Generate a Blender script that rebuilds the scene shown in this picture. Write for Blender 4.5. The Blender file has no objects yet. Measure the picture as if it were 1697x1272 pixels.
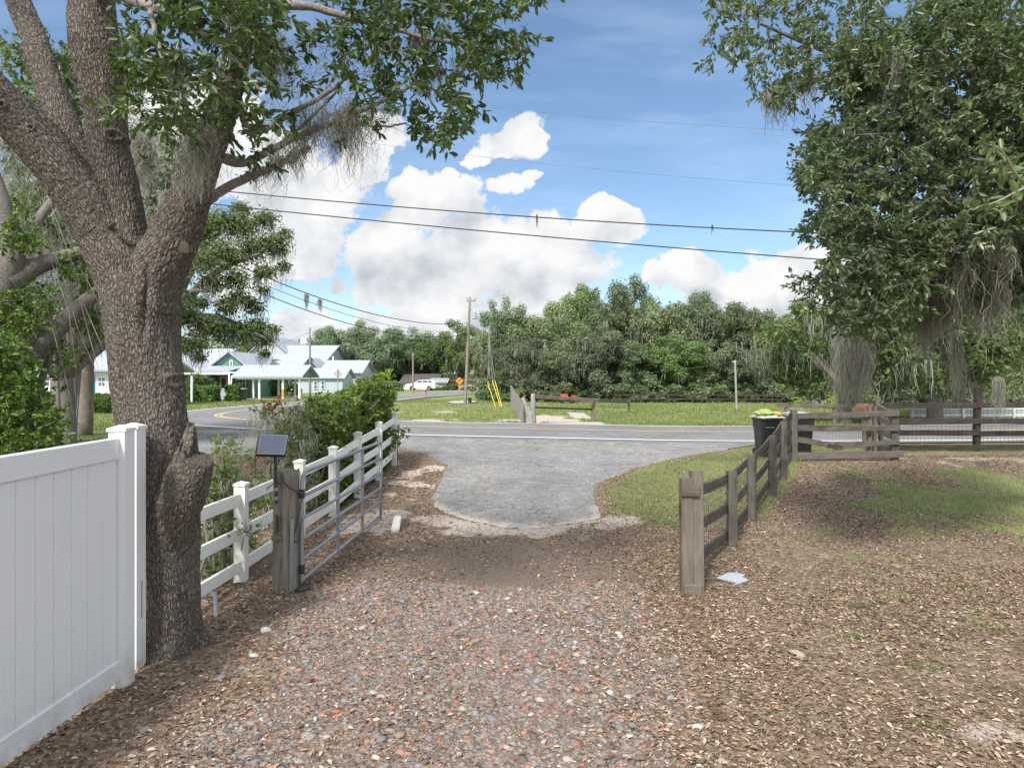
# A gated drive, oaks and a road bend.  Built in metres, camera at the origin looking along +Y.
EXPOSURE, SUN, SUN_ANGLE, SUN_AZ, SUN_EL, SKY, SKY_SAT, SKY_VAL, CLOUD = 1.22, 2.4, 9.0, 203.0, 46.0, 0.10, 1.05, 0.72, 0.43
N_LITTER, N_GRAVEL = 480000, 60000
import bpy, bmesh, math, random
import numpy as np
from mathutils import Vector, Matrix
R = math.radians
SC = bpy.context.scene
COL = SC.collection
RNG = np.random.default_rng(7)
random.seed(7)

# ------------------------------------------------------------------ camera model (24 mm lens, eye 2.35 m up)
F, CX, HZ, EYE = 1131.0, 848.5, 626.0, 2.35
def P(px, py, Y):
    return np.array([(px - CX) * Y / F, Y, EYE - (py - HZ) * Y / F])

# ------------------------------------------------------------------ noise in numpy
def _h(i, j, k, s):
    n = (i.astype(np.int64) * 374761393 + j.astype(np.int64) * 668265263 + k.astype(np.int64) * 2147483647 + s * 1274126177) & 0xFFFFFFFF
    n = ((n ^ (n >> 13)) * 1274126177) & 0xFFFFFFFF
    n = n ^ (n >> 16)
    return (n & 0xFFFFFF) / float(0x1000000)
def vnoise(x, y, z=None, s=0):
    x = np.asarray(x, float); y = np.asarray(y, float); z = np.zeros_like(x) if z is None else np.asarray(z, float)
    xi, yi, zi = np.floor(x), np.floor(y), np.floor(z)
    fx, fy, fz = x - xi, y - yi, z - zi
    fx, fy, fz = [f * f * (3 - 2 * f) for f in (fx, fy, fz)]
    r = 0
    for a in (0, 1):
        for b in (0, 1):
            for c in (0, 1):
                w = (fx if a else 1 - fx) * (fy if b else 1 - fy) * (fz if c else 1 - fz)
                r = r + w * _h(xi + a, yi + b, zi + c, s)
    return r
def fbm(x, y, z=None, s=0, o=4):
    r, a, t = 0, 1.0, 0
    for k in range(o):
        f = 2.0 ** k
        r = r + a * vnoise(np.asarray(x) * f, np.asarray(y) * f, None if z is None else np.asarray(z) * f, s + k)
        t += a; a *= 0.5
    return r / t
def sstep(a, b, x):
    t = np.clip((np.asarray(x, float) - a) / (b - a), 0, 1)
    return t * t * (3 - 2 * t)

# ------------------------------------------------------------------ terrain
_py = [-50, 8, 9.5, 11, 13, 14.5, 16.2, 18, 21, 60, 400, 900]
_pz = [0, 0, .03, .06, .11, .20, .38, .42, .38, .40, .40, .40]
def gz(x, y):
    x = np.asarray(x, float); y = np.asarray(y, float)
    a = np.interp(y, _py, _pz)
    b = np.interp(y, [-50, 8, 10.2, 21, 30, 900], [0, 0, .03, .38, .40, .40])
    w = sstep(1.6, 3.3, np.abs(x - 1.15))
    z = b * (1 - w) + a * w
    far = sstep(30, 45, y)
    z = z + far * 0.12 * (fbm(x * .06, y * .06, s=5) - .5)
    return z
def g1(x, y): return float(gz(np.array([x]), np.array([y]))[0])
def onground(px, py):
    Y = 10.0
    for _ in range(60):
        X = (px - CX) * Y / F
        Y = .5 * Y + .5 * F * (EYE - g1(X, Y)) / (py - HZ)
    return np.array([(px - CX) * Y / F, Y])

# ------------------------------------------------------------------ object helpers
def tag(o, label=None, cat=None, group=None, kind=None):
    if label: o['label'] = label
    if cat: o['category'] = cat
    if group: o['group'] = group
    if kind: o['kind'] = kind
    return o
def thing(name, label, cat, loc, group=None):
    o = bpy.data.objects.new(name, None); COL.objects.link(o)
    o.empty_display_size = .2
    o.location = [float(v) for v in loc]
    return tag(o, label, cat, group)
def wloc(o):
    v = np.zeros(3)
    while o is not None:
        v += np.array(o.location); o = o.parent
    return v
def mesh_np(name, V, Fc, mat=None, parent=None, smooth=False, attrs=None, world=True):
    V = np.asarray(V, np.float32)
    if parent is not None and world: V = V - wloc(parent).astype(np.float32)
    me = bpy.data.meshes.new(name)
    if isinstance(Fc, np.ndarray):
        m, k = Fc.shape
        me.vertices.add(len(V)); me.vertices.foreach_set('co', V.ravel())
        me.loops.add(m * k); me.loops.foreach_set('vertex_index', Fc.astype(np.int32).ravel())
        me.polygons.add(m); me.polygons.foreach_set('loop_start', np.arange(0, m * k, k, dtype=np.int32))
        me.update(calc_edges=True)
    else:
        me.from_pydata([tuple(map(float, v)) for v in V], [], [list(map(int, f)) for f in Fc]); me.update()
    if smooth: me.polygons.foreach_set('use_smooth', np.ones(len(me.polygons), bool))
    for n, a in (attrs or {}).items():
        at = me.attributes.new(n, 'FLOAT', 'POINT'); at.data.foreach_set('value', np.asarray(a, np.float32))
    if mat: me.materials.append(mat)
    o = bpy.data.objects.new(name, me); COL.objects.link(o)
    if parent is not None: o.parent = parent
    return o
class MB:
    def __init__(s): s.v = []; s.f = []
    def add(s, vs, fs):
        n = len(s.v); s.v += [tuple(map(float, v)) for v in vs]; s.f += [[i + n for i in f] for f in fs]; return s
    def box(s, c, d, rz=0, taper=1.0):
        c = np.array(c, float); hx, hy, hz = np.array(d, float) / 2
        co, si = math.cos(rz), math.sin(rz); vs = []
        for z, t in ((-hz, 1), (hz, taper)):
            for x, y in ((-hx, -hy), (hx, -hy), (hx, hy), (-hx, hy)):
                x2, y2 = x * t, y * t
                vs.append((c[0] + co * x2 - si * y2, c[1] + si * x2 + co * y2, c[2] + z))
        return s.add(vs, [(3, 2, 1, 0), (4, 5, 6, 7), (0, 1, 5, 4), (1, 2, 6, 5), (2, 3, 7, 6), (3, 0, 4, 7)])
    def bar(s, p0, p1, w, h, up=(0, 0, 1)):
        p0, p1 = Vector(p0), Vector(p1); d = (p1 - p0).normalized(); u = Vector(up)
        if abs(d.dot(u)) > .98: u = Vector((0, 1, 0))
        sd = d.cross(u).normalized(); u = sd.cross(d)
        vs = []
        for p in (p0, p1):
            for a, b in ((-1, -1), (1, -1), (1, 1), (-1, 1)): vs.append(p + sd * a * w / 2 + u * b * h / 2)
        return s.add(vs, [(3, 2, 1, 0), (4, 5, 6, 7), (0, 1, 5, 4), (1, 2, 6, 5), (2, 3, 7, 6), (3, 0, 4, 7)])
    def tube(s, pts, rad, n=8, cap=True):
        pts = np.array(pts, float); rad = np.broadcast_to(np.asarray(rad, float), (len(pts),))
        V, Fq = tube_np(pts, rad, n)
        k = len(s.v); s.v += [tuple(v) for v in V]; s.f += [[int(i) + k for i in f] for f in Fq]
        if cap:
            s.f.append([k + i for i in range(n)][::-1]); m = (len(pts) - 1) * n
            s.f.append([k + m + i for i in range(n)])
        return s
    def lathe(s, c, prof, n=16):
        c = np.array(c, float); k = len(s.v)
        for r, z in prof:
            for i in range(n):
                a = 2 * math.pi * i / n; s.v.append((c[0] + r * math.cos(a), c[1] + r * math.sin(a), c[2] + z))
        for j in range(len(prof) - 1):
            for i in range(n):
                a, b = k + j * n + i, k + j * n + (i + 1) % n
                s.f.append([a, b, b + n, a + n])
        s.f.append([k + i for i in range(n)][::-1]); m = (len(prof) - 1) * n
        s.f.append([k + m + i for i in range(n)]); return s
    def poly(s, pts, d):      # extruded polygon: pts in 3d, d = extrusion vector
        n = len(pts); d = np.array(d, float); pts = [np.array(p, float) for p in pts]
        vs = pts + [p + d for p in pts]
        return s.add(vs, [list(range(n))[::-1], list(range(n, 2 * n))] + [[i, (i + 1) % n, n + (i + 1) % n, n + i] for i in range(n)])
    def build(s, name, mat, parent=None, smooth=False, fixn=True):
        o = mesh_np(name, s.v, s.f, mat, parent, smooth)
        if fixn:
            bm = bmesh.new(); bm.from_mesh(o.data); bmesh.ops.recalc_face_normals(bm, faces=bm.faces); bm.to_mesh(o.data); bm.free()
        return o
def tube_np(pts, rad, n):
    pts = np.asarray(pts, float); m = len(pts)
    t = np.gradient(pts, axis=0); t /= np.linalg.norm(t, axis=1)[:, None] + 1e-9
    ref = np.array([0, 0, 1.0]) if abs(t[0][2]) < .9 else np.array([0, 1.0, 0])
    u = np.cross(ref, t[0]); u /= np.linalg.norm(u); V = []
    ang = np.arange(n) * 2 * np.pi / n
    for i in range(m):
        u = u - t[i] * u.dot(t[i]); u /= np.linalg.norm(u) + 1e-9
        v = np.cross(t[i], u)
        V.append(pts[i] + rad[i] * (np.cos(ang)[:, None] * u + np.sin(ang)[:, None] * v))
    V = np.concatenate(V); i = np.arange(n); Fq = []
    for j in range(m - 1):
        a = j * n + i; b = j * n + (i + 1) % n
        Fq.append(np.stack([a, b, b + n, a + n], 1))
    return V, np.concatenate(Fq)
def spline(ctrl, n):
    c = np.asarray(ctrl, float)
    c = np.vstack([2 * c[0] - c[1], c, 2 * c[-1] - c[-2]]); out = []
    seg = len(c) - 3
    for q in np.linspace(0, seg - 1e-6, n):
        i = int(q); t = q - i; p0, p1, p2, p3 = c[i:i + 4]
        out.append(.5 * ((2 * p1) + (-p0 + p2) * t + (2 * p0 - 5 * p1 + 4 * p2 - p3) * t * t + (-p0 + 3 * p1 - 3 * p2 + p3) * t ** 3))
    return np.array(out)
def beam(name, p0, p1, w, h, mat, parent, up=(0, 0, 1), ch=.006, wob=.0, n=5, label=None, sag=0.0):
    """chamfered timber with its own local X along its length (for the grain)"""
    p0, p1 = Vector([float(v) for v in p0]), Vector([float(v) for v in p1]); L = (p1 - p0).length; d = (p1 - p0) / L; u = Vector(up)
    if abs(d.dot(u)) > .98: u = Vector((0, -1, 0))
    sd = d.cross(u).normalized(); u = sd.cross(d)
    a, b = w / 2, h / 2; pr = [(-a + ch, -b), (a - ch, -b), (a, -b + ch), (a, b - ch), (a - ch, b), (-a + ch, b), (-a, b - ch), (-a, -b + ch)]
    vs = []; rr = random.Random(hash((round(p0.x, 2), round(p0.y, 2), round(p0.z, 2))) & 0xffff)
    for i in range(n):
        x = L * i / (n - 1); o1, o2 = rr.uniform(-wob, wob), rr.uniform(-wob, wob)
        sg = -sag * 4 * (i / (n - 1)) * (1 - i / (n - 1))
        for s_, u_ in pr:
            vs.append((x + rr.uniform(-wob, wob) * .5, s_ + o1 + rr.uniform(-wob, wob) * .4, u_ + o2 + sg + rr.uniform(-wob, wob) * .4))
    fs = [[(j * 8 + i), (j * 8 + (i + 1) % 8), ((j + 1) * 8 + (i + 1) % 8), ((j + 1) * 8 + i)] for j in range(n - 1) for i in range(8)]
    fs.append(list(range(8))[::-1]); fs.append([(n - 1) * 8 + i for i in range(8)])
    o = mesh_np(name, vs, fs, mat, parent, world=False)
    bm = bmesh.new(); bm.from_mesh(o.data); bmesh.ops.recalc_face_normals(bm, faces=bm.faces); bm.to_mesh(o.data); bm.free()
    M = Matrix((d, sd, u)).transposed()
    o.rotation_euler = M.to_euler()
    o.location = p0 - (Vector(wloc(parent)) if parent is not None else Vector((0, 0, 0)))
    if label: o['label'] = label
    return o
def clone(root, loc, rz=0, sc=(1, 1, 1), label=None):
    r = root.copy(); COL.objects.link(r); r.location = [float(v) for v in loc]; r.rotation_euler = (0, 0, rz); r.scale = sc
    if label: r['label'] = label
    for ch in list(root.children):
        c = ch.copy(); COL.objects.link(c); c.parent = r
        for g in list(ch.children):
            d = g.copy(); COL.objects.link(d); d.parent = c
    return r

# ------------------------------------------------------------------ materials
class NT:
    def __init__(s, name):
        s.m = bpy.data.materials.new(name); s.m.use_nodes = True; s.t = s.m.node_tree; s.t.nodes.clear()
        s.out = s.t.nodes.new('ShaderNodeOutputMaterial')
    def n(s, typ, ins=None, **kw):
        nd = s.t.nodes.new(typ)
        for k, v in kw.items(): setattr(nd, k, v)
        for k, v in (ins or {}).items():
            if isinstance(v, bpy.types.NodeSocket): s.t.links.new(v, nd.inputs[k])
            else: nd.inputs[k].default_value = v
        return nd
    def ramp(s, fac, stops, interp='LINEAR'):
        r = s.t.nodes.new('ShaderNodeValToRGB'); r.color_ramp.interpolation = interp
        el = r.color_ramp.elements
        while len(el) < len(stops): el.new(.5)
        for e, (p, c) in zip(el, stops): e.position = p; e.color = (*c, 1) if len(c) == 3 else c
        s.t.links.new(fac, r.inputs[0]); return r.outputs[0]
    def math(s, op, a, b=0.0, c=0.0, clamp=False):
        nd = s.t.nodes.new('ShaderNodeMath'); nd.operation = op; nd.use_clamp = clamp
        for i, v in enumerate((a, b, c)):
            if isinstance(v, bpy.types.NodeSocket): s.t.links.new(v, nd.inputs[i])
            else: nd.inputs[i].default_value = v
        return nd.outputs[0]
    def mix(s, f, a, b):
        nd = s.t.nodes.new('ShaderNodeMix'); nd.data_type = 'RGBA'
        for i, v in ((0, f), (6, a), (7, b)):
            if isinstance(v, bpy.types.NodeSocket): s.t.links.new(v, nd.inputs[i])
            else: nd.inputs[i].default_value = (*v, 1) if isinstance(v, tuple) and len(v) == 3 else v
        return nd.outputs[2]
    def coord(s, kind='Object', scale=(1, 1, 1)):
        c = s.n('ShaderNodeTexCoord').outputs[kind]
        return s.n('ShaderNodeMapping', {'Vector': c, 'Scale': scale}).outputs[0]
    def pos(s): return s.n('ShaderNodeNewGeometry').outputs['Position']
    def noise(s, vec, scale, detail=4, rough=.55): return s.n('ShaderNodeTexNoise', {'Vector': vec, 'Scale': scale, 'Detail': detail, 'Roughness': rough}).outputs[0]
    def attr(s, name): return s.n('ShaderNodeAttribute', attribute_name=name).outputs['Fac']
    def island(s): return s.n('ShaderNodeNewGeometry').outputs['Random Per Island']
    def bump(s, h, dist=.01, st=1.0): return s.n('ShaderNodeBump', {'Height': h, 'Distance': dist, 'Strength': st}).outputs[0]
    def pbr(s, col, rough=.6, spec=.5, metal=0.0, normal=None, extra=None):
        ins = {'Base Color': (*col, 1) if isinstance(col, tuple) else col, 'Roughness': rough, 'Specular IOR Level': spec, 'Metallic': metal}
        if normal is not None: ins['Normal'] = normal
        ins.update(extra or {})
        b = s.n('ShaderNodeBsdfPrincipled', ins); return b.outputs[0]
    def done(s, sh):
        s.t.links.new(sh, s.out.inputs[0]); return s.m
def m_plain(name, col, rough=.6, spec=.5, metal=0.0, var=.25, scale=6.0, bump=.002):
    t = NT(name); c = t.coord('Object'); n = t.noise(c, scale, 6)
    n2 = t.noise(c, scale * 9, 3)
    f = t.math('MULTIPLY_ADD', t.math('ADD', n, n2), var, 1 - var)
    cc = t.mix(t.math('MULTIPLY', f, 1.0, clamp=True), tuple(v * (1 - var * .9) for v in col), col)
    return t.done(t.pbr(cc, rough, spec, metal, t.bump(n2, bump) if bump else None))
def m_wood(name, dark, light, mossy=None, rough=.85):
    t = NT(name); c = t.coord('Object', (1.6, 26, 26)); rnd = t.n('ShaderNodeObjectInfo').outputs['Random']
    cc = t.n('ShaderNodeVectorMath', {0: c, 1: t.n('ShaderNodeCombineXYZ', {0: t.math('MULTIPLY', rnd, 37.0), 1: t.math('MULTIPLY', rnd, 91.0)}).outputs[0]}, operation='ADD').outputs[0]
    g = t.noise(cc, 1.0, 8, .65)
    big = t.noise(t.coord('Object', (2.2, 4, 4)), 1.3, 4)
    col = t.ramp(g, [(.3, dark), (.5, tuple((a + b) / 2 for a, b in zip(dark, light))), (.72, light)])
    col = t.mix(t.ramp(big, [(.35, (0, 0, 0)), (.7, (.75,) * 3)]), col, tuple(v * .55 for v in dark))
    col = t.mix(t.math('MULTIPLY', rnd, .45), col, light)
    if mossy:
        mo = t.noise(t.coord('Object', (3, 9, 9)), 1.6, 5, .7)
        col = t.mix(t.ramp(mo, [(.52, (0, 0, 0)), (.7, (.8,) * 3)]), col, mossy)
    return t.done(t.pbr(col, rough, .25, 0, t.bump(g, .012)))
def m_leaf(name, stops, rough=.42, spec=.4, trans=.3, tcol=(.12, .2, .03), tw=.45, per_tree=0.0):
    t = NT(name); r = t.island(); ti = t.attr('tint')
    f = t.math('ADD', t.math('MULTIPLY', r, 1 - tw), t.math('MULTIPLY', ti, tw))
    col = t.ramp(f, stops)
    if per_tree:
        rn = t.n('ShaderNodeObjectInfo').outputs['Random']; sc_ = t.math('MULTIPLY_ADD', rn, per_tree, 1 - per_tree * .45)
        col = t.n('ShaderNodeVectorMath', {0: col, 'Scale': sc_}, operation='SCALE').outputs[0]
        col = t.n('ShaderNodeHueSaturation', {'Hue': t.math('MULTIPLY_ADD', t.math('FRACT', t.math('MULTIPLY', rn, 7.3)), .05, .472), 'Saturation': t.math('MULTIPLY_ADD', t.math('FRACT', t.math('MULTIPLY', rn, 3.7)), .4, .8), 'Value': 1.0, 'Fac': 1.0, 'Color': col}).outputs[0]
    b = t.pbr(col, rough, spec)
    tr = t.n('ShaderNodeBsdfTranslucent', {'Color': t.mix(.6, col, tcol)}).outputs[0]
    return t.done(t.n('ShaderNodeMixShader', {0: trans, 1: b, 2: tr}).outputs[0])
def m_moss(name, a, b):
    t = NT(name); f = t.island()
    col = t.ramp(f, [(0, a), (1, b)])
    tr = t.n('ShaderNodeBsdfTranslucent', {'Color': col}).outputs[0]
    return t.done(t.n('ShaderNodeMixShader', {0: .3, 1: t.pbr(col, .9, .1), 2: tr}).outputs[0])
M = {}
def _vin():
    t = NT('white_vinyl'); p = t.pos(); z = t.n('ShaderNodeSeparateXYZ', {0: p}).outputs[2]
    st = t.noise(t.n('ShaderNodeMapping', {'Vector': p, 'Scale': (30, 30, 1.2)}).outputs[0], 1, 5, .6); bl = t.noise(p, 7, 7, .7)
    sp = t.math('MULTIPLY', t.n('ShaderNodeMapRange', {'Value': z, 'From Min': .0, 'From Max': .34, 'To Min': .8, 'To Max': 0.0}).outputs[0], t.ramp(bl, [(.38, (0,) * 3), (.66, (1,) * 3)]))
    c = t.mix(t.ramp(st, [(.45, (0,) * 3), (.8, (.35,) * 3)]), (.70, .71, .715), (.60, .61, .60)); c = t.mix(sp, c, (.38, .31, .24)); c = t.mix(t.ramp(bl, [(.6, (0,) * 3), (.85, (.35,) * 3)]), c, (.52, .53, .49))
    return t.done(t.pbr(c, .36, .5, 0, t.bump(st, .0006)))
M['vinyl'] = _vin()
def _vf():
    t = NT('weathered_white_vinyl'); c = t.pos()
    n = t.noise(c, 5, 8, .7); n2 = t.noise(c, 40, 3)
    col = t.ramp(n, [(.35, (.80, .80, .78)), (.6, (.74, .74, .69)), (.78, (.52, .52, .44))])
    return t.done(t.pbr(col, .5, .4, 0, t.bump(n2, .001)))
M['vinyl_old'] = _vf()
M['fence_wood'] = m_wood('weathered_fence_wood', (.050, .044, .038), (.190, .172, .153))
M['gate_wood'] = m_wood('grey_weathered_wood', (.085, .070, .056), (.24, .205, .17), (.10, .11, .055))
M['slat_grey'] = m_wood('silvered_slats', (.16, .15, .135), (.36, .345, .32))
M['pole_wood'] = m_wood('utility_pole_wood', (.16, .13, .10), (.33, .29, .24))
M['pole_pale'] = m_wood('silvery_pole_wood', (.24, .22, .19), (.44, .41, .36))
M['black_wood'] = m_wood('dark_stained_boards', (.018, .015, .013), (.085, .07, .06))
M['galv'] = m_plain('galvanised_steel', (.27, .28, .29), .5, .5, .35, .3, 12, .001)
M['steel_dark'] = m_plain('dark_steel', (.06, .06, .06), .45, .5, .6, .3, 12, .001)
M['wire'] = m_plain('black_cable', (.02, .02, .022), .5, .4, 0, .1, 5, 0)
M['wire_pale'] = m_plain('grey_cable', (.17, .19, .22), .5, .4, 0, .1, 5, 0)
M['mesh_wire'] = m_plain('rusty_wire', (.09, .075, .065), .5, .4, .4, .2, 10, 0)
M['bin'] = m_plain('black_plastic', (.010, .011, .014), .38, .5, 0, .3, 10, .001)
M['bin_lid'] = m_plain('grey_plastic', (.33, .36, .41), .4, .5, 0, .2, 5, .001)
M['bag_y'] = m_plain('yellow_bag', (.33, .40, .10), .4, .6, 0, .5, 9, .01)
M['bag_o'] = m_plain('orange_bag', (.42, .31, .07), .4, .6, 0, .5, 9, .01)
M['white'] = m_plain('white_paint', (.78, .79, .80), .5, .4, 0, .1, 4, 0)
M['white_metal_roof'] = None
M['copper'] = m_plain('terracotta_paint', (.26, .10, .06), .45, .4, .2, .4, 8, .002)
M['glass'] = m_plain('window_glass', (.10, .13, .16), .08, .6, 0, .3, 2, 0)
M['rubber'] = m_plain('rubber', (.02, .02, .02), .7, .3, 0, .2, 6, .001)
M['red'] = m_plain('red_paint', (.50, .05, .03), .35, .5, 0, .2, 5, 0)
M['sign_o'] = m_plain('orange_sign_face', (.75, .30, .02), .4, .4, 0, .05, 4, 0)
M['sign_back'] = m_plain('bare_sign_metal', (.42, .40, .38), .4, .5, .3, .15, 8, 0)
M['black'] = m_plain('black_paint', (.012, .012, .012), .5, .4, 0, .1, 5, 0)
M['yellow'] = m_plain('yellow_plastic', (.72, .50, .03), .45, .4, 0, .15, 5, 0)
M['stone'] = m_plain('pale_concrete', (.44, .43, .41), .85, .3, 0, .35, 9, .004)
M['lid_blue'] = m_plain('bluish_metal_plate', (.40, .45, .50), .5, .4, .1, .25, 7, .002)
M['bag_w'] = m_plain('white_sack', (.68, .66, .60), .7, .3, 0, .3, 14, .006)
M['stone_tan'] = m_plain('tan_stone', (.32, .27, .22), .85, .3, 0, .4, 9, .005)
M['stone_w'] = m_plain('white_stone', (.50, .48, .44), .8, .3, 0, .3, 12, .006)
M['cut_wood'] = m_plain('cut_wood', (.085, .066, .050), .85, .2, 0, .5, 9, .01)
M['orange'] = m_plain('orange_wrap', (.8, .25, .03), .6, .3, 0, .1, 5, 0)
def m_siding(name, col, pitch=.15, vert=False):
    t = NT(name); p = t.n('ShaderNodeSeparateXYZ', {0: t.pos()})
    ax = t.math('ADD', p.outputs[0], t.math('MULTIPLY', p.outputs[1], .7)) if vert else p.outputs[2]
    w = t.math('FRACT', t.math('DIVIDE', ax, pitch))
    n = t.noise(t.pos(), 1.5, 5)
    c = t.mix(t.math('MULTIPLY', n, .5), col, tuple(v * .75 for v in col))
    return t.done(t.pbr(c, .7, .3, 0, t.bump(w, .02)))
M['green_siding'] = m_siding('green_lap_siding', (.13, .29, .21))
M['grey_siding'] = m_siding('pale_grey_siding', (.42, .45, .48), .3, True)
M['blue_siding'] = m_siding('light_blue_siding', (.42, .49, .55), .3, True)
M['tan_siding'] = m_siding('tan_siding', (.42, .36, .27), .2)
M['brick'] = None
def _roof(name, col, pitch, rough=.35):
    t = NT(name); p = t.n('ShaderNodeSeparateXYZ', {0: t.coord('Object')})
    w = t.math('PINGPONG', p.outputs[0], pitch); s_ = t.math('LESS_THAN', w, .04)
    n = t.noise(t.coord('Object'), .8, 5)
    c = t.mix(t.math('MULTIPLY', n, .6), col, tuple(v * .78 for v in col))
    return t.done(t.pbr(c, rough, .4, .0, t.bump(s_, .05)))
M['white_metal_roof'] = _roof('white_standing_seam_roof', (.37, .40, .45), .3, .5)
M['shingle'] = m_plain('dark_shingles', (.10, .09, .085), .9, .2, 0, .4, 3, .01)
def _brick():
    t = NT('orange_brick'); b = t.n('ShaderNodeTexBrick', {'Vector': t.n('ShaderNodeMapping', {'Vector': t.pos(), 'Rotation': (R(90), 0, 0)}).outputs[0], 'Color1': (.42, .20, .10, 1), 'Color2': (.50, .28, .16, 1), 'Mortar': (.5, .42, .34, 1), 'Scale': 4.0})
    return t.done(t.pbr(b.outputs[0], .85, .2))
M['brick'] = _brick()
def _bark(name, d, m_, l, lich, plates=False):
    t = NT(name); p = t.pos(); a = t.noise(p, 3.0, 6, .6)
    if plates:
        c = t.n('ShaderNodeAttribute', attribute_name='barkco').outputs['Vector']
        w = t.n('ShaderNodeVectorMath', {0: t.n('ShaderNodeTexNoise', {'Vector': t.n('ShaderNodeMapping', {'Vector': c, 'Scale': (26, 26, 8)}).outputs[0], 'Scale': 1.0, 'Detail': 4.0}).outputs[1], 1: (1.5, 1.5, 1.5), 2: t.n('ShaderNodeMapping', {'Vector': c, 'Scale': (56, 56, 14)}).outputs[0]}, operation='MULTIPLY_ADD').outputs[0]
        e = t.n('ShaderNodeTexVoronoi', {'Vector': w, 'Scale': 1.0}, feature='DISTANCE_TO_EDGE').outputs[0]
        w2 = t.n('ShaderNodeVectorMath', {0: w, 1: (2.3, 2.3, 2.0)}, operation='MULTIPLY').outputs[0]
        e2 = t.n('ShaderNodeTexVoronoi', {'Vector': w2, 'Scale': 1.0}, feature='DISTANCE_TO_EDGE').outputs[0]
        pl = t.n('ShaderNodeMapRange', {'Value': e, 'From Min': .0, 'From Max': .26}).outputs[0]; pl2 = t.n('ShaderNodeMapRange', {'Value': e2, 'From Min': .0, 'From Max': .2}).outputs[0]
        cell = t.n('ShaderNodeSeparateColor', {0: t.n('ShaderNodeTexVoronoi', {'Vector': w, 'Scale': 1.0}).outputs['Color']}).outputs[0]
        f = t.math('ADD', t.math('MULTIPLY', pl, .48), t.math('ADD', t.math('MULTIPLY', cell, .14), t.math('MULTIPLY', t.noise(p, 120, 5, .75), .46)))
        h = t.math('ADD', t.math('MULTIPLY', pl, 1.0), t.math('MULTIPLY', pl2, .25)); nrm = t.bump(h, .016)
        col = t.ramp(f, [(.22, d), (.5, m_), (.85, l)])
    else:
        b = t.noise(p, 40, 5, .65); nrm = t.bump(b, .02); col = t.ramp(b, [(.3, d), (.5, m_), (.72, l)])
    col = t.mix(t.ramp(a, [(.45, (0, 0, 0)), (.68, (.5,) * 3)]), col, lich)
    return t.done(t.pbr(col, .9, .2, 0, nrm))
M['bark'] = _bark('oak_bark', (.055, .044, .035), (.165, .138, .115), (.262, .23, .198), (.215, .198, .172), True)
M['bark_far'] = _bark('grey_bark', (.10, .09, .078), (.175, .16, .142), (.26, .24, .215), (.24, .24, .20))
M['twig'] = m_plain('dead_twigs', (.24, .215, .19), .9, .2, 0, .4, 20, 0)
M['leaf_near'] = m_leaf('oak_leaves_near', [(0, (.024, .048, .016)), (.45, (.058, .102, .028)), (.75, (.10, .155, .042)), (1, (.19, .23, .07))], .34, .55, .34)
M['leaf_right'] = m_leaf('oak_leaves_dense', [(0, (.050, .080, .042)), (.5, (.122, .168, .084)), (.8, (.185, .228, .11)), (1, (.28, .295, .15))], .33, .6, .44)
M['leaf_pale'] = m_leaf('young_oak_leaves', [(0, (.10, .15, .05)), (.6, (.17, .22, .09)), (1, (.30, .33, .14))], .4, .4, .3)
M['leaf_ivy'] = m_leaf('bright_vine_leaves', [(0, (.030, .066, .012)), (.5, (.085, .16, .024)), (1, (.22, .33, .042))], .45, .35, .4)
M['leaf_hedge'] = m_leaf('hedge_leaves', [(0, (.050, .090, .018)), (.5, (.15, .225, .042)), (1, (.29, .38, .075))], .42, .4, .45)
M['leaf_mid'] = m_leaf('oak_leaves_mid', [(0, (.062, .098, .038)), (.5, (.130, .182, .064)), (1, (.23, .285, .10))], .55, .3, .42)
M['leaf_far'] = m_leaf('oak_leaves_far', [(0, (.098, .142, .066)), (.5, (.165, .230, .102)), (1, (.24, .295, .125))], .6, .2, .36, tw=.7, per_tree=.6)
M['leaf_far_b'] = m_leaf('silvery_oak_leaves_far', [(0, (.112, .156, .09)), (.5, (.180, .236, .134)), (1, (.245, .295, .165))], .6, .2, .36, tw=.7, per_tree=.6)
M['leaf_clip'] = m_leaf('clipped_bush_leaves', [(0, (.034, .070, .016)), (.5, (.075, .145, .026)), (1, (.14, .24, .045))], .5, .3, .25)
M['leaf_lime'] = m_leaf('lime_leaves', [(0, (.14, .26, .02)), (1, (.36, .50, .05))], .5, .3, .35)
M['leaf_red'] = m_leaf('dead_red_leaves', [(0, (.10, .035, .018)), (1, (.28, .11, .05))], .7, .2, .2)
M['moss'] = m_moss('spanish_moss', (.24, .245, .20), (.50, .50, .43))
M['moss_dark'] = m_moss('spanish_moss_shaded', (.19, .195, .15), (.40, .40, .33))  # darker copy of the moss, with shade put into the colour
# ------------------------------------------------------------------ camera, render, sun, sky
cam = bpy.data.cameras.new('camera'); co = bpy.data.objects.new('camera', cam); COL.objects.link(co)
cam.lens = 24.0; cam.sensor_width = 36.0; cam.sensor_fit = 'HORIZONTAL'; cam.shift_y = (HZ - 636.0) / 1697.0
cam.clip_start = .05; cam.clip_end = 5000
co.location = (0, 0, EYE); co.rotation_euler = (R(90), 0, 0); SC.camera = co
SC.view_settings.view_transform = 'Standard'; SC.view_settings.look = 'None'
SC.view_settings.exposure = EXPOSURE; SC.view_settings.gamma = 1
SC.render.resolution_x, SC.render.resolution_y = 1024, 767
try:
    SC.cycles.max_bounces = 8; SC.cycles.transparent_max_bounces = 8; SC.cycles.diffuse_bounces = 4
    SC.cycles.use_denoising = True
except Exception: pass
sun = bpy.data.lights.new('sun', 'SUN'); so = bpy.data.objects.new('sun', sun); COL.objects.link(so)
sun.energy = SUN; sun.angle = R(SUN_ANGLE); sun.color = (1, .955, .89)
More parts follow.
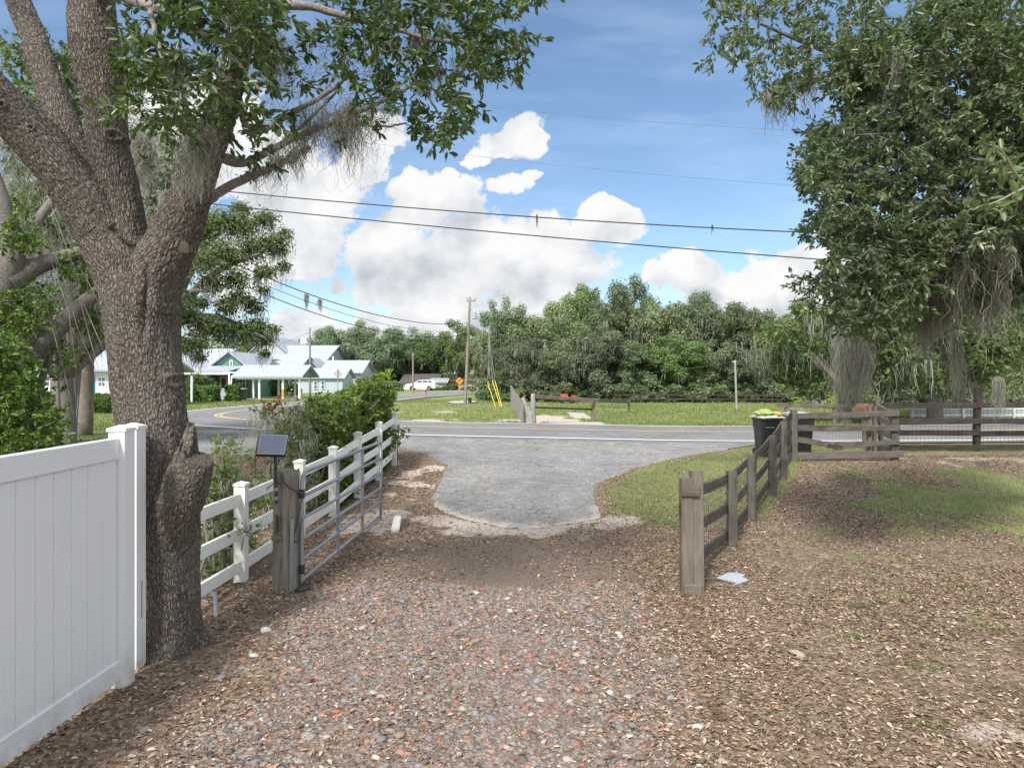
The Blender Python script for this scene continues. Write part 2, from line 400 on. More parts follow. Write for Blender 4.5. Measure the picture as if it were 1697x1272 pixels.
_az, _el = R(SUN_AZ), R(SUN_EL)                 # azimuth measured from +Y towards +X
sd = Vector((math.sin(_az) * math.cos(_el), math.cos(_az) * math.cos(_el), math.sin(_el)))
so.rotation_euler = (-sd).to_track_quat('-Z', 'Y').to_euler(); so.location = sd * 50

W = bpy.data.worlds.new('World'); SC.world = W; W.use_nodes = True
wt = NT.__new__(NT); wt.t = W.node_tree; wt.t.nodes.clear()
def sky():
    t = wt
    out = t.n('ShaderNodeOutputWorld'); bg = t.n('ShaderNodeBackground', {'Strength': SKY})
    s = t.n('ShaderNodeTexSky', sky_type='NISHITA', sun_disc=False, sun_elevation=_el, sun_rotation=_az, air_density=1.0, dust_density=.6, ozone_density=2.5)
    d = t.n('ShaderNodeTexCoord').outputs['Generated']; sp = t.n('ShaderNodeSeparateXYZ', {0: d})
    x, y, z = sp.outputs
    ys = t.math('MAXIMUM', y, .05)
    u = t.math('DIVIDE', x, ys); v = t.math('DIVIDE', z, ys)
    uv = t.n('ShaderNodeCombineXYZ', {0: u, 1: v}).outputs[0]
    warp = t.n('ShaderNodeTexNoise', {'Vector': uv, 'Scale': 14.0, 'Detail': 5.0, 'Roughness': .6}).outputs[1]
    wv = t.n('ShaderNodeVectorMath', {0: warp, 1: (.5, .5, .5)}, operation='SUBTRACT').outputs[0]
    uvw = t.n('ShaderNodeVectorMath', {0: wv, 1: (.055, .055, 0), 2: uv}, operation='MULTIPLY_ADD').outputs[0]
    blobs = [(650,405,70,72),(700,330,62,48),(765,330,50,45),(690,450,110,75),(790,420,105,85),(860,430,85,75),(870,490,95,42),(905,385,42,42),
             (1005,378,68,42),(1000,345,38,24),(960,430,75,52),(935,400,60,45),(740,520,100,40),(830,525,120,38),(930,500,70,40),(620,420,35,50),
             (868,222,42,40),(832,245,48,26),(790,262,28,18),(846,310,42,20),(880,293,18,10),(742,292,14,16),(640,478,55,40),
             (615,222,58,36),(596,262,46,58),(530,320,95,66),(470,350,100,95),(490,410,55,58),(430,280,130,80),(515,440,42,40),(380,430,90,80),
             (606,535,30,26),(500,545,70,40),(660,560,120,30),(780,560,160,28),(555,472,18,14),
             (1090,462,34,22),(1150,455,66,40),(1210,472,75,45),(1290,452,75,42),(1345,432,60,34),(1250,510,130,45),(1340,490,60,60),(1450,450,120,70),
             (1180,545,160,30),(330,180,120,60),(200,300,160,120)]
    acc = None
    for bx, by, rx, ry in blobs:
        cu, cv, ru, rv = (bx - CX) / F, (HZ - by) / F, rx / F, ry / F
        q = t.n('ShaderNodeVectorMath', {0: uvw, 1: (1 / ru, 1 / rv, 0), 2: (-cu / ru, -cv / rv, 0)}, operation='MULTIPLY_ADD').outputs[0]
        dd = t.n('ShaderNodeVectorMath', {0: q, 1: q}, operation='DOT_PRODUCT').outputs['Value']
        acc = dd if acc is None else t.math('SMOOTH_MIN', acc, dd, .35)
    b = t.math('SUBTRACT', 1.0, t.math('MINIMUM', acc, 3.0))
    def cl(vec):
        a_ = t.n('ShaderNodeTexNoise', {'Vector': vec, 'Scale': 8.5, 'Detail': 10.0, 'Roughness': .58, 'Lacunarity': 2.1}).outputs[0]
        return a_
    n1 = cl(uv)
    off = t.n('ShaderNodeVectorMath', {0: uv, 1: (-.012, .022, 0)}, operation='ADD').outputs[0]
    def cs(vec): return t.n('ShaderNodeTexNoise', {'Vector': vec, 'Scale': 9.0, 'Detail': 5.0, 'Roughness': .5}).outputs[0]
    off = t.n('ShaderNodeVectorMath', {0: uv, 1: (-.018, .036, 0)}, operation='ADD').outputs[0]
    r1, n2 = cs(uv), cs(off)
    D = t.math('ADD', t.math('MULTIPLY', b, .55), t.math('MULTIPLY', t.math('SUBTRACT', n1, .5), 1.9))
    n3 = t.n('ShaderNodeTexNoise', {'Vector': uv, 'Scale': 34.0, 'Detail': 6.0, 'Roughness': .6}).outputs[0]
    D = t.math('ADD', D, t.math('MULTIPLY', t.math('SUBTRACT', n3, .5), .62))
    al = t.n('ShaderNodeMapRange', {'Value': D, 'From Min': .0, 'From Max': .19}, interpolation_type='SMOOTHSTEP').outputs[0]
    relief = t.math('SUBTRACT', r1, n2)
    # grey, thick undersides
    gb = [(720,475,110,42),(640,440,45,30),(870,470,70,30),(840,545,110,22),(690,545,80,26),(985,470,50,20),(880,268,30,14),(1240,520,110,28),(520,400,80,40),(450,330,60,60),(780,380,35,30),(1190,490,40,16),(620,330,30,50)]
    ga = None
    for bx, by, rx, ry in gb:
        cu, cv, ru, rv = (bx - CX) / F, (HZ - by) / F, rx / F, ry / F
        q = t.n('ShaderNodeVectorMath', {0: uvw, 1: (1 / ru, 1 / rv, 0), 2: (-cu / ru, -cv / rv, 0)}, operation='MULTIPLY_ADD').outputs[0]
        dd = t.n('ShaderNodeVectorMath', {0: q, 1: q}, operation='DOT_PRODUCT').outputs['Value']
        ga = dd if ga is None else t.math('SMOOTH_MIN', ga, dd, .5)
    gr = t.n('ShaderNodeMapRange', {'Value': ga, 'From Min': 0.0, 'From Max': 2.2, 'To Min': 1.0, 'To Max': 0.0}, interpolation_type='SMOOTHSTEP').outputs[0]
    lum = t.math('ADD', t.math('MULTIPLY_ADD', relief, 1.9, .93), t.math('MULTIPLY', gr, -.30))
    lum = t.n('ShaderNodeMapRange', {'Value': lum, 'From Min': .1, 'From Max': 1.0, 'To Min': 0.0, 'To Max': 1.0}).outputs[0]
    ccol = t.ramp(lum, [(0, (.40, .44, .52)), (.35, (.58, .62, .68)), (.7, (.82, .84, .87)), (1, (.98, .98, .98))])
    # elsewhere in the sky: unseen loose cumulus, added for white ambient light
    g = t.n('ShaderNodeTexNoise', {'Vector': t.n('ShaderNodeVectorMath', {0: d, 1: (1, 1, 2.2)}, operation='MULTIPLY').outputs[0], 'Scale': 2.6, 'Detail': 8.0, 'Roughness': .55}).outputs[0]
    ga2 = t.n('ShaderNodeMapRange', {'Value': g, 'From Min': .42, 'From Max': .56}, interpolation_type='SMOOTHSTEP').outputs[0]
    front = t.n('ShaderNodeMapRange', {'Value': y, 'From Min': .25, 'From Max': .6}, interpolation_type='SMOOTHSTEP').outputs[0]
    lowz = t.n('ShaderNodeMapRange', {'Value': v, 'From Min': .62, 'From Max': .9, 'To Min': 1.0, 'To Max': 0.0}).outputs[0]
    fr = t.math('MULTIPLY', front, lowz)
    alpha = t.math('ADD', t.math('MULTIPLY', al, fr), t.math('MULTIPLY', ga2, t.math('SUBTRACT', 1.0, fr)))
    # thin high veil
    veil = t.n('ShaderNodeTexNoise', {'Vector': t.n('ShaderNodeMapping', {'Vector': uv, 'Rotation': (0, 0, R(18)), 'Scale': (1.2, 5, 1)}).outputs[0], 'Scale': 2.2, 'Detail': 6.0, 'Roughness': .6}).outputs[0]
    veil = t.n('ShaderNodeMapRange', {'Value': veil, 'From Min': .44, 'From Max': .84, 'To Min': 0.02, 'To Max': .30}).outputs[0]
    k = 1.0 / SKY
    blue = t.n('ShaderNodeHueSaturation', {'Hue': .497, 'Saturation': SKY_SAT, 'Value': SKY_VAL, 'Fac': 1.0, 'Color': s.outputs[0]}).outputs[0]
    blue = t.mix(veil, blue, (.40 * k, .49 * k, .60 * k))
    kc = t.math('MULTIPLY', t.n('ShaderNodeMapRange', {'Value': fr, 'To Min': 2.0, 'To Max': 1.0}).outputs[0], k * CLOUD)  # clouds out of view shine brighter than the visible ones, as added fill
    cc = t.n('ShaderNodeVectorMath', {0: ccol, 'Scale': kc}, operation='SCALE').outputs[0]
    fin = t.mix(alpha, blue, cc)
    t.t.links.new(fin, bg.inputs[0]); t.t.links.new(bg.outputs[0], out.inputs[0])
sky()

# ------------------------------------------------------------------ roads (centre line of the main road, bend and side road)
road_c = spline([(75, 44), (48, 33), (30, 27.4), (20, 25.0), (14.3, 24.3), (7.6, 23.9), (2.2, 24.9), (-3.9, 26.6), (-9.5, 29.3), (-13.2, 32.0), (-15.2, 35.4), (-15.6, 40),
                 (-14.6, 50), (-12.2, 65), (-9.0, 84), (-4.5, 110), (3, 150)], 220)
_tn = np.gradient(road_c, axis=0); _tn /= np.linalg.norm(_tn, axis=1)[:, None]; road_n = np.stack([-_tn[:, 1], _tn[:, 0]], 1)   # left of travel (+ = near side / outer)
def road_dist(x, y):
    x = np.asarray(x); y = np.asarray(y); d = np.full(x.shape, 1e9)
    for i in range(0, len(road_c) - 1):
        a, b = road_c[i], road_c[i + 1]; ab = b - a
        t_ = np.clip(((x - a[0]) * ab[0] + (y - a[1]) * ab[1]) / (ab @ ab), 0, 1)
        d = np.minimum(d, np.hypot(x - a[0] - t_ * ab[0], y - a[1] - t_ * ab[1]))
    return d
def ribbon(name, path, o0, o1, dz, mat, label=None, ncross=5, crown=0.0, nrm=None):
    V, Fc = [], []; nrm = road_n if nrm is None else nrm
    for i in range(len(path)):
        for k in range(ncross):
            o = o0 + (o1 - o0) * k / (ncross - 1); p = path[i] + nrm[i] * o
            V.append((p[0], p[1], g1(*p) + dz + crown * (1 - abs(o) / 3.9)))
    for i in range(len(path) - 1):
        for k in range(ncross - 1):
            a = i * ncross + k; Fc.append((a, a + 1, a + ncross + 1, a + ncross))
    o = mesh_np(name, V, Fc, mat, None, True)
    bm = bmesh.new(); bm.from_mesh(o.data); bmesh.ops.recalc_face_normals(bm, faces=bm.faces)
    if sum(f.normal.z for f in bm.faces) < 0: bmesh.ops.reverse_faces(bm, faces=bm.faces)
    bm.to_mesh(o.data); bm.free()
    return tag(o, label, None, None, 'structure')
def _asph(name, a, b, sc, crack, edge=False):
    t = NT(name); p = t.pos()
    vo = t.n('ShaderNodeTexVoronoi', {'Vector': p, 'Scale': sc}, feature='F1'); sp_ = t.n('ShaderNodeSeparateColor', {0: vo.outputs['Color']}).outputs[0]
    big = t.noise(p, .55, 6, .6); mid = t.noise(p, 3.2, 6, .62)
    c = t.mix(sp_, a, b)
    c = t.mix(t.ramp(big, [(.32, (0, 0, 0)), (.7, (.55,) * 3)]), c, tuple(v * .62 for v in a))
    c = t.mix(t.ramp(mid, [(.5, (0, 0, 0)), (.72, (.45,) * 3)]), c, tuple(min(1, v * 1.25) for v in b))
    if crack:
        wv = t.n('ShaderNodeVectorMath', {0: t.n('ShaderNodeTexNoise', {'Vector': p, 'Scale': 1.6, 'Detail': 5.0}).outputs[1], 1: (1.6, 1.6, 0), 2: p}, operation='MULTIPLY_ADD').outputs[0]
        cr = t.n('ShaderNodeTexVoronoi', {'Vector': wv, 'Scale': .95}, feature='DISTANCE_TO_EDGE').outputs[0]
        k = t.n('ShaderNodeMapRange', {'Value': cr, 'From Min': .004, 'From Max': .016, 'To Min': .75, 'To Max': 0.0}).outputs[0]
        k = t.math('MULTIPLY', k, t.ramp(t.noise(p, .8, 3), [(.45, (0, 0, 0)), (.6, (1,) * 3)]))
        c = t.mix(k, c, (.06, .058, .055))
    # pale sand and leaf crumbs trodden into it
    sd_ = t.noise(p, 1.7, 8, .7)
    c = t.mix(t.ramp(sd_, [(.58, (0, 0, 0)), (.78, (.5,) * 3)]), c, (.42, .38, .34))
    if edge:
        e = t.math('ADD', t.attr('edge'), t.math('MULTIPLY', t.math('SUBTRACT', t.math('ADD', t.noise(p, 4, 6, .7), t.noise(p, 16, 4, .7)), 1.0), .55))
        k = t.n('ShaderNodeMapRange', {'Value': e, 'From Min': .02, 'From Max': .30, 'To Min': 1.0, 'To Max': 0.0}, interpolation_type='SMOOTHSTEP').outputs[0]
        fn = t.noise(p, 22, 6, .7); c = t.mix(k, c, t.mix(t.attr('dirty'), t.ramp(fn, [(.3, (.13, .10, .075)), (.55, (.22, .175, .13)), (.8, (.36, .30, .24))]), t.ramp(fn, [(.25, (.34, .285, .24)), (.6, (.48, .415, .36)), (.8, (.56, .50, .44))])))
    return t.done(t.pbr(c, .9, .25, 0, t.bump(t.math('ADD', vo.outputs['Distance'], mid), .012)))
M['asphalt'] = _asph('road_asphalt', (.175, .175, .182), (.245, .245, .250), 55, False)
M['apron'] = _asph('cracked_drive_asphalt', (.148, .144, .140), (.335, .327, .315), 34, True, True)
def _paint(name, col):
    t = NT(name); p = t.pos(); n = t.noise(p, 26, 6, .7)
    c = t.mix(t.ramp(n, [(.50, (0, 0, 0)), (.75, (.7,) * 3)]), col, (.3, .3, .3))
    return t.done(t.pbr(c, .7, .3))
M['paint_w'] = _paint('white_road_paint', (.78, .78, .76)); M['paint_y'] = _paint('yellow_road_paint', (.60, .43, .18))
ribbon('road', road_c, -3.75, 3.6, .030, M['asphalt'], 'grey two lane road with a bend', 7, .05)
NR = 150
ribbon('road_edge_line', road_c, 3.02, 3.22, .054, M['paint_w'], None, 2, .0)
ribbon('road_edge_line', road_c, -3.20, -3.04, .054, M['paint_w'], None, 2, .0)
ribbon('road_centre_line', road_c, .06, .18, .085, M['paint_y'], None, 2, .0)
ribbon('road_centre_line', road_c, -.18, -.06, .085, M['paint_y'], None, 2, .0)
# apron of the drive
apx = [(640, 731), (665, 741), (700, 752), (738, 770), (727, 790), (718, 806), (714, 822), (712, 838), (735, 850), (772, 862), (815, 870), (860, 875), (905, 873), (950, 867), (985, 859),
       (1004, 856), (996, 838), (988, 818), (992, 800), (1022, 789), (1052, 776), (1085, 767), (1130, 757), (1180, 748), (1230, 740), (1275, 735)]
ap = [onground(px, py) for px, py in apx]
ap = ap[::-1]
edge = [road_c[i] + road_n[i] * 3.45 for i in range(len(road_c)) if -6.0 < road_c[i][0] < 8.2 and road_c[i][1] < 40]
edge.sort(key=lambda p: p[0])
def pdist(x, y, poly):
    d = np.full(x.shape, 1e9)
    for i in range(len(poly)):
        a, b = np.array(poly[i]), np.array(poly[(i + 1) % len(poly)]); ab = b - a
        t_ = np.clip(((x - a[0]) * ab[0] + (y - a[1]) * ab[1]) / (ab @ ab + 1e-12), 0, 1)
        d = np.minimum(d, np.hypot(x - a[0] - t_ * ab[0], y - a[1] - t_ * ab[1]))
    return d
from mathutils.geometry import delaunay_2d_cdt
def sheet(name, poly, dz, mat, step=.35, jit=.05, label=None):
    poly = np.array(poly); dense = []
    for i in range(len(poly)):
        a, b = poly[i], poly[(i + 1) % len(poly)]; n = max(1, int(np.hypot(*(b - a)) / .09))
        for k in range(n):
            p = a + (b - a) * k / n; dense.append(p + (fbm(p[0] * 4, p[1] * 4, s=3, o=3) - .5) * jit * 2)
    n = len(dense); x0, y0 = poly.min(0); x1, y1 = poly.max(0)
    gx, gy = np.meshgrid(np.arange(x0, x1, step), np.arange(y0, y1, step)); pts = dense + [np.array(q) for q in zip(gx.ravel(), gy.ravel())]
    vs, _, fs, ov, _, _ = delaunay_2d_cdt([Vector(map(float, p)) for p in pts], [], [list(range(n))], 1, 1e-4)
    z = gz([v.x for v in vs], [v.y for v in vs]) + dz
    vx, vy = np.array([v.x for v in vs]), np.array([v.y for v in vs]); ed = pdist(vx, vy, [np.array(q) for q in poly]) * np.where(vy > 18.6, 0, 1) + np.where(vy > 18.6, 1.0, 0)
    z = z - sstep(.20, .0, ed) * .030 + (.020 * sstep(1.5, .1, road_dist(vx, vy) - 3.45) if name == 'driveway' else 0)
    dirty = sstep(13.2, 11.4, vy + vx * .12) if name == 'driveway' else 0 * vx
    ed = np.where(dirty > .5, ed, ed * 2.6)
    o = mesh_np(name, [(v.x, v.y, zz) for v, zz in zip(vs, z)], [list(f) for f in fs], mat, None, True, {'edge': ed, 'dirty': dirty})
    bm = bmesh.new(); bm.from_mesh(o.data); bmesh.ops.recalc_face_normals(bm, faces=bm.faces)
    if sum(f.normal.z for f in bm.faces) < 0: bmesh.ops.reverse_faces(bm, faces=bm.faces)
    bm.to_mesh(o.data); bm.free()
    return tag(o, label, None, None, 'structure')
near_edge = [p for p in edge if ap[-1][0] - .1 < p[0] < ap[0][0] + .1]
ap_poly = ap + near_edge
sheet('driveway', ap_poly, .009, M['apron'], .16, .12, label='cracked grey asphalt apron of the drive')
# paved area left of the hedge
lp = [onground(px, py) for px, py in [(250, 702), (262, 742), (330, 752), (400, 757), (440, 752), (480, 742), (560, 735), (640, 731)]]
le = [road_c[i] + road_n[i] * 3.45 for i in range(len(road_c)) if road_c[i][0] < lp[-1][0] and road_c[i][1] < 32.5]
sheet('side_pavement', lp + le, .016, M['apron'], .6, .1, label='grey asphalt shoulder beside the road bend')

# ------------------------------------------------------------------ ground sheet with cover zones
def inpoly(x, y, poly):
    poly = np.array(poly); r = np.zeros(x.shape, bool); j = len(poly) - 1
    for i in range(len(poly)):
        xi, yi = poly[i]; xj, yj = poly[j]
        with np.errstate(divide='ignore', invalid='ignore'):
            r ^= ((yi > y) != (yj > y)) & (x < (xj - xi) * (y - yi) / (yj - yi + 1e-12) + xi)
        j = i
    return r
ap_np = [np.array(p) for p in ap_poly]
def fence_x(y): return 1.97 + .5425 * (y - 7.5)
def zones(x, y):
    n1 = fbm(x * .9, y * .9, s=11); n2 = fbm(x * 2.6, y * 2.6, s=21); n3 = fbm(x * .35, y * .35, s=31)
    rd = road_dist(x, y); dd = pdist(x, y, ap_np); ina = inpoly(x, y, ap_np)
    far = (rd < 60) & (((y > 26) & (rd > 3)) | (y > 60))
    xl = -3.0 + .05 * (y - 8)
    grass = np.where(far, 1.0, 0.0)
    # verge right of the apron up to the fence and the road
    ver = (x > 1.2) & (x < fence_x(y) + .2) & (y > 9.5) & (y < 24)
    gv = sstep(9.8, 12.2, y + (n2 - .5) * 3) * sstep(.0, .4, dd + (n2 - .5) * .8)
    grass = np.where(ver, gv * (.62 + .5 * n1), grass)
    yard = (x >= fence_x(y) + .2) & (y < 16.8)
    gy_ = sstep(0, 1.8, (x - fence_x(y)) - .7 + (n1 - .5) * 2.4) * sstep(8.2, 10.6, y + (n1 - .5) * 3.6) * sstep(16.6, 14.6, y + (n2 - .5) * 1.2)
    grass = np.where(yard, np.maximum(gy_ * np.clip(.02 + 1.2 * n1 * (.3 + 1.3 * n2), 0, .85), .55 * sstep(.60, .72, n2) * sstep(5, 7, y) * sstep(3, 4.5, x)), grass)
    beh = (x > 6.5) & (y >= 16.8) & (y < 24); grass = np.where(beh & (y > 17.6), .9, grass)
    leftlawn = (x < -6.5) & (y > 17) & (rd > 3.8); grass = np.where(leftlawn, 1.0, grass)
    sand = np.where((y < 11.8) & (y > 8.8) & (x > -2.2) & (x < 2.4) & ~ina, sstep(1.05, .1, dd + (n2 - .5) * .9) * sstep(11.8, 10.9, y), 0)
    strip = (x < -.6) & (x > -2.7) & (y >= 10) & (y < 17) & ~ina
    sand = np.where(strip, np.maximum(sand, sstep(.50, .64, .5 * n2 + .5 * n1 + .03) * .85), sand)
    sand = np.maximum(sand, np.where(yard & (y > 4.4) & (x - fence_x(y) > 1.3), sstep(.52, .66, n1) * .58 * sstep(1.3, 2.4, x - fence_x(y)), 0))
    sandfar = (y > 27.5) & (y < 46) & (x > -9) & (x < 4)
    sf = sstep(.50, .60, fbm(x * .55 + 3, y * .35, s=41)) * sstep(46, 36, y)
    sand = np.where(sandfar, np.maximum(sand, sf), sand); grass = np.where(sandfar, grass * (1 - .7 * sf) * (.45 + .75 * n2), grass)
    sand = np.where((x > -11) & (x < -5.5) & (y > 8) & (y < 20), np.maximum(sand, .5 * sstep(.45, .6, n1)), sand)
    dirt = sstep(7.5, 8.0, y + (n2 - .5) * .9) * sstep(10.0, 9.3, y + (n2 - .5) * .7) * sstep(-2.1, -1.4, x + (n1 - .5)) * sstep(2.3, 1.4, x + (n1 - .5) * 1.2)
    tr = np.exp(-((x - (-.1 + .06 * (8 - y))) / .52) ** 2)
    dirt = np.maximum(dirt, np.where((y < 7.4) & (y > -3), .92 * tr * sstep(.36, .56, n1 + .1), 0))
    gravel = sstep(8.0, 7.6, y + (n2 - .5) * .5) * sstep(-2.35, -1.55, x + (n1 - .5) * 1.2) * sstep(1.45, .75, x - .16 * (y - 5) + (n1 - .5) * 1.0)
    return grass, sand, dirt, gravel
def axis(segs):
    out = []
    for a, b, st in segs: out += list(np.arange(a, b, st))
    return np.array(out + [segs[-1][1]])
xs = axis([(-900, -200, 100), (-200, -60, 10), (-60, -22, 1.5), (-22, -6, .4), (-6, 12, .11), (12, 26, .4), (26, 60, 1.5), (60, 200, 10), (200, 900, 100)])
ys = axis([(-60, -6, 4), (-6, 3, .5), (3, 19, .11), (19, 34, .3), (34, 60, .8), (60, 150, 5), (150, 900, 75)])
gx, gy = np.meshgrid(xs, ys); fx, fy = gx.ravel(), gy.ravel()
zz = gz(fx, fy)
zn = np.where((fy < 24), (fbm(fx * 3, fy * 3, s=61) - .5) * .035 + (fbm(fx * .7, fy * .7, s=62) - .5) * .05, (fbm(fx * .8, fy * .8, s=63) - .5) * .10)
clear = np.maximum(inpoly(fx, fy, ap_np), 0) | (road_dist(fx, fy) < 4.4) | inpoly(fx, fy, np.array(lp + le))
zn = np.where(clear, np.minimum(zn, 0) - .012, zn)
zn = np.where((pdist(fx, fy, ap_np) < .25) & ~inpoly(fx, fy, ap_np), np.clip(zn, -.012, .004), zn)
zz = zz + zn
ZG = dict(g=zones(fx, fy))
nx_, ny_ = len(xs), len(ys); ii, jj = np.meshgrid(np.arange(nx_ - 1), np.arange(ny_ - 1)); a_ = (jj * nx_ + ii).ravel()
fcs = np.stack([a_, a_ + 1, a_ + nx_ + 1, a_ + nx_], 1)
def _ground():
    t = NT('ground_cover'); p = t.pos()
    fine = t.noise(p, 22, 6, .7); mid = t.noise(p, 5, 5, .6); big = t.noise(p, .7, 4)
    vo = t.n('ShaderNodeTexVoronoi', {'Vector': t.n('ShaderNodeVectorMath', {0: t.n('ShaderNodeTexNoise', {'Vector': p, 'Scale': 14.0}).outputs[1], 1: (.06, .06, 0), 2: p}, operation='MULTIPLY_ADD').outputs[0], 'Scale': 32.0})
    cell = t.n('ShaderNodeSeparateColor', {0: vo.outputs['Color']}).outputs[0]
    def msk(a, lo=.35, hi=.62, k=.7):
        v = t.math('ADD', t.attr(a), t.math('MULTIPLY', t.math('SUBTRACT', t.math('ADD', t.math('MULTIPLY', fine, .5), t.math('MULTIPLY', mid, .5)), .5), k))
        return t.n('ShaderNodeMapRange', {'Value': v, 'From Min': lo, 'From Max': hi}, interpolation_type='SMOOTHSTEP').outputs[0]
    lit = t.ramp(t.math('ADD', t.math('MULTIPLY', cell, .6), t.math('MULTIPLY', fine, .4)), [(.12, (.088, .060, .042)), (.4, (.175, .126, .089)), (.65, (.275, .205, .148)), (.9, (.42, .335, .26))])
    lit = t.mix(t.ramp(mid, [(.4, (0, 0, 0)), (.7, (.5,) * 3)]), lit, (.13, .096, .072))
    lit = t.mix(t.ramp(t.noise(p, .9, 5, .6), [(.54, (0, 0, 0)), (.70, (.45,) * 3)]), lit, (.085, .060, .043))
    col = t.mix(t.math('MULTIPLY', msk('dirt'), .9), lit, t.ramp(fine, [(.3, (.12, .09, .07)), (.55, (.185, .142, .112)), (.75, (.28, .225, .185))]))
    col = t.mix(msk('gravel', .3, .7), col, t.ramp(cell, [(0, (.12, .088, .066)), (.35, (.20, .16, .13)), (.55, (.22, .145, .11)), (.75, (.24, .215, .19)), (1, (.33, .29, .25))]))
    col = t.mix(msk('sand', .35, .7), col, t.ramp(fine, [(.25, (.36, .30, .25)), (.6, (.50, .43, .37)), (.8, (.58, .52, .46))]))
    gcol = t.ramp(t.math('ADD', t.math('MULTIPLY', fine, .5), t.math('MULTIPLY', big, .5)), [(.3, (.10, .12, .048)), (.5, (.17, .19, .075)), (.7, (.26, .255, .13))])
    fy_ = t.n('ShaderNodeMapRange', {'Value': t.n('ShaderNodeSeparateXYZ', {0: p}).outputs[1], 'From Min': 25.0, 'From Max': 27.0}).outputs[0]
    fcol = t.ramp(t.math('ADD', t.math('MULTIPLY', fine, .5), t.math('MULTIPLY', big, .5)), [(.3, (.115, .15, .048)), (.5, (.19, .225, .078)), (.7, (.27, .28, .13))])
    gcol = t.mix(fy_, gcol, fcol)
    col = t.mix(msk('grass', .3, .62, .55), col, gcol)
    h = t.math('ADD', t.math('MULTIPLY', cell, .5), t.math('MULTIPLY', fine, 1.0))
    return t.done(t.pbr(col, .95, .15, 0, t.bump(h, .03, .8)))
M['ground'] = _ground()
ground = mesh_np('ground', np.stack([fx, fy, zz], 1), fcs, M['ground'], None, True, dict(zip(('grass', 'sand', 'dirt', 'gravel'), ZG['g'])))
tag(ground, 'sandy ground under leaf litter, gravel and grass', None, None, 'structure')
from mathutils.interpolate import poly_3d_calc
def gtop(x, y):      # height of the finished sheet (bilinear)
    x = np.asarray(x, float); y = np.asarray(y, float)
    i = np.clip(np.searchsorted(xs, x) - 1, 0, nx_ - 2); j = np.clip(np.searchsorted(ys, y) - 1, 0, ny_ - 2)
    fx_ = (x - xs[i]) / (xs[i + 1] - xs[i]); fy_ = (y - ys[j]) / (ys[j + 1] - ys[j]); Z = zz.reshape(ny_, nx_)
    return Z[j, i] * (1 - fx_) * (1 - fy_) + Z[j, i + 1] * fx_ * (1 - fy_) + Z[j + 1, i] * (1 - fx_) * fy_ + Z[j + 1, i + 1] * fx_ * fy_
def gt(x, y): return float(gtop(np.array([x]), np.array([y]))[0])

# ------------------------------------------------------------------ loose cover: leaf litter, stones, grass
def unit(v): return v / (np.linalg.norm(v, axis=1)[:, None] + 1e-9)
def leaf_mesh(name, Pn, ax, nr, L, Wd, mat, parent=None, tint=None, fold=.12, simple=False, curl=0.0):
    """folded leaves: 6 verts / 2 quads each (or one diamond)"""
    n = len(Pn); ax = unit(ax); sd_ = unit(np.cross(ax, nr)); nr = np.cross(sd_, ax); L = np.broadcast_to(L, (n,))[:, None]; Wd = np.broadcast_to(Wd, (n,))[:, None]
    if simple:
        V = np.stack([Pn, Pn + ax * L * .5 + sd_ * Wd * .5, Pn + ax * L, Pn + ax * L * .5 - sd_ * Wd * .5], 1).reshape(-1, 3)
        Fq = np.arange(n * 4).reshape(n, 4); k = 4
    else:
        up = nr * Wd * fold; cu = -nr * L * curl
        V = np.stack([Pn, Pn + ax * L * .38 + sd_ * Wd * .45 + up, Pn + ax * L * .78 + sd_ * Wd * .40 + up + cu * .6, Pn + ax * L + cu,
                      Pn + ax * L * .78 - sd_ * Wd * .40 + up + cu * .6, Pn + ax * L * .38 - sd_ * Wd * .45 + up], 1).reshape(-1, 3)
        b = np.arange(n)[:, None] * 6
        Fq = np.stack([b + [0, 1, 2, 3], b + [0, 3, 4, 5]], 1).reshape(-1, 4); k = 6
    return mesh_np(name, V, Fq, mat, parent, False, {'tint': np.repeat(np.full(n, .5) if tint is None else tint, k)})
def scatter(n, x0, x1, y0, y1, rng, bias=1.6):
    """points in the rectangle, denser towards the camera"""
    x = rng.uniform(x0, x1, n); y = y0 + (y1 - y0) * rng.random(n) ** bias
    return x, y
def litter():
    r = np.random.default_rng(3); N = N_LITTER
    x, y = scatter(N, -7, 14, 2.0, 17.2, r, 1.6)
    g, s, d, gr = zones(x, y); ina = inpoly(x, y, ap_np); cl_ = .5 * fbm(x * 1.5, y * 1.5, s=71) + .5 * fbm(x * .55, y * .55, s=72)
    keep = r.random(N) < np.clip(1.0 - .80 * g - .75 * s - .70 * d - .52 * gr + .12, .05, 1) * np.clip(3.2 * cl_ - .85, .06, 1.25)
    keep &= ~ina | (r.random(N) < .02)
    x, y = x[keep], y[keep]; n = len(x)
    z = np.where(inpoly(x, y, ap_np), gz(x, y) + .022, gtop(x, y)) + r.random(n) * .014 + .003
    an = r.random(n) * 6.283; tilt = r.normal(0, .28, n)
    ax = np.stack([np.cos(an), np.sin(an), tilt], 1); nr = np.stack([r.normal(0, .35, n), r.normal(0, .35, n), np.ones(n)], 1)
    L = np.clip(r.lognormal(math.log(.029), .36, n), .013, .062); 
    t = NT('dry_leaves'); col = t.ramp(t.island(), [(0, (.088, .055, .035)), (.3, (.18, .123, .080)), (.6, (.30, .218, .147)), (.85, (.43, .335, .245)), (.93, (.60, .51, .41)), (.97, (.30, .13, .045)), (1, (.075, .048, .032))])
    m = t.done(t.pbr(col, .7, .25))
    o = leaf_mesh('leaf_litter', np.stack([x, y, z], 1), ax, nr, L, L * r.uniform(.32, .5, n), m, None, None, .25, False, .12)
    tag(o, 'dry brown oak leaves strewn over the ground', 'leaf litter', None, 'stuff')
ico_v = None
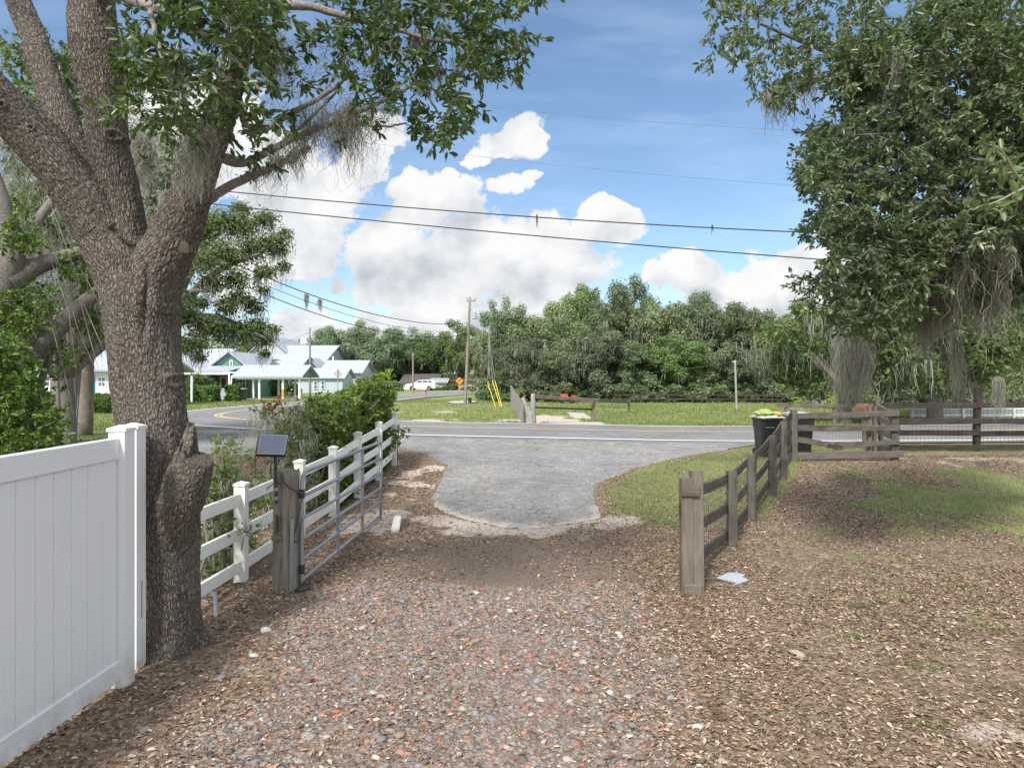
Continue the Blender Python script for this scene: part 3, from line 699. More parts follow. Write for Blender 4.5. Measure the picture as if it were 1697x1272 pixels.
def rocks(name, x, y, size, mat, rng, sink=.3, zfun=None):
    bm = bmesh.new(); bmesh.ops.create_icosphere(bm, subdivisions=1, radius=1); bv = np.array([v.co[:] for v in bm.verts]); bf = np.array([[v.index for v in f.verts] for f in bm.faces]); bm.free()
    n = len(x); V = bv[None] * (1 + rng.uniform(-.28, .22, (n, len(bv), 1)))
    sc = np.stack([np.ones(n), rng.uniform(.6, .95, n), rng.uniform(.22, .45, n)], 1) * size[:, None]; V = V * sc[:, None]
    a = rng.random(n) * 6.283; c, s = np.cos(a)[:, None], np.sin(a)[:, None]; tl = rng.normal(0, .15, n)[:, None]
    X = V[:, :, 0] * c - V[:, :, 1] * s; Y = V[:, :, 0] * s + V[:, :, 1] * c; Z = V[:, :, 2] + X * tl
    z = (zfun or gtop)(x, y) + sc[:, 2] * (1 - 2 * sink) * .6
    V = np.stack([X + x[:, None], Y + y[:, None], Z + z[:, None]], 2).reshape(-1, 3)
    Fc = (bf[None] + (np.arange(n) * len(bv))[:, None, None]).reshape(-1, 3)
    return mesh_np(name, V, Fc, mat, None, False)
def gravel():
    r = np.random.default_rng(5); N = N_GRAVEL
    x, y = scatter(N, -2.9, 2.3, 2.2, 8.2, r, 1.15); g, s, d, gr = zones(x, y)
    keep = r.random(N) < np.clip(gr * 1.05 - .35 * d, .02, 1) * (.4 + .9 * fbm(x * 2, y * 2, s=81)); x, y = x[keep], y[keep]; n = len(x)
    size = np.clip(r.lognormal(math.log(.0115), .55, n), .004, .052)
    t = NT('crushed_brick_and_stone'); p = t.pos()
    col = t.ramp(t.island(), [(0, (.10, .085, .072)), (.16, (.19, .16, .135)), (.32, (.28, .245, .21)), (.46, (.25, .25, .265)), (.58, (.17, .175, .20)), (.67, (.33, .125, .085)), (.755, (.38, .185, .13)), (.84, (.26, .19, .15)), (.93, (.42, .37, .315)), (.984, (.58, .55, .50))], 'CONSTANT')
    n_ = t.noise(p, 60, 4); col = t.mix(t.math('MULTIPLY', n_, .55), col, (.20, .165, .14))
    m = t.done(t.pbr(col, .88, .25, 0, t.bump(n_, .004)))
    tag(rocks('gravel', x, y, size, m, r, .42), 'crushed brick and slate gravel of the drive', 'gravel', None, 'stuff')
def grass_blades(name, x, y, h, w, mat, rng, label, zf=gtop, tint=None):
    n = len(x); z = zf(x, y) - .004; an = rng.random(n) * 6.283; ln = rng.uniform(.1, .55, n); 
    sx, sy = np.cos(an), np.sin(an); b = np.stack([x, y, z], 1); s = np.stack([-sy, sx, np.zeros(n)], 1) * (w / 2)[:, None]
    tip = b + np.stack([sx * ln * h, sy * ln * h, h], 1)
    V = np.stack([b - s, b + s, tip], 1).reshape(-1, 3)
    o = mesh_np(name, V, np.arange(n * 3).reshape(n, 3), mat, None, False, {'tint': np.repeat(np.full(n, .5) if tint is None else tint, 3)})
    tag(o, label, 'grass', None, 'stuff')
M['grass'] = m_leaf('grass_blades', [(0, (.095, .12, .042)), (.5, (.18, .205, .078)), (.8, (.27, .285, .125)), (1, (.42, .37, .22))], .6, .2, .25, tw=.55)
M['field_grass'] = m_leaf('field_grass_blades', [(0, (.10, .135, .042)), (.5, (.19, .235, .075)), (.85, (.28, .305, .12)), (1, (.40, .37, .22))], .6, .2, .3, tw=.6)
def grasses():
    r = np.random.default_rng(9)
    N = 150000; x, y = scatter(N, 1.0, 16, 8.0, 23.5, r, 1.0); g, s, d, gr = zones(x, y); cl_ = fbm(x * 5, y * 5, s=91, o=2)
    keep = (r.random(N) < g * 1.1 * (cl_ * 1.6)) & (g > .12) & ~inpoly(x, y, ap_np) & (road_dist(x, y) > 3.7); x, y = x[keep], y[keep]; n = len(x)
    grass_blades('verge_grass', x, y, r.uniform(.025, .075, n), r.uniform(.006, .013, n), M['grass'], r, 'short patchy grass between the drive, the dark fence and the yard', tint=np.clip(fbm(x * .8, y * .8, s=95) + .22 * (x > fence_x(y)), 0, 1))
    # tufts and small weeds nearer the camera
    c = [(1.9, 11.0), (2.6, 10.6), (3.3, 5.6), (4.5, 6.4), (5.0, 7.6), (2.8, 4.6), (5.9, 8.4), (4.0, 8.2), (3.6, 7.0), (6.3, 7.2), (4.7, 5.2), (3.1, 6.2), (5.4, 6.0), (2.2, 9.9), (6.6, 9.3), (4.2, 4.3)]
    X, Y = [], []
    for a, b in c:
        k = r.integers(25, 70); X.append(r.normal(a, .09, k)); Y.append(r.normal(b, .07, k))
    X, Y = np.concatenate(X), np.concatenate(Y); n = len(X)
    grass_blades('weed_tufts', X, Y, r.uniform(.02, .06, n), r.uniform(.008, .016, n), M['leaf_ivy'], r, 'small green weeds coming up through the leaf litter')
    N = 240000; x = r.uniform(-48, 60, N); y = 25.5 + 34 * r.random(N) ** 1.5; rd = road_dist(x, y)
    g, s, d, gr = zones(x, y); cl_ = fbm(x * 1.2, y * .9, s=92, o=3)
    keep = (rd > 3.8) & (r.random(N) < (g - .6 * s) * np.clip(2.2 * cl_ - .25, .1, 1)) & (np.abs(x / y) < .85); x, y = x[keep], y[keep]; n = len(x)
    grass_blades('field_grass', x, y, r.uniform(.06, .15, n), r.uniform(.02, .05, n), M['field_grass'], r, 'mown green field grass beyond the road', tint=np.clip(fbm(x * .16, y * .16, s=96) * 1.6 - .35 + .42 * ((x < 2.5) & (x > -9) & (y < 52)), 0, 1))
    N = 40000; x = r.uniform(-26, -6, N); y = 12 + 16 * r.random(N); g, s, d, gr = zones(x, y); keep = (g > .5); x, y = x[keep], y[keep]; n = len(x)
    grass_blades('lawn_grass', x, y, r.uniform(.03, .07, n), r.uniform(.012, .03, n), M['leaf_clip'], r, 'bright mown lawn behind the two poles', tint=fbm(x, y, s=97))
def sticks():
    r = np.random.default_rng(15); n = 420; x, y = scatter(n, -6, 12, 3.4, 15, r, 1.5); z = gtop(x, y) + .012; an = r.random(n) * 6.283
    keep = ~inpoly(x, y, ap_np); x, y, z, an = x[keep], y[keep], z[keep], an[keep]; n = len(x)
    m = MB()
    for i in range(n):
        L = r.uniform(.05, .30); a = an[i]; b = a + r.normal(0, .4); p = np.array([x[i], y[i], z[i]]); q = p + np.array([math.cos(a), math.sin(a), r.normal(0, .06)]) * L * .5; e = q + np.array([math.cos(b), math.sin(b), r.normal(0, .06)]) * L * .5
        w = r.uniform(.0025, .006); m.tube([p, q, e], [w, w * .8, w * .5], 4, False)
    tag(m.build('fallen_twigs', m_plain('fallen_twig_bark', (.17, .135, .105), .9, .2, 0, .4, 20, 0), None, False, False), 'small fallen twigs among the leaf litter', 'twigs', None, 'stuff')
litter(); gravel(); grasses(); sticks()
# ------------------------------------------------------------------ tall white vinyl fence
def cap(mb, c, w, z):
    mb.box((c[0], c[1], z + .012), (w + .022, w + .022, .024)); mb.box((c[0], c[1], z + .036), (w + .016, w + .016, .024), 0, .15)
def tall_fence():
    p0 = np.array([-2.985, 5.22]); d = np.array([-.055, -1.0]); d /= np.linalg.norm(d); nrm = np.array([-d[1], d[0]])
    t = thing('privacy_fence', 'tall solid white vinyl fence panel beside the big oak', 'fence', (p0[0], p0[1], 0))
    L = 2.42; p1 = p0 + d * L; yaw = math.atan2(d[1], d[0])
    for k, (q, top) in enumerate(((p0, 1.945), (p1, 1.90), (p0 - d * .31 - nrm * .10, 1.94))):
        m = MB(); m.box((q[0], q[1], top / 2 - .1), (.127, .127, top + .2), yaw)
        if k == 2:
            m = MB(); m.box((q[0], q[1], top / 2 - .1), (.127, .127, top + .2), yaw)
        po = m.build('post', M['vinyl'], t)
        if k == 2: po['label'] = 'second post standing close behind, with rail slots'
        c = MB(); cap(c, q, .127, top); c.build('post_cap', M['vinyl'], po)
        if k == 2:
            for zz_ in (.62, 1.1, 1.55):
                s = MB(); s.box((q[0] + nrm[0] * -.066 * -1, q[1], zz_ * .9), (.006, .014, .30), 0); 
                s.build('rail_slot', M['bin_lid'], po) if zz_ == .62 else None
    def rail(name, z0, h, w):
        a = p0 + d * .05; b = p1 - d * .05
        beam(name, (a[0], a[1], z0 + h / 2), (b[0], b[1], z0 + h / 2 - .03), w, h, M['vinyl'], t, ch=.008, n=2)
    rail('top_rail', 1.735, .165, .05); rail('bottom_rail', .055, .165, .05)
    # tongue and groove panel: boards modelled in one sheet
    V, Fc = [], []; nb = 14; wB = (L - .13) / nb; prof = []
    for k in range(nb):
        s0 = .065 + k * wB; prof += [(s0, -.004), (s0 + .008, .012), (s0 + wB - .008, .012), (s0 + wB - .0005, -.004)]
    for s_, o in prof:
        q = p0 + d * s_ + nrm * (o - .004)
        V += [(q[0], q[1], .20), (q[0], q[1], 1.76 - .03 * s_ / L)]
    Fc = [(2 * i, 2 * i + 2, 2 * i + 3, 2 * i + 1) for i in range(len(prof) - 1)]
    mesh_np('panel', V, Fc, M['vinyl'], t)
tall_fence()

# ------------------------------------------------------------------ white three rail vinyl fence
def rail_fence():
    xl = lambda y: -3.13 + .0506 * (y - 7.89)
    ysn = [6.05, 7.89, 9.76, 11.29, 12.76, 14.37, 15.8]
    tops = [1.16, 1.155, 1.19, 1.23, 1.35, 1.44, 1.57]
    t = thing('rail_fence', 'white three rail vinyl fence along the hedge behind the pipe gate', 'fence', (xl(7.89), 7.89, 0))
    for y, tp in zip(ysn[1:], tops[1:]):
        x = xl(y); g = gt(x, y); m = MB(); m.box((x, y, (tp + g) / 2 - .1), (.127, .127, tp - g + .2 - .03), .05)
        po = m.build('post', M['vinyl_old'], t); c = MB(); cap(c, (x, y), .127, tp - .045); c.build('post_cap', M['vinyl_old'], po)
    for i in range(len(ysn) - 1):
        for dz in (.20, .59, .97):
            a = (xl(ysn[i]) + .0, ysn[i] + .03, tops[i] - dz); b = (xl(ysn[i + 1]), ysn[i + 1] - .03, tops[i + 1] - dz)
            beam('rail', a, b, .038, .14, M['vinyl_old'], t, ch=.006, n=2)
    m = MB(); m.bar((-2.93, 6.75, -.05), (-2.93, 6.75, .20), .03, .03); m.bar((-2.945, 6.75, .2), (-2.945, 6.75, .24), .05, .02); o = m.build('drop_rod', M['bin_lid'], t)
rail_fence()

# ------------------------------------------------------------------ gate post, solar panel, pipe gate
gp = np.array([-2.52, 7.62, 0.0])
def gate_post():
    t = thing('gate_post', 'thick split grey wooden post carrying the pipe gate', 'post', gp)
    g = gt(gp[0], gp[1])
    m = MB(); r0 = np.random.default_rng(4); n = 26; V = []
    zs = np.linspace(g - .25, 1.325, 22)
    for z in zs:
        for i in range(n):
            a = 2 * math.pi * i / n; sq = 1 / max(abs(math.cos(a)), abs(math.sin(a))) ** .55
            rr = .128 * sq * (1 + .05 * (fbm(3 * math.cos(a), 3 * math.sin(a), z * .8, s=7) - .5) * 2 + .035 * math.sin(9 * a + 1.5 * z)) * (1.06 - .045 * z)
            crack = .05 * math.exp(-((a - 4.45 - .08 * math.sin(z * 6)) / .10) ** 2) * (.4 + .6 * (.25 < z < 1.25))
            V.append((gp[0] + (rr - crack) * math.cos(a), gp[1] + (rr - crack) * math.sin(a), z + (0.015 * math.sin(5 * a) if z == zs[-1] else 0)))
    Fc = [[j * n + i, j * n + (i + 1) % n, (j + 1) * n + (i + 1) % n, (j + 1) * n + i] for j in range(len(zs) - 1) for i in range(n)]
    Fc.append([(len(zs) - 1) * n + i for i in range(n)])
    t2 = NT('split_gate_post_wood'); c = t2.coord('Object', (22, 22, 1.4)); nn = t2.noise(c, 1, 8, .65); b_ = t2.noise(t2.pos(), 4, 4)
    col = t2.ramp(nn, [(.28, (.08, .07, .057)), (.5, (.21, .19, .157)), (.75, (.33, .305, .26))]); col = t2.mix(t2.ramp(b_, [(.5, (0,) * 3), (.7, (.4,) * 3)]), col, (.15, .145, .09))
    mat = t2.done(t2.pbr(col, .9, .2, 0, t2.bump(nn, .015)))
    o = mesh_np('post_body', V, Fc, mat, t, True)
    s = MB(); s.bar((gp[0] + .10, gp[1] - .135, g - .05), (gp[0] + .115, gp[1] - .145, .80), .035, .03, up=(0, 1, 0)); s.build('batten', M['galv'], t)
    s = MB(); s.box((gp[0] - .055, gp[1] - .15, .60), (.11, .03, .055)); s.build('cleat', M['gate_wood'], t)
    s = MB()
    for k in range(9): s.lathe((gp[0] - .05 + .008 * (k % 2), gp[1] - .158, .66 + k * .022), [(.012, 0), (.02, .008), (.012, .016)], 8)
    s.build('chain', M['steel_dark'], t)
    s = MB(); s.tube(spline([(gp[0] - .02, gp[1] - .13, 1.27), (gp[0] + .03, gp[1] - .14, 1.20), (gp[0] + .09, gp[1] - .12, 1.14), (gp[0] + .20, gp[1] - .05, 1.06)], 12), .007, 6)
    s.tube(spline([(gp[0] + .20, gp[1] - .05, 1.06), (gp[0] + .17, gp[1] - .06, .9), (gp[0] + .12, gp[1] - .1, .6), (gp[0] + .16, gp[1] - .1, .55), (gp[0] + .2, gp[1] - .05, .8)], 16), .005, 6)
    s.build('cable', M['steel_dark'], t)
    # solar panel on its pole
    s = thing('solar_panel', 'small tilted solar panel on a dark pole fixed to the gate post', 'solar panel', (gp[0] - .045, gp[1] - .15, 1.0))
    px_, py_ = gp[0] - .055, gp[1] - .165
    q = MB(); q.tube([(px_, py_, .98), (px_ - .01, py_, 1.52)], .017, 10); q.build('pole', M['steel_dark'], s)
    for z_ in (1.02, 1.12): q = MB(); q.tube([(px_, py_, z_), (px_, py_, z_ + .035)], .024, 10); q.build('clamp', M['galv'], s)
    c = np.array([px_ - .035, py_ - .01, 1.625]); ex = np.array([.97, .17, -.045]); ex /= np.linalg.norm(ex)
    ey = np.array([-.22, .66, .70]); ey -= ex * ey.dot(ex); ey /= np.linalg.norm(ey); ez = np.cross(ex, ey)
    def slab(w, h, th, off, mat, name, par):
        V = [c + ex * a * w / 2 + ey * b * h / 2 + ez * (off + th * k) for k in (0, 1) for a, b in ((-1, -1), (1, -1), (1, 1), (-1, 1))]
        mb = MB().add(V, [(3, 2, 1, 0), (4, 5, 6, 7), (0, 1, 5, 4), (1, 2, 6, 5), (2, 3, 7, 6), (3, 0, 4, 7)]); return mb.build(name, mat, par)
    slab(.30, .29, .03, -.03, M['black'], 'frame', s); slab(.288, .278, .004, .0, M['galv'], 'rim', s)
    cellm = m_plain('solar_cells', (.10, .13, .22), .12, .7, 0, .3, 8, 0)
    mb = MB()
    for i in range(9):
        for j in range(5):
            w, h = .262 / 9, .25 / 5; a0 = -.131 + i * w + .002; b0 = -.125 + j * h + .002
            V = [c + ex * a + ey * b + ez * .0055 for a, b in ((a0, b0), (a0 + w - .004, b0), (a0 + w - .004, b0 + h - .004), (a0, b0 + h - .004))]
            mb.add(V, [(0, 1, 2, 3)])
    o = mb.build('cells', cellm, s, fixn=False)
    q = MB(); q.tube(spline([(px_, py_, 1.5), (px_ - .06, py_ - .02, 1.36), (px_ - .02, py_ - .03, 1.25), (px_ + .06, py_, 1.18)], 14), .005, 6); q.build('lead', M['wire'], s)
gate_post()
def pipe_gate():
    a = np.array([-2.345, 7.62]); b = np.array([-2.135, 11.10]); d = (b - a) / np.linalg.norm(b - a); L = np.linalg.norm(b - a)
    t = thing('pipe_gate', 'galvanised tube farm gate swung open along the white fence', 'gate', (a[0], a[1], 0))
    zt = lambda s: 1.29 + .02 * s / L; zb = lambda s: .085 + .0 * s
    q = lambda s, z: (a[0] + d[0] * s, a[1] + d[1] * s, z)
    fr = spline([q(.0, .06), q(0, .3), q(0, .9), q(.0, 1.13), q(.05, 1.25), q(.17, zt(.17)), q(.6, zt(.6)), q(L * .6, zt(2)), q(L - .02, zt(L) + .0)], 46)
    m = MB(); m.tube(fr, .023, 10); m.build('frame', M['galv'], t, True)
    zsr = [.10, .33, .55, .78, 1.03]
    for z in zsr:
        m = MB(); m.tube([q(0.0, z), q(L, z + .015)], .021, 10); m.build('rail', M['galv'], t, True)
    for s in (1.27, 2.42):
        m = MB(); m.bar(q(s, .10), q(s, zt(s)), .035, .05, up=(d[0], d[1], 0)); m.build('upright', M['galv'], t)
    m = MB(); m.tube([q(L, .03), q(L, zt(L) + .005)], .022, 10); m.build('end_tube', M['galv'], t, True)
    for z in (.22, 1.06):
        m = MB(); m.tube([(gp[0] + .08, gp[1] - .03, z), q(0, z)], .014, 8); m.tube([q(0, z - .05), q(0, z + .05)], .032, 10); m.build('hinge', M['steel_dark'], t)
pipe_gate()

# ------------------------------------------------------------------ dark board fence on the right, double gate post, turned back panel
def wire_mesh(name, p0, p1, z0a, z1a, z0b, z1b, parent, sx=.10, sz=.10, r=.0022):
    p0, p1 = np.array(p0, float), np.array(p1, float); L = np.linalg.norm(p1 - p0); m = MB(); n = int(L / sx)
    for i in range(n + 1):
        f = i / n; p = p0 + (p1 - p0) * f; m.tube([(p[0], p[1], z0a + (z0b - z0a) * f), (p[0], p[1], z1a + (z1b - z1a) * f)], r, 3, False)
    k = int((z1a - z0a) / sz)
    for j in range(k + 1):
        f = j / k; m.tube([(p0[0], p0[1], z0a + (z1a - z0a) * f), (p1[0], p1[1], z0b + (z1b - z0b) * f)], r, 3, False)
    return m.build(name, M['mesh_wire'], parent, fixn=False)
def board_fence():
    t2 = thing('gate_post', 'doubled square timber post with top and bottom cleats at the drive', 'post', (1.97, 7.5, 0))
    g = gt(1.97, 7.5)
    beam('post', (1.915, 7.48, g - .3), (1.905, 7.48, 1.255), .125, .125, M['gate_wood'], t2, wob=.003, n=8)
    beam('post', (2.035, 7.50, g - .3), (2.025, 7.50, 1.335), .125, .135, M['gate_wood'], t2, wob=.003, n=8)
    beam('cleat', (1.84, 7.40, 1.13), (2.035, 7.405, 1.13), .03, .125, M['gate_wood'], t2, n=2)
    beam('cleat', (1.865, 7.40, .055), (2.055, 7.405, .055), .03, .12, M['gate_wood'], t2, n=2)
    m = MB(); m.tube([(1.845, 7.47, .98), (1.83, 7.47, .93)], .012, 8); m.bar((1.84, 7.45, .85), (1.84, 7.45, .98), .03, .02); m.build('latch', M['steel_dark'], t2)
    t = thing('board_fence', 'weathered dark board and wire fence dipping along the litter from the drive', 'fence', (2.1, 7.7, 0))
    ysn = [7.62, 9.53, 10.98, 13.05, 14.5, 16.2]; tops = [1.16, 1.035, 1.10, 1.225, 1.41, 1.577]
    for y, tp in list(zip(ysn, tops))[1:-1]:
        x = fence_x(y); beam('post', (x, y, gt(x, y) - .2), (x + RNG.normal(0, .012), y + RNG.normal(0, .012), tp + .02), .125, .115, M['fence_wood'], t, wob=.004, n=7)
    x, y = fence_x(16.2), 16.2; beam('corner_post', (x, y, gt(x, y) - .2), (x, y, 1.60), .13, .13, M['fence_wood'], t, wob=.004, n=7)
    off = np.array([-.45, .83]) * 0
    for i in range(5):
        for k, (dz, dz2) in enumerate(((.10, .10), (.50, .46), (.88, .84))):
            pa = np.array([fence_x(ysn[i]) - .075 * .88, ysn[i] + .075 * .48, tops[i] - (dz if i else dz)]); pb = np.array([fence_x(ysn[i + 1]) - .075 * .88, ysn[i + 1] + .075 * .48, tops[i + 1] - dz])
            dd_ = (pb - pa) / np.linalg.norm(pb - pa)
            beam('board', pa - dd_ * .04 * (i > 0), pb + dd_ * .03, .028, .135, M['fence_wood'], t, wob=.005, n=9, sag=[.02, .03, .03, .03, .01][i])
    for i in range(5):
        wire_mesh('wire_mesh', (fence_x(ysn[i]) - .045, ysn[i] + .02), (fence_x(ysn[i + 1]) - .045, ysn[i + 1] + .02), gt(fence_x(ysn[i]), ysn[i]) + .01, tops[i] - .03, gt(fence_x(ysn[i + 1]), ysn[i + 1]) + .01, tops[i + 1] - .03, t)
    m = MB()
    for i in range(5): m.tube(spline([(fence_x(ysn[i]) + .07, ysn[i], tops[i] - .08), (fence_x((ysn[i] + ysn[i + 1]) / 2) + .05, (ysn[i] + ysn[i + 1]) / 2, (tops[i] + tops[i + 1]) / 2 - .13), (fence_x(ysn[i + 1]) + .07, ysn[i + 1], tops[i + 1] - .08)], 8), .004, 5)
    m.build('slack_wire', M['mesh_wire'], t)
    # panel facing the camera
    g2 = gt(8.0, 16.2)
    xa, xb = 6.76, 9.16
    t3 = thing('board_fence', 'four board fence panel with a broken third board, facing the yard', 'fence', (xa, 16.2, g2))
    zt = lambda py: EYE - (py - HZ) * 16.15 / F
    beam('end_post', (9.10, 16.24, g2 - .2), (9.10, 16.24, zt(687)), .16, .10, M['fence_wood'], t3, wob=.004)
    for k, (ya, yb, h) in enumerate(((689.5, 684.5, 9.5), (709, 709.5, 10), (0, 0, 10), (755, 752, 11))):
        hh = h * 16.15 / F
        if k == 2:
            beam('board', (xa, 16.15, zt(728)), (7.62, 16.14, zt(738.5)), .03, .13, M['fence_wood'], t3, wob=.006, label='broken board hanging askew')
            beam('board', (7.60, 16.13, zt(740)), (xb, 16.15, zt(731.5)), .03, .13, M['fence_wood'], t3, wob=.006)
            m = MB(); m.bar((7.45, 16.115, zt(738.5)), (7.80, 16.115, zt(741)), .02, .10); m.build('splinter', M['black_wood'], t3)
        else: beam('board', (xa, 16.15, zt(ya)), (xb + .03 * k, 16.15, zt(yb)), .03, hh, M['fence_wood'], t3, wob=.006, n=8)
    wire_mesh('wire_mesh', (xa, 16.18), (9.1, 16.18), g2 + .01, 1.50, g2 + .01, 1.50, t3, .055, .10, .0022)
    # braced gate swung back from the far post
    t4 = thing('wood_gate', 'grey plank gate seen end on behind the end of the board panel', 'gate', (9.3, 18.2, g2))
    A = np.array([9.62, 18.0]); B = np.array([9.22, 16.45])
    for z, pa, pb in ((1.62, 673, 689), (1.28, 692, 706), (.98, 713, 725), (.6, 740, 748)):
        za = EYE - (pa - HZ) * 18 / F; zb = EYE - (pb - HZ) * 16.45 / F
        beam('board', (A[0], A[1], za), (B[0], B[1], zb), .03, .15, M['gate_wood'], t4, wob=.004)
    for px_ in (1440, 1449, 1459):
        Y = 17.9; X = (px_ - CX) * Y / F; beam('upright', (X, Y, gt(X, Y) - .1), (X + .01, Y, EYE - (672 - HZ) * Y / F), .09, .12, M['gate_wood'], t4, wob=.004)
    for z in (.62, .95, 1.42): m = MB(); m.box((9.30, 17.8, z), (.10, .10, .10)); m.build('hinge_block', M['black_wood'], t4)
    # long run behind, to the right
    Y = 17.95; x0, x1 = 9.75, 21.0; g3 = gt(12, Y)
    t5 = thing('board_fence', 'long dark four board fence on the yard edge under the mossy oak', 'fence', (x0, Y, g3))
    for X in (12.25, 14.85, 17.4, 20.0): beam('post', (X, Y + .06, g3 - .2), (X + .03, Y + .06, 1.66 if X > 13 else 2.08), .14, .14, M['black_wood'], t5, wob=.004, n=7)
    xsn = [x0, 12.25, 14.85, 17.4, 20.0, 21.2]
    for z in (1.63, 1.23, .91, .53):
        for i in range(5): beam('board', (xsn[i], Y - .03, z + RNG.normal(0, .012)), (xsn[i + 1] + .02, Y - .03, z + RNG.normal(0, .012)), .03, .145, M['black_wood'], t5, wob=.004)
    wire_mesh('wire_mesh', (x0, Y), (x1, Y), g3, 1.6, g3, 1.6, t5, .11, .15, .003)
    m = MB(); m.tube([(9.72, Y - .1, .72), (10.1, Y - .12, .90)], .012, 6); m.build('latch_bar', M['steel_dark'], t5)
board_fence()

# ------------------------------------------------------------------ bins, mailbox, small things on the ground
def bin_(name, label, X, Y, rz, lid_open):
    z = gt(X, Y); t = thing(name, label, 'wheeled bin', (X, Y, z)); co_, si_ = math.cos(rz), math.sin(rz)
    Tm = lambda p: (X + co_ * p[0] - si_ * p[1], Y + si_ * p[0] + co_ * p[1], z + p[2])
    b = MB(); w0, w1, d0, d1, H = .46, .60, .52, .70, .98; rings = []
    lv = [(0.02, w0, d0), (.30, w0 + .045, d0 + .05), (.72, w0 + .10, d0 + .13), (.74, w0 + .13, d0 + .16), (.90, w1 - .015, d1 - .02), (.92, w1 + .03, d1 + .03), (H, w1 + .03, d1 + .03)]
    for zz_, w, dd_ in lv:
        for k in range(20):
            a = 2 * math.pi * (k + .5) / 20; c, s = math.cos(a), math.sin(a); e = 2 / 7
            rings.append(Tm((math.copysign(abs(c) ** e, c) * w / 2, math.copysign(abs(s) ** e, s) * dd_ / 2, zz_)))
    fs = [[j * 20 + i, j * 20 + (i + 1) % 20, (j + 1) * 20 + (i + 1) % 20, (j + 1) * 20 + i] for j in range(len(lv) - 1) for i in range(20)] + [list(range(20))[::-1], [(len(lv) - 1) * 20 + i for i in range(20)]]
    b.add(rings, fs); b.build('body', M['bin'], t)
    for s in (-1, 1): m = MB(); m.tube([Tm((s * .22 - .03, .27, .1)), Tm((s * .22 + .03, .27, .1))], .10, 14); m.build('wheel', M['rubber'], t)
    m = MB(); m.tube([Tm((-.24, .40, .93)), Tm((.24, .40, .93))], .016, 8); m.build('handle', M['bin'], t)
    if lid_open:
        m = MB(); V = []
        for i in range(9):
            for j in range(9):
                u, v = i / 8 - .5, j / 8 - .5
                V.append(Tm((u * .64, v * .72 + .02, H + .015 + .055 * (1 - (2 * u) ** 2) * (1 - (2 * v) ** 2) + .01 * (i % 2))))
        m.add(V, [(i * 9 + j, (i + 1) * 9 + j, (i + 1) * 9 + j + 1, i * 9 + j + 1) for i in range(8) for j in range(8)]); m.poly([Tm((-.32, -.36, H - .01)), Tm((.32, -.36, H - .01)), Tm((.32, .38, H - .01)), Tm((-.32, .38, H - .01))], (0, 0, .03))
        m.build('lid', M['stone_w'], t)
    else:
        m = MB(); V = []
        for i in range(13):
            for j in range(9):
                u, v = i / 12 - .5, j / 8 - .5
                V.append(Tm((u * .66, v * .76, H + .01 + .085 * math.cos(u * 2.6) * (1 - .4 * (2 * v) ** 2))))
        m.add(V, [(i * 9 + j, (i + 1) * 9 + j, (i + 1) * 9 + j + 1, i * 9 + j + 1) for i in range(12) for j in range(8)]); m.poly([Tm((-.33, -.38, H - .015)), Tm((.33, -.38, H - .015)), Tm((.33, .38, H - .015)), Tm((-.33, .38, H - .015))], (0, 0, .03))
        m.build('lid', M['bin_lid'], t, True)
    return t, Tm, z
bt, Tm, bz = bin_('wheeled_bin', 'black wheeled bin topped with yellow bags at the corner of the board fence', 6.40, 17.05, .06, True)
def bin_marks():
    # two rows of small white stencilled characters (too small to read) and a dark plate with a white bar
    yf = -.352
    m = MB(); rr = random.Random(2); x = -.20
    for k in range(13):
        w = rr.choice((.008, .012, .014)); 
        if k != 6:
            yy = -(.53 + .13 + .0) / 2 - .011
            m.poly([Tm((x, yy, .735)), Tm((x + w, yy, .735)), Tm((x + w, yy, .760)), Tm((x, yy, .760))], (0, -.004, 0))
        x += w + .006
    m.build('lettering', M['white'], bt)
    m = MB(); m.poly([Tm((-.17, -.312, .40)), Tm((-.05, -.312, .40)), Tm((-.05, -.330, .56)), Tm((-.17, -.330, .56))], (0, -.006, 0)); m.build('plate', M['black'], bt)
    m = MB(); m.poly([Tm((-.17, -.333, .465)), Tm((-.05, -.333, .465)), Tm((-.05, -.336, .480)), Tm((-.17, -.336, .480))], (0, -.004, 0)); m.build('white_bar', M['white'], bt)
    m = MB(); m.poly([Tm((-.22, -.375, .78)), Tm((.22, -.375, .78)), Tm((.24, -.39, .90)), Tm((-.24, -.39, .90))], (0, -.012, 0)); m.build('grip_panel', M['bin'], bt)
bin_marks()
bin_('wheeled_bin', 'closed grey lidded black bin behind the board panel', 7.42, 17.7, .1, False)
def lump(name, label, cat, c, r, mat, seed, smooth=True, sub=3, amp=.25):
    bm = bmesh.new(); bmesh.ops.create_icosphere(bm, subdivisions=sub, radius=1)
    for v in bm.verts:
        p = np.array(v.co[:]); k = 1 + amp * (float(fbm(p[0] * 1.8 + seed, p[1] * 1.8, p[2] * 1.8, s=seed)) - .5) * 2; v.co = Vector((p[0] * r[0] * k, p[1] * r[1] * k, max(p[2], -.6) * r[2] * k))
    me = bpy.data.meshes.new(name); bm.to_mesh(me); bm.free(); me.materials.append(mat)
    if smooth: me.polygons.foreach_set('use_smooth', np.ones(len(me.polygons), bool))
    o = bpy.data.objects.new(name, me); COL.objects.link(o); o.location = c; tag(o, label, cat); return o
lump('rubbish_bag', 'lime yellow rubbish bag piled on the black bin', 'bag', (6.28, 16.98, bz + 1.09), (.22, .20, .10), M['bag_y'], 3, False, 3, .55)
lump('rubbish_bag', 'smaller orange yellow bag on the right of the bin top', 'bag', (6.56, 16.95, bz + 1.06), (.15, .17, .07), M['bag_o'], 5, False, 3, .55)
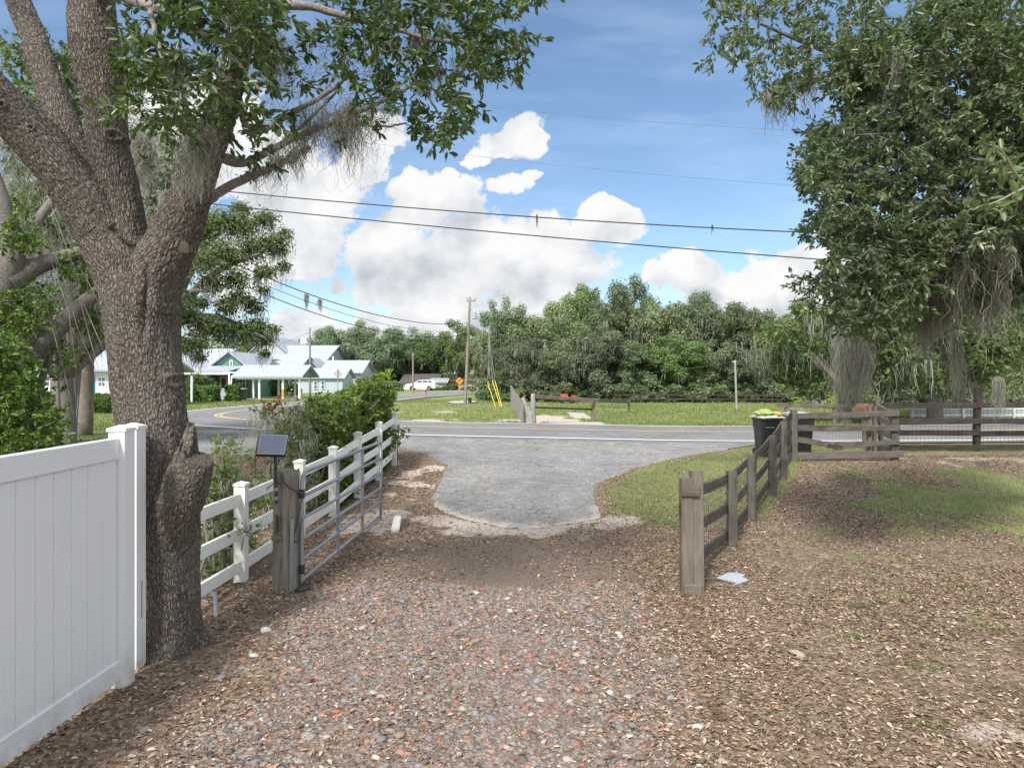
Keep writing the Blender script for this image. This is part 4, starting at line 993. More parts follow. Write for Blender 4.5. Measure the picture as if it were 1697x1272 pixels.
def mailbox():
    X, Y = 10.02, 19.4; z = gt(X, Y); t = thing('mailbox', 'rounded terracotta mailbox behind the board panel', 'mailbox', (X, Y, z))
    zb = EYE - (683 - HZ) * Y / F; m = MB(); n = 14; V = []
    for y in (-.28, .28):
        for k in range(n):
            a = math.pi * k / (n - 1); V.append((X + .145 * math.cos(a), Y + y, zb + .10 + .15 * math.sin(a)))
        V += [(X - .145, Y + y, zb), (X + .145, Y + y, zb)]
    N_ = n + 2; m.add(V, [[i, (i + 1) % N_, N_ + (i + 1) % N_, N_ + i] for i in range(N_)] + [list(range(N_))[::-1], list(range(N_, 2 * N_))]); m.build('box', M['copper'], t)
    beam('post', (X, Y, z - .1), (X, Y, zb - .002), .10, .10, M['gate_wood'], t); m = MB(); m.box((X, Y - .289, zb + .12), (.05, .016, .03)); m.build('handle', M['steel_dark'], t)
    m = MB(); m.bar((X + .152, Y - .1, zb + .08), (X + .152, Y - .1, zb + .26), .012, .03); m.build('flag', M['red'], t)
mailbox()
def lid_plate():
    c = onground(1217, 961); g = gt(*c); m = MB()
    pts = [(-.20, .0), (.0, -.135), (.13, -.06), (.10, .02), (.16, .07), (.05, .13), (-.02, .12)]
    r = [(c[0] + a * 1.0, c[1] + b * 1.5, g + .012 + .02 * b) for a, b in pts]; m.poly(r, (0, 0, .016))
    tag(m.build('meter_cover', M['lid_blue'], None), 'pale bluish flat cover half buried in the leaves by the doubled post', 'cover')
lid_plate()
def sack():
    c = onground(655, 883); g = gt(*c); V = []; n = 14; 
    for j in range(9):
        f = j / 8; w = .062 * (1 - .10 * f); d_ = .055 * (1 - .55 * f ** 2.5); 
        for k in range(n):
            a = 2 * math.pi * k / n; e = .6; cx_, sx_ = math.cos(a), math.sin(a)
            V.append((c[0] + .0 + .02 * f * 0 - .012 * f + math.copysign(abs(cx_) ** e, cx_) * w * (1 + .03 * math.sin(5 * f)), c[1] + f * .30 + .0 + math.copysign(abs(sx_) ** e, sx_) * d_ * .6, g + .045 + .13 * f + math.copysign(abs(sx_) ** e, sx_) * d_))
    m = MB(); m.add(V, [[j * n + i, j * n + (i + 1) % n, (j + 1) * n + (i + 1) % n, (j + 1) * n + i] for j in range(8) for i in range(n)] + [list(range(n))[::-1], [8 * n + i for i in range(n)]])
    tag(m.build('white_sack', M['bag_w'], None, True), 'narrow white sack lying at the edge of the sand by the gate end', 'sack')
sack()
def stones():
    r = np.random.default_rng(12)
    L = [(841, 990, .055, 'stone_w', 'broad white stone on the gravel in the middle of the drive'), (790, 980, .05, 'stone_w', 'flat white stone at the gravel edge below the dark soil band'), (441, 1044, .07, 'stone_w', 'pale pointed stone by the leaf drift near the oak'),
         (422, 1084, .05, 'stone_w', 'white block among the red stones beside the oak'), (880, 1010, .04, 'stone_w', 'small white chip stone right of the broad white one'),
         (403, 1105, .05, 'slate', 'dark rounded slate stone beside the white block'), (365, 1123, .06, 'slate', 'flat grey slate stone closest to the foot of the oak'), (378, 1101, .045, 'slate', 'mauve grey stone between the two slate stones by the oak'),
         (405, 1090, .05, 'brickred', 'red brick fragment beside the white block'), (420, 1062, .055, 'brickred', 'orange brick fragment above the white block'), (395, 1067, .05, 'brickred', 'broken brick piece left of the orange fragment'), (336, 1119, .05, 'brickred', 'red brick lump under the oak trunk'),
         (1322, 1083, .09, 'stone_tan', 'pale sandy stone alone in the litter of the yard'), (500, 975, .13, 'cut_wood', 'short splinter of wood at the foot of the split gate post')]
    M['slate'] = m_plain('slate', (.20, .20, .22), .8, .3, 0, .4, 12, .005); M['brickred'] = m_plain('brick_fragment', (.34, .16, .11), .9, .2, 0, .4, 14, .006)
    for px, py, s, m, lab in L:
        p = onground(px, py); o = rocks('stone' if m != 'cut_wood' else 'wood_splinter', np.array([p[0]]), np.array([p[1]]), np.array([s]), M[m], r, .25); tag(o, lab, 'stone' if m != 'cut_wood' else 'splinter')
stones()
# ------------------------------------------------------------------ vegetation helpers
def pixs(poly, n, rng, y0, y1, seedgap=None, gap=0.0):
    """random points of a region with real depth between y0 and y1"""
    poly = np.array(poly, float); lo, hi = poly.min(0), poly.max(0); out = []
    while sum(len(o) for o in out) < n:
        q = rng.uniform(lo, hi, (n * 2, 2)); k = inpoly(q[:, 0], q[:, 1], poly)
        if gap: k &= fbm(q[:, 0] / 55.0, q[:, 1] / 55.0, s=seedgap or 1, o=2) > gap
        out.append(q[k])
    q = np.concatenate(out)[:n]; Y = rng.uniform(y0, y1, n)
    return np.stack([(q[:, 0] - CX) * Y / F, Y, EYE - (q[:, 1] - HZ) * Y / F], 1)
def rnd_dir(rng, n): return unit(rng.normal(size=(n, 3)))
def sprays(C, rng, nl, L, wr, tl, mat, parent, droop=.35, spread=.8, name='crown', twigs=True, tmat=None, tint=None, simple=False):
    n = len(C); D = rnd_dir(rng, n); D[:, 2] = D[:, 2] * .6 - droop; D = unit(D)
    T = tl * rng.uniform(.6, 1.3, n)
    k = np.repeat(np.arange(n), nl); m = len(k); t = rng.uniform(.15, 1.05, m)
    pos = C[k] + D[k] * (t * T[k])[:, None] + rng.normal(0, .010, (m, 3))
    ax = D[k] * (.35 + .6 * t[:, None]) + rnd_dir(rng, m) * spread; ax[:, 2] -= .12
    nr = rnd_dir(rng, m) * .9 + np.array([0, -.25, .7]); 
    LL = L * rng.uniform(.65, 1.2, m)
    ti = rng.random(n) if tint is None else tint
    o = leaf_mesh(name, pos, ax, nr, LL, LL * wr * rng.uniform(.8, 1.2, m), mat, parent, np.clip(ti[k] + rng.normal(0, .1, m), 0, 1), .16, simple, .10)
    if twigs:
        nr = rnd_dir(rng, n); leaf_mesh('twigs', C - D * .25 * T[:, None], D, nr, T * 1.25, .007 + 0 * T, tmat or M['twig'], parent, None, 0, True)['kind'] = 'stuff'
    return o
def strands(C, Ln, rng, per, width, mat, parent, spread=.06, seg=6, wig=.35, name='hanging_moss', taper=True):
    """spanish moss: many thin wandering ribbons hanging from each point"""
    n = len(C); k = np.repeat(np.arange(n), per); m = len(k)
    base = C[k] + rng.normal(0, 1, (m, 3)) * np.array([spread, spread, spread * .5])
    ln = np.broadcast_to(Ln, (n,))[k] * rng.uniform(.25, 1.0, m) ** 1.0
    an = rng.random(m) * 6.283; side = np.stack([np.cos(an), np.sin(an), np.zeros(m)], 1)
    P_ = [base]; st = ln / seg
    for j in range(seg):
        d = rng.normal(0, wig, (m, 3)); d[:, 2] = -1 + .3 * rng.normal(size=m)
        pull = (C[k] - P_[-1]) * np.array([1, 1, 0]) * (.25 if taper else 0) / (st[:, None] * 1.0 + .02) * .25
        P_.append(P_[-1] + (d + pull) * st[:, None])
    V = np.zeros((m, seg + 1, 2, 3)); w = np.broadcast_to(width, (m,)) * rng.uniform(.6, 1.4, m)
    for j in range(seg + 1):
        ww = (w * (1 - .65 * j / seg))[:, None]; V[:, j, 0] = P_[j] - side * ww / 2; V[:, j, 1] = P_[j] + side * ww / 2
    b = np.arange(m)[:, None] * (2 * (seg + 1))
    Fq = np.concatenate([b + np.array([[2 * j, 2 * j + 1, 2 * j + 3, 2 * j + 2]]) for j in range(seg)], 0)
    o = mesh_np(name, V.reshape(-1, 3), Fq, mat, parent); o['kind'] = 'stuff'; return o
def worley_edge(Pt, seed=0):
    """F2-F1 of a 3D cell pattern"""
    i0 = np.floor(Pt).astype(int); f1 = np.full(len(Pt), 9.0); f2 = f1.copy()
    for a in (-1, 0, 1):
        for b in (-1, 0, 1):
            for c in (-1, 0, 1):
                ci = i0 + np.array([a, b, c]); q = np.stack([_h(ci[:, 0], ci[:, 1], ci[:, 2], seed + s) for s in (0, 1, 2)], 1) + ci
                d = np.linalg.norm(Pt - q, axis=1); lt = d < f1; f2 = np.where(lt, f1, np.minimum(f2, d)); f1 = np.where(lt, d, f1)
    return f2 - f1

# ------------------------------------------------------------------ the big forked oak by the fence
M['bark_pale'] = _bark('pale_lichened_bark', (.17, .155, .135), (.27, .25, .225), (.38, .36, .33), (.34, .335, .30))
def big_oak():
    Y0 = 5.95; T = thing('oak_tree', 'big forked oak with deeply ridged bark and a sawn stub beside the white fence', 'tree', (*P(283, 1090, Y0)[:2], 0))
    def path(ctrl): return [(P(a, b, y), w * y / F / 2) for a, b, w, y in ctrl]
    limbs = [
        [(284, 1150, 135, 5.95), (283, 1098, 112, 5.95), (282, 1050, 99, 5.95), (281, 960, 94, 5.95), (278, 870, 102, 5.95), (268, 790, 108, 5.96), (253, 700, 114, 5.98), (244, 620, 115, 6.0), (238, 555, 117, 6.0), (234, 500, 124, 6.0), (228, 460, 118, 6.0)],
        [(238, 520, 104, 6.0), (212, 450, 108, 6.0), (185, 400, 100, 5.98), (160, 360, 92, 5.92), (128, 315, 84, 5.85), (75, 245, 80, 5.75), (10, 178, 74, 5.6), (-70, 100, 68, 5.4), (-160, 20, 60, 5.1), (-260, -80, 48, 4.8)],
        [(205, 440, 80, 6.06), (170, 375, 68, 6.08), (140, 300, 60, 6.12), (112, 225, 54, 6.2), (82, 140, 46, 6.3), (58, 70, 40, 6.4), (30, 0, 37, 6.5), (5, -110, 30, 6.6), (-30, -220, 22, 6.7)],
        [(228, 480, 94, 6.0), (206, 410, 84, 6.0), (194, 330, 72, 6.0), (182, 250, 67, 6.0), (171, 165, 68, 6.0), (161, 100, 76, 6.0), (154, 40, 74, 6.0), (150, -60, 66, 6.0), (160, -190, 54, 5.9), (190, -330, 40, 5.8)],
        [(240, 520, 96, 5.98), (256, 460, 92, 5.97), (280, 410, 82, 5.95), (307, 350, 70, 5.92), (330, 285, 60, 5.88), (352, 225, 52, 5.85), (374, 160, 48, 5.82), (392, 95, 45, 5.8), (404, 20, 42, 5.75), (430, -90, 36, 5.7), (480, -220, 28, 5.6)],
        [(276, 900, 66, 5.86), (298, 835, 74, 5.80), (316, 785, 72, 5.76), (330, 748, 52, 5.73)], [(304, 800, 50, 5.8), (312, 760, 44, 5.79), (317, 725, 24, 5.79), (319, 700, 12, 5.79)],
    ]
    allp = []; mb = MB()
    for li, c in enumerate(limbs):
        q = path(c); pts = spline([np.append(p, r) for p, r in q], 60); mb.tube(pts[:, :3], pts[:, 3] * .97, 20); allp.append(pts)
    # root flare
    bc = P(283, 1090, 5.95)
    for a in (0.3, 1.5, 2.6, 3.7, 4.6, 5.5):
        e = bc + np.array([math.cos(a) * .36, math.sin(a) * .36, 0]); e[2] = -.08
        mb.tube(spline([bc + np.array([math.cos(a) * .12, math.sin(a) * .12, .42]), bc + np.array([math.cos(a) * .20, math.sin(a) * .20, .16]), e], 12), np.linspace(.12, .07, 12), 10)
    o = mb.build('trunk', None, None)
    md = o.modifiers.new('r', 'REMESH'); md.mode = 'VOXEL'; md.voxel_size = .0088
    sm = o.modifiers.new('s', 'SMOOTH'); sm.iterations = 5; sm.factor = .5
    bpy.context.view_layer.update(); dg = bpy.context.evaluated_depsgraph_get()
    me = bpy.data.meshes.new_from_object(o.evaluated_get(dg)); old = o.data; o.modifiers.clear(); o.data = me; bpy.data.meshes.remove(old)
    n = len(me.vertices); V = np.zeros(n * 3, np.float32); me.vertices.foreach_get('co', V); V = V.reshape(-1, 3).astype(float)
    Nn = np.zeros(n * 3, np.float32); me.vertices.foreach_get('normal', Nn); Nn = Nn.reshape(-1, 3).astype(float)
    # nearest limb axis -> coordinates along and around it
    best = np.full(n, 9.0); loc = np.zeros((n, 3)); s0 = 0
    for pts in allp:
        S = np.concatenate([[0], np.cumsum(np.linalg.norm(np.diff(pts[:, :3], axis=0), axis=1))]); tg = unit(np.gradient(pts[:, :3], axis=0))
        for b in range(0, n, 20000):
            v = V[b:b + 20000]; d = np.linalg.norm(v[:, None] - pts[None, :, :3], axis=2) - pts[None, :, 3] * .6; i = d.argmin(1); dm = d[np.arange(len(v)), i]
            rel = v - pts[i, :3]; al = (rel * tg[i]).sum(1); rad = rel - al[:, None] * tg[i]
            better = dm < best[b:b + 20000]; idx = np.nonzero(better)[0] + b; best[idx] = dm[better]
            u = np.cross(tg[i], [0, 1.0, 0]); u = unit(u); w = np.cross(tg[i], u)
            loc[idx] = np.stack([(rad * u).sum(1), (rad * w).sum(1), S[i] + al + s0], 1)[better]
        s0 += 7.3
    wob = np.stack([fbm(loc[:, 0] * 9, loc[:, 1] * 9, loc[:, 2] * 5, s=s) - .5 for s in (101, 111, 121)], 1)
    wob2 = np.stack([fbm(loc[:, 0] * 40, loc[:, 1] * 40, loc[:, 2] * 22, s=s, o=2) - .5 for s in (103, 113, 123)], 1)
    q = loc * np.array([36, 36, 12.5]) + wob * 2.4 + wob2 * 1.1
    e1 = worley_edge(q, 5); ridge = sstep(.0, .26, e1)
    fine = fbm(loc[:, 0] * 90, loc[:, 1] * 90, loc[:, 2] * 45, s=131, o=3) - .5
    low = fbm(loc[:, 0] * 5, loc[:, 1] * 5, loc[:, 2] * 2.2, s=141, o=3) - .5
    thick = np.clip(.35 + .65 * sstep(4.2, 1.2, V[:, 2]), .35, 1)
    disp = (ridge - .6) * .010 * (.55 + .45 * thick) + fine * .005 + low * .055
    knots = [(262, 843, .05, .02), (266, 630, .045, .016), (305, 412, .05, .035), (252, 205, .03, .02), (162, 210, .04, .03), (52, 112, .02, .02), (35, 190, .02, .02), (68, 220, .02, .02), (95, 150, .02, .02)]
    for px, py, r, a in knots:
        c = P(px, py, 5.66); d = np.hypot(V[:, 0] - c[0], V[:, 2] - c[2]); fr = V[:, 1] < 6.05
        disp += np.where(fr, a * np.exp(-((d - r) / (r * .45)) ** 2) - a * .9 * np.exp(-(d / (r * .55)) ** 2), 0)
        disp = np.where(fr & (d < r), disp * .75, disp)
    cre = np.array([P(a, b, 5.7) for a, b in ((178, 375), (200, 398), (222, 420), (238, 442), (239, 470), (237, 500), (236, 535), (233, 575))])
    dc = np.full(n, 9.0)
    for a, b in zip(cre[:-1], cre[1:]):
        a2, b2 = a[[0, 2]], b[[0, 2]]; ab = b2 - a2; q2 = V[:, [0, 2]]; tt = np.clip(((q2 - a2) @ ab) / (ab @ ab), 0, 1); dc = np.minimum(dc, np.linalg.norm(q2 - a2 - tt[:, None] * ab, axis=1))
    fade = np.clip((V[:, 2] - P(0, 580, 5.7)[2]) / .35, 0, 1); wig = .010 * (fbm(V[:, 0] * 14, V[:, 2] * 14, s=171, o=2) - .5)
    disp += np.where(V[:, 1] < 5.98, -.030 * fade * np.exp(-((dc + wig) / .014) ** 2) + .014 * fade * np.exp(-((dc - .05) / .03) ** 2), 0)
    V += Nn * disp[:, None]
    # the stub ends in a torn, slanting break
    c0 = P(324, 758, 5.75); ax = unit((P(336, 722, 5.73) - P(318, 760, 5.76))[None])[0]
    sel = ((V - c0) @ ax > -.05) & (np.linalg.norm(V - c0, axis=1) < .3) & (V[:, 0] > -2.78)
    V[sel] += ax * (np.clip((V[sel] - c0) @ ax + .05, 0, .1) * (fbm(V[sel, 0] * 16, V[sel, 1] * 16, s=151, o=2) * 2.4 - 1.2))[:, None]
    pr = (V - c0) @ ax; fl = (pr > .012) & (np.linalg.norm(V - c0, axis=1) < .35) & (V[:, 0] > P(322.5, 0, 5.78)[0]); V[fl] -= ax * (pr[fl] - .012 - .022 * (fbm(V[fl, 0] * 30, V[fl, 1] * 30, V[fl, 2] * 30, s=155, o=3) - .5))[:, None]
    me.vertices.foreach_set('co', V.astype(np.float32).ravel()); me.update()
    at = me.attributes.new('barkco', 'FLOAT_VECTOR', 'POINT'); at.data.foreach_set('vector', loc.astype(np.float32).ravel())
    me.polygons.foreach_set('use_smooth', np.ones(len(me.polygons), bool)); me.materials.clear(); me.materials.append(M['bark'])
    L0 = np.array(T.location); V -= L0; me.vertices.foreach_set('co', V.astype(np.float32).ravel()); me.update(); o.parent = T
    for px, py, s in ((262, 843, .036), (306, 413, .048), (265, 630, .03)):
        c = P(px, py, 5.655); lm = lump('branch_scar', None, None, c - L0, (s, .016, s * 1.35), M['cut_wood'], 2, True, 3, .35); lm.parent = T
    # pale moss-draped branches to the right
    r = np.random.default_rng(21); mb = MB()
    br = [[(335, 335, 17, 6.1), (390, 303, 15, 6.2), (450, 275, 12, 6.3), (510, 243, 8, 6.4)], [(372, 262, 18, 6.0), (412, 264, 15, 6.1)],
          [(345, 250, 15, 5.95), (400, 272, 13, 6.1), (470, 237, 12, 6.15), (540, 208, 10, 6.15), (600, 188, 8, 6.1), (660, 163, 6, 6.0), (740, 118, 4, 5.9)],
          [(385, 130, 14, 5.9), (420, 218, 11, 6.0), (490, 185, 9, 6.05), (545, 155, 7, 6.1), (575, 130, 4, 6.1)],
          [(470, 237, 8, 6.15), (520, 190, 6, 6.2), (560, 150, 4, 6.2)], [(540, 208, 7, 6.15), (620, 212, 4, 6.1), (672, 208, 3, 6.05)],
          [(404, 20, 22, 5.75), (500, 10, 15, 5.7), (620, 40, 10, 5.7), (730, 70, 6, 5.7), (840, 90, 3, 5.7)], [(620, 40, 8, 5.7), (690, 130, 5, 5.7), (745, 215, 3, 5.7)],
          [(152, -30, 30, 5.9), (250, 10, 18, 5.0), (340, 60, 10, 4.6), (420, 150, 5, 4.5)], [(250, 10, 10, 5.0), (270, 110, 6, 4.7), (300, 210, 3, 4.6)]]
    for c in br:
        q = path(c); pts = spline([np.append(p, w) for p, w in q], 30); pts[:, :3] += np.cumsum(r.normal(0, .004, (30, 3)), 0); mb.tube(pts[:, :3], pts[:, 3], 8)
    mb.build('branches', M['bark_pale'], T, True)
    # leaves
    A = [(195, -60), (470, -60), (458, 90), (452, 200), (440, 232), (408, 225), (380, 200), (340, 212), (300, 238), (248, 192), (205, 188), (222, 120), (198, 110)]
    B = [(560, -60), (900, -60), (866, 108), (832, 118), (802, 128), (776, 180), (765, 240), (738, 236), (712, 232), (682, 205), (660, 160), (640, 128), (600, 128), (556, 148), (545, 105)]
    C = np.concatenate([pixs(A, 300, r, 4.2, 5.5, 3, .34), pixs(B, 400, r, 5.1, 6.3, 4, .36)])
    for px, py, k in ((492, 132, 5), (482, 192, 4), (612, 200, 3), (640, 160, 3), (430, 258, 5), (452, 110, 5), (508, 80, 4), (560, 215, 1), (700, 215, 4)):
        C = np.concatenate([C, P(px, py, 5.5) + r.normal(0, .055, (k, 3))])
    sprays(C, r, 14, .078, .40, .17, M['leaf_near'], T)
    D = np.concatenate([pixs([(25, 85), (110, 60), (150, 200), (130, 260), (90, 190), (40, 170)], 70, r, 6.6, 7.6), pixs([(200, 225), (330, 230), (300, 330), (230, 340)], 60, r, 6.8, 8.2, 5, .4)])
    sprays(D, r, 12, .078, .40, .17, M['leaf_near'], T)
    # resurrection fern along the lower pale branch
    q = path(br[0]); pts = spline([p for p, w in q], 60); Cf = pts[25:][r.integers(0, 35, 150)] + r.normal(0, .022, (150, 3))
    sprays(Cf, r, 6, .035, .4, .04, M['leaf_ivy'], T, name='fern_tufts', twigs=False)
    # upper crown, above the picture
    K = 480; d = rnd_dir(r, K); Cu = np.array([-2.2, 5.2, 6.9]) + d * np.array([3.8, 3.6, 1.6]) * r.uniform(.5, 1, K)[:, None]
    px_ = CX + F * Cu[:, 0] / np.maximum(Cu[:, 1], .3); py_ = HZ - F * (Cu[:, 2] - EYE) / np.maximum(Cu[:, 1], .3)
    Cu = Cu[(py_ < -30) | (Cu[:, 1] < .5)]
    sprays(Cu, r, 16, .095, .42, .30, M['leaf_near'], T, name='upper_crown')
    # dead twigs with brown tufts
    n = 650; base = pixs([(430, 60), (640, 60), (650, 150), (630, 230), (480, 260), (440, 200)], n, r, 5.9, 6.4); d = unit(np.stack([r.normal(.25, .6, n), r.normal(0, .4, n), r.normal(.45, .6, n)], 1))
    leaf_mesh('dead_twigs', base, d, rnd_dir(r, n), r.uniform(.12, .42, n), .0045, M['bark_pale'], T, None, 0, True)['kind'] = 'stuff'
    n = 1500; base = pixs([(440, 70), (650, 70), (640, 240), (480, 250)], n, r, 5.9, 6.4, 9, .45)
    leaf_mesh('seed_tufts', base, rnd_dir(r, n), rnd_dir(r, n), r.uniform(.012, .028, n), .009, m_plain('dry_tufts', (.13, .085, .06), .9, .1, 0, .3, 30, 0), T, None, 0, True)
    # moss
    mo = [(318, 205, 5.45, .62, 26), (335, 225, 5.4, .55, 26), (345, 212, 5.45, .40, 20), (322, 240, 5.4, .50, 22), (290, 105, 4.9, .36, 14), (300, 130, 4.9, .30, 12), (287, 90, 4.9, .34, 10), (448, 70, 5.6, .45, 22), (458, 66, 5.6, .5, 22), (440, 62, 5.7, .4, 16),
          (232, 225, 6.9, .75, 26), (240, 235, 6.9, .65, 24), (226, 240, 7.0, .5, 18), (560, 190, 6.15, .40, 9), (575, 185, 6.15, .62, 18), (579, 172, 6.1, .75, 20), (572, 200, 6.1, .45, 10), (592, 185, 6.1, .30, 6),
          (520, 205, 6.2, .3, 16), (500, 225, 6.15, .28, 16), (455, 243, 6.15, .35, 14), (545, 190, 6.15, .35, 8), (480, 232, 6.15, .28, 7), (610, 185, 6.1, .4, 6), (640, 172, 6.05, .3, 8), (425, 285, 6.2, .25, 8), (462, 268, 6.3, .4, 10), (490, 255, 6.35, .28, 14), (690, 60, 5.8, .3, 16), (720, 105, 5.8, .3, 14), (760, 90, 5.8, .24, 12), (555, 230, 6.1, .14, 12), (535, 170, 6.1, .5, 8), (505, 180, 6.1, .4, 8)]
    C = np.array([P(a, b, y) for a, b, y, l, k in mo]); 
    C2 = np.repeat(C, [k for *_, k in mo], 0) + r.normal(0, .022, (sum(k for *_, k in mo), 3)); Ln = np.repeat([m[3] for m in mo], [m[4] for m in mo])
    strands(C2, Ln, r, 6, .0055, M['moss'], T, .035, 11, .75)
    C3 = pixs([(430, 60), (600, 60), (650, 170), (600, 250), (470, 275), (430, 220)], 60, r, 5.8, 6.4, 17, .42); strands(C3, r.uniform(.10, .30, 60), r, 4, .005, M['moss'], T, .035, 9, .8)
big_oak()

# ------------------------------------------------------------------ generic oaks (middle distance and far)
def clump_leaves(name, cl, n, size, wr, rng, mat, parent, shell=.55, up=.55, tintc=None):
    c = np.array([q[0] for q in cl]); rr = np.array([q[1] for q in cl]); w = rr ** 2; k = rng.choice(len(cl), n, p=w / w.sum())
    d = rnd_dir(rng, n); rad = rr[k] * (shell + (1 - shell) * rng.random(n)) * (1 + .16 * rng.normal(size=n)); pos = c[k] + d * rad[:, None] * np.array([1, 1, .72])
    nr = d * .75 + np.array([0, 0, up]) + rnd_dir(rng, n) * .65; ax = rnd_dir(rng, n); ax[:, 2] -= .3; ax = ax - unit(nr) * (ax * unit(nr)).sum(1)[:, None]
    tc = rng.random(len(cl)) if tintc is None else tintc; ti = np.clip(tc[k] + rng.normal(0, .12, n), 0, 1); L = size * rng.uniform(.55, 1.35, n)
    return leaf_mesh(name, pos, ax, nr, L, L * wr, mat, parent, ti, 0, True)
def oak(name, label, cat, loc, H, Rx, seed, nleaf, size, leafmat, group=None, low=.18, nc=46, moss=40, mossl=1.2, mossw=.035, lean=0.0, per=7, trunk_r=.28, wr=.55, mossmat='moss'):
    r = np.random.default_rng(seed); T = thing(name, label, cat, loc, group); b = np.array(loc, float)
    zc = H * (1 + low) / 2; hz_ = H * (1 - low) / 2; cl = []
    while len(cl) < nc:
        d = unit(r.normal(size=(1, 3)))[0]; f = r.uniform(.45, 1.0); c = np.array([d[0] * Rx * f, d[1] * Rx * f, zc + d[2] * hz_ * f * .92])
        rad = r.uniform(.15, .29) * Rx
        if c[2] + rad * .7 > H or c[2] < .05 * H: continue
        cl.append((b + c, rad))
    mb = MB(); fork = b + np.array([lean, 0, H * .26]); mb.tube(spline([b + np.array([0, 0, -.3]), b + np.array([lean * .4, .05, H * .12]), fork], 10), np.linspace(trunk_r * 1.25, trunk_r * .85, 10), 9)
    for q in sorted(cl, key=lambda q: -q[1])[:13]:
        mid = fork * .45 + q[0] * .55 + np.array([0, 0, H * .04]) + r.normal(0, .05 * H, 3); mb.tube(spline([fork - np.array([0, 0, .15]), mid, q[0]], 10), np.linspace(trunk_r * .6, .03, 10), 6)
    mb.build('trunk', M['bark_far'], T, True)
    clump_leaves('crown', cl, nleaf, size, wr, r, M[leafmat], T)
    if moss:
        c = [q for q in cl if q[0][2] - b[2] < H * .9]; k = r.integers(0, len(c), moss); C = np.array([c[i][0] + np.array([*r.normal(0, .55, 2) * c[i][1], -.35 * c[i][1]]) for i in k])
        strands(C, mossl * r.uniform(.35, 1.1, moss), r, per, mossw, M[mossmat], T, .10 * mossl + .04, 4, .25)
    return T
